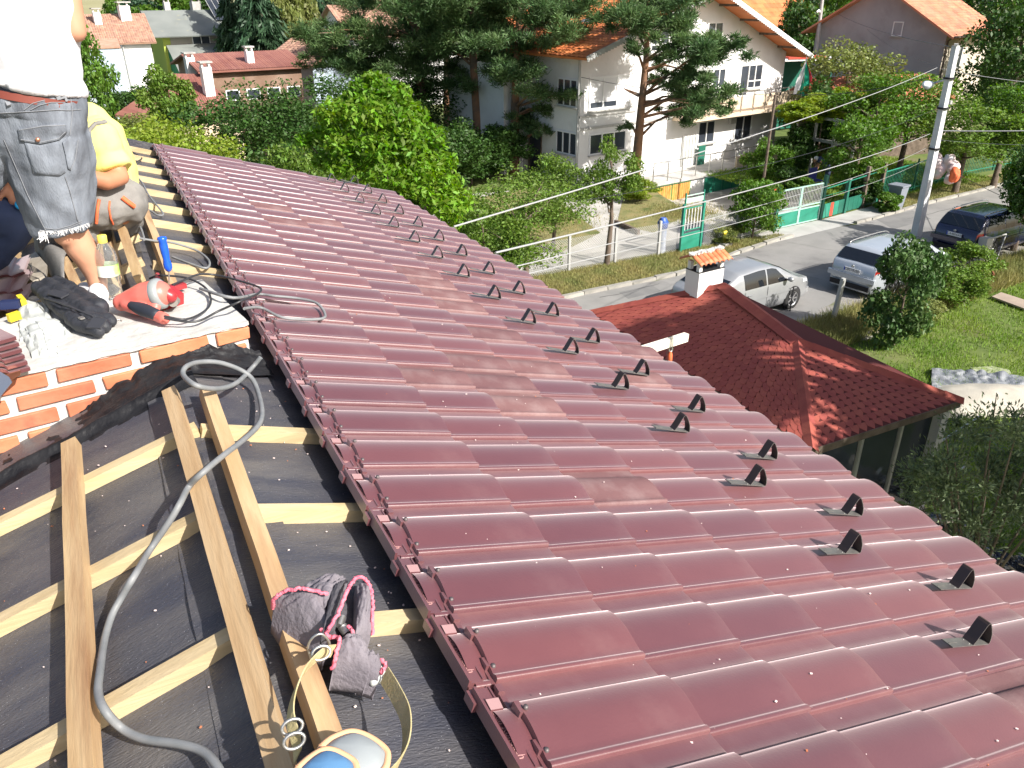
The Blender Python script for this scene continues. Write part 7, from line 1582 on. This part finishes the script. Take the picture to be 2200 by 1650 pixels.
# ------------------------------------------------------------------ cars
def car(name, label, loc, az, body, paint, plate=None, estate=True, L=4.5, W=1.78, H=1.45, dark=False, rails=None):
    root = thing(name, label, 'car', (loc[0], loc[1], 0), math.radians(90-az))      # local +x is the front
    hl = L/2
    if estate: top = [(-hl, .62), (-hl+.06, .95), (-hl+.16, 1.02), (-hl+.42, H-.10), (-hl+.60, H-.02), (-.2, H), (.35, H-.03), (.75, H-.17), (1.15, H-.40), (1.38, H-.52), (1.9, H-.60), (hl-.12, H-.74), (hl-.02, .56), (hl, .45)]
    else: top = [(-hl, .62), (-hl+.06, .92), (-hl+.3, 1.02), (-hl+.85, H-.20), (-hl+1.2, H-.04), (-.2, H), (.35, H-.02), (.75, H-.14), (1.2, H-.40), (1.5, H-.54), (1.95, H-.62), (hl-.12, H-.76), (hl-.02, .56), (hl, .45)]
    tx, tz = [p[0] for p in top], [p[1] for p in top]
    belt = lambda x: .93+.03*(-x/hl)
    def zt(x): return float(np.interp(x, tx, tz))
    def hw(x): t = abs(x)/hl; return W/2*(1-.13*t**4-.06*max(0, t-.9)*10)
    def sec(x, k):      # k in 0..10 from sill up to the centre line
        w_ = hw(x); T = zt(x); b_ = min(belt(x), T-.02); cab = max(0, T-b_)
        tab = [(w_*.90, .20), (w_*.97, .26), (w_, .42), (w_*1.0, .62), (w_*.99, b_*.5+.36), (w_*.965, b_), (w_*.965-.30*cab*.45, b_+cab*.5), (w_*.965-.30*cab*.95, b_+cab*.88), (w_*.95-.30*cab*1.3, b_+cab*.975), (w_*.5, T-.0), (0, T+.012)]
        return tab[k]
    xs_ = sorted(set([round(v, 3) for v in list(np.linspace(-hl, hl, 34))+tx])); n = 11; mb = MB()
    vs = [(x, s*sec(x, k)[0], sec(x, k)[1]) for x in xs_ for s, ks in ((-1, range(n)), (1, range(n-2, -1, -1))) for k in ks]; m2 = 2*n-1
    wheelx = (-L*.295, L*.30)
    fs = []
    for i in range(len(xs_)-1):
        for k in range(m2-1):
            fs.append((i*m2+k, i*m2+k+1, (i+1)*m2+k+1, (i+1)*m2+k))
    fs += [tuple(range(m2))[::-1], tuple(range((len(xs_)-1)*m2, len(xs_)*m2)), ]
    mb.add(vs, fs, 0, True); me = mb.mesh('body', [paint]); mb.fix(me)
    bdy = part('body', me, paint, root, world=False)
    def surf(x, kf, side, off=.006):
        k = int(min(kf, n-1.001)); f_ = kf-k; a, b = sec(x, k), sec(x, k+1); y = a[0]+(b[0]-a[0])*f_; z = a[1]+(b[1]-a[1])*f_; tv = Vector((0, b[0]-a[0], b[1]-a[1])).normalized(); nv = Vector((0, tv.z, -tv.y)); return Vector((x, side*(y+nv.y*off), z+nv.z*off))
    GL_ = mat('car_glass', (.012, .014, .018), rough=.04, spec=1.0)
    def wpatch(x0, x1, k0, k1, side, name='side_window', M=GL_, nx=8, nk=4, sl=(0, 0), off=.006):
        m3 = MB(); m3.grid(lambda a, b: surf(x0+(x1-x0)*a+sl[0]*b*(1-a)+sl[1]*b*a, k0+(k1-k0)*b, side, off), nx, nk); return part(name, m3, M, root, world=False)
    for s in (-1, 1):
        wpatch(-hl+.48, -.85, 5.12, 6.95, s, sl=(.22, .0)) if estate else None
        wpatch(-.80, .08, 5.1, 6.98, s); wpatch(.14, .98, 5.1, 6.98, s, sl=(0, -.45))
        m3 = MB(); capsule(m3, (.93, s*(hw(.9)+.02), 1.0), .055, (.90, s*(hw(.9)+.14), 1.02), .075, 10); part('mirror', m3, paint, root, world=False)
        wpatch(-hl+.02, -hl+.30, 4.05, 4.95, s, 'tail_light', mat('tail_light_red', (.45, .01, .012), rough=.15, spec=.8), off=.008)
        wpatch(hl-.42, hl-.06, 3.7, 4.7, s, 'headlight', mat('headlight_glass', (.55, .58, .6), rough=.1, spec=.9), off=.008)
        wpatch(-1.3, 1.4, 3.0, 3.22, s, 'side_strip', paint, 12, 2, off=.02)
        for wx in wheelx:
            m3 = MB(); y = hw(wx); cyl = [(.0001, y-.02), (.36, y-.02), (.375, y+.006), (.0001, y+.004)]
            m3.lathe([(.0001, s*(y+.004)), (.365, s*(y+.004)), (.37, s*(y-.03))], (wx, 0, .34), 22, 'Y'); part('wheel_arch', m3, DARK, root, world=False)
            m3 = MB(); m3.lathe([(.20, s*(y-.16)), (.315, s*(y-.16)), (.325, s*(y-.12)), (.325, s*(y-.0)), (.305, s*(y+.022)), (.215, s*(y+.024)), (.20, s*(y+.01))], (wx, 0, .325), 26, 'Y'); tyre = part('tyre', m3, mat('tyre_rubber', (.02, .02, .02), rough=.8), root, world=False)
            m3 = MB(); m3.lathe([(.0001, s*(y+.02)), (.05, s*(y+.022)), (.055, s*(y+.008)), (.0001, s*(y+.0))], (wx, 0, .325), 14, 'Y'); m3.lathe([(.215, s*(y+.028)), (.195, s*(y+.02)), (.195, s*(y-.05))], (wx, 0, .325), 26, 'Y')
            for q in range(7):
                a = q*2*PI/7; c_ = Vector((wx, s*(y+.008), .325)); m3.beam(c_, c_+Vector((math.cos(a)*.2, 0, math.sin(a)*.2)), .035, .02, (0, 1, 0))
            part('rim', m3, mat('alloy', (.55, .55, .56), rough=.3, metal=.8), tyre, world=False)
    # end windows
    def epatch(xa, xb, wf, name, off=.012):
        m3 = MB()
        def fe(a, b):
            x = xa+(xb-xa)*a; z = zt(x); wdt = (hw(x)*.965-.30*max(0, z-belt(x))*1.2)*wf; return Vector((x+(-off if xa < 0 else off)*.8, (b*2-1)*wdt, z+off))
        m3.grid(fe, 6, 8); return part(name, m3, GL_, root, world=False)
    if estate: epatch(-hl+.17, -hl+.42, .95, 'rear_window')
    else: epatch(-hl+.36, -hl+.88, .95, 'rear_window')
    epatch(.74, 1.36, .93, 'windscreen')
    m3 = MB(); m3.box((-hl-.01, 0, .60), (.10, W*.90, .14)); m3.box((hl-.01, 0, .40), (.10, W*.82, .16)); part('bumper', m3, paint, root, world=False, kind='stuff')
    m3 = MB(); m3.box((-hl-.055, 0, .34), (.03, W*.75, .14)); part('rear_valance', m3, DARK, root, world=False)
    if plate:
        m3 = MB(); m3.box((-hl-.035, 0, .80), (.012, .54, .125)); pl = part('number_plate', m3, mat('plate_white', (.75, .76, .78), rough=.4), root, world=False)
        m3 = MB(); m3.box((-hl-.043, .25, .80), (.004, .04, .115)); part('plate_band', m3, mat('plate_blue', (.02, .06, .4), rough=.4), pl, world=False)
        tm = text_mesh(plate, .115, 'plate_letters', mat('plate_black', (.02, .02, .02), rough=.5)); o = bpy.data.objects.new('plate_letters', tm); COL.objects.link(o); o.parent = pl; o.matrix_basis = Matrix.Translation((-hl-.044, -.02, .80)) @ Matrix.Rotation(-PI/2, 4, 'Z') @ Matrix.Rotation(PI/2, 4, 'X')
    if rails:
        for s in (-1, 1): m3 = MB(); m3.tube(spline([(-hl+.55, s*.58, H-.03), (-hl+.75, s*.60, H+.05), (.1, s*.62, H+.06), (.45, s*.60, H-.02)], 5), .016, 6); part('roof_rail', m3, rails, root, world=False)
    # emblem
    m3 = MB(); m3.lathe([(.0001, -.012), (.045, -.012), (.045, 0)], (-hl-.03, 0, .93), 14, 'X'); part('emblem', m3, METALG, root, world=False)
    for s in (-1, 1):
        for xx in (-.82, .11): m3 = MB(); m3.box((xx, s*(hw(xx)+.002), .62), (.008, .006, .62)); part('door_seam', m3, DARK, root, world=False)
        m3 = MB(); m3.box((-.62, s*(hw(0)+.012), .80), (.16, .02, .03)); part('door_handle', m3, paint, root, world=False)
    return root
SILV = mat('silver_paint', (.36, .37, .38), (.38, .39, .40), 3, rough=.28, metal=.35, spec=.6, coat=.8, coatr=.08)
SILV2 = mat('pale_silver_paint', (.46, .50, .55), (.48, .52, .57), 3, rough=.25, metal=.25, spec=.6, coat=.8, coatr=.08)
NAVY = mat('navy_paint', (.006, .010, .045), (.008, .012, .055), 3, rough=.2, metal=.2, spec=.7, coat=1.0, coatr=.05)
car('silver_hatchback', 'silver car parked behind the shingled shed, seen from its right side', (15.85, 16.7), 83, 'h', SILV, estate=False, L=4.25, W=1.72, H=1.46)
car('silver_estate', 'pale silver estate car seen from behind beside the leafy bush', (21.8, 16.4), 82, 'e', SILV2, plate='CB5782BH', estate=True, L=4.35, W=1.76, H=1.42, rails=METALG)
car('blue_estate', 'dark blue estate car with red tail lights at the right', (28.2, 17.5), 85, 'e', NAVY, plate='CA4806AX', estate=True, L=4.7, W=1.82, H=1.48, rails=METALG)
# someone bending in the shaded garden
pg4 = thing('person', 'small white haired person in dark clothes bending in the shaded garden behind the gate', 'person', (D(1790, 312, 41).x, D(1790, 312, 41).y, 0)); c0 = Vector((D(1790, 312, 41).x, D(1790, 312, 41).y, 0))
mb = MB(); gx = Vector((.8, -.6, 0))
for s in (-.1, .1): chainc(mb, [(c0+gx.cross(up)*s+up*.08, .05), (c0+gx.cross(up)*s+up*.45, .07), (c0+gx.cross(up)*s*.8+up*.85-gx*.05, .09)], 10)
chainc(mb, [(c0+up*.92-gx*.05, .15), (c0+up*1.1-gx*.25, .15), (c0+up*1.2-gx*.45, .15)], 10); chainc(mb, [(c0+up*1.15-gx*.45+gx.cross(up)*.18, .05), (c0+up*.75-gx*.6+gx.cross(up)*.15, .04)], 8); chainc(mb, [(c0+up*1.15-gx*.45-gx.cross(up)*.18, .05), (c0+up*.75-gx*.6-gx.cross(up)*.15, .04)], 8); head(mb, c0+up*1.22-gx*.68, -gx-up*.5)
me = remesh(mb, 'body', [SKIN], .018, 1); part('body', me, SKIN, pg4)
mb = MB(); chainc(mb, [(c0+up*.8-gx*.02, .19), (c0+up*1.1-gx*.25, .18), (c0+up*1.2-gx*.45, .175)], 10)
for s in (-.1, .1): chainc(mb, [(c0+gx.cross(up)*s+up*.2, .08), (c0+gx.cross(up)*s+up*.85-gx*.05, .12)], 10)
me = remesh(mb, 'clothes', [BLUEJ], .02, 1); part('clothes', me, BLUEJ, pg4)
mb = MB(); capsule(mb, c0+up*1.27-gx*.66, .105, c0+up*1.25-gx*.62, .1, 10); part('hair', mb, mat('white_hair', (.6, .6, .6), rough=.8), pg4)
for i, (x, y, c) in enumerate(((1768, 290, BLUEPL), (1848, 345, WHITEP))):
    q = D(x, y, 40); q.z = 0; ch_ = thing('garden_chair', ['blue garden chair in the shaded garden', 'white plastic garden chair under the apple tree'][i], 'chair', q); M_ = mat('chair_blue', (.02, .03, .25), rough=.6) if i == 0 else WHITEP
    mb = MB(); mb.box(q+up*.44, (.48, .46, .04)); part('seat', mb, M_, ch_); mb = MB(); mb.box(q+up*.72+Vector((0, .22, 0)), (.48, .04, .5)); part('backrest', mb, M_, ch_)
    for sx in (-.2, .2):
        for sy in (-.2, .2): mb = MB(); mb.box(q+Vector((sx, sy, .22)), (.04, .04, .44)); part('leg', mb, WHITEP, ch_)
pgl = thing('pergola', 'grey timber pergola frame under the yellow vines', 'pergola', D(1770, 260, 42)); a, b = D(1715, 262, 43), D(1840, 282, 41)
for t in (0, .33, .66, 1): p = a.lerp(b, t); mb = MB(); mb.beam(Vector((p.x, p.y, 0)), Vector((p.x, p.y, 3.0)), .1, .1, (0, 1, 0)); part('post', mb, METALW, pgl)
mb = MB(); mb.beam(Vector((a.x, a.y, 2.9)), Vector((b.x, b.y, 2.9)), .1, .12); mb2 = MB(); mb2.beam(Vector((a.x, a.y, 1.9)), Vector((b.x, b.y, 1.9)), .10, .14); part('beam', mb, METALW, pgl); part('beam', mb2, METALW, pgl)
bpy.context.view_layer.update()
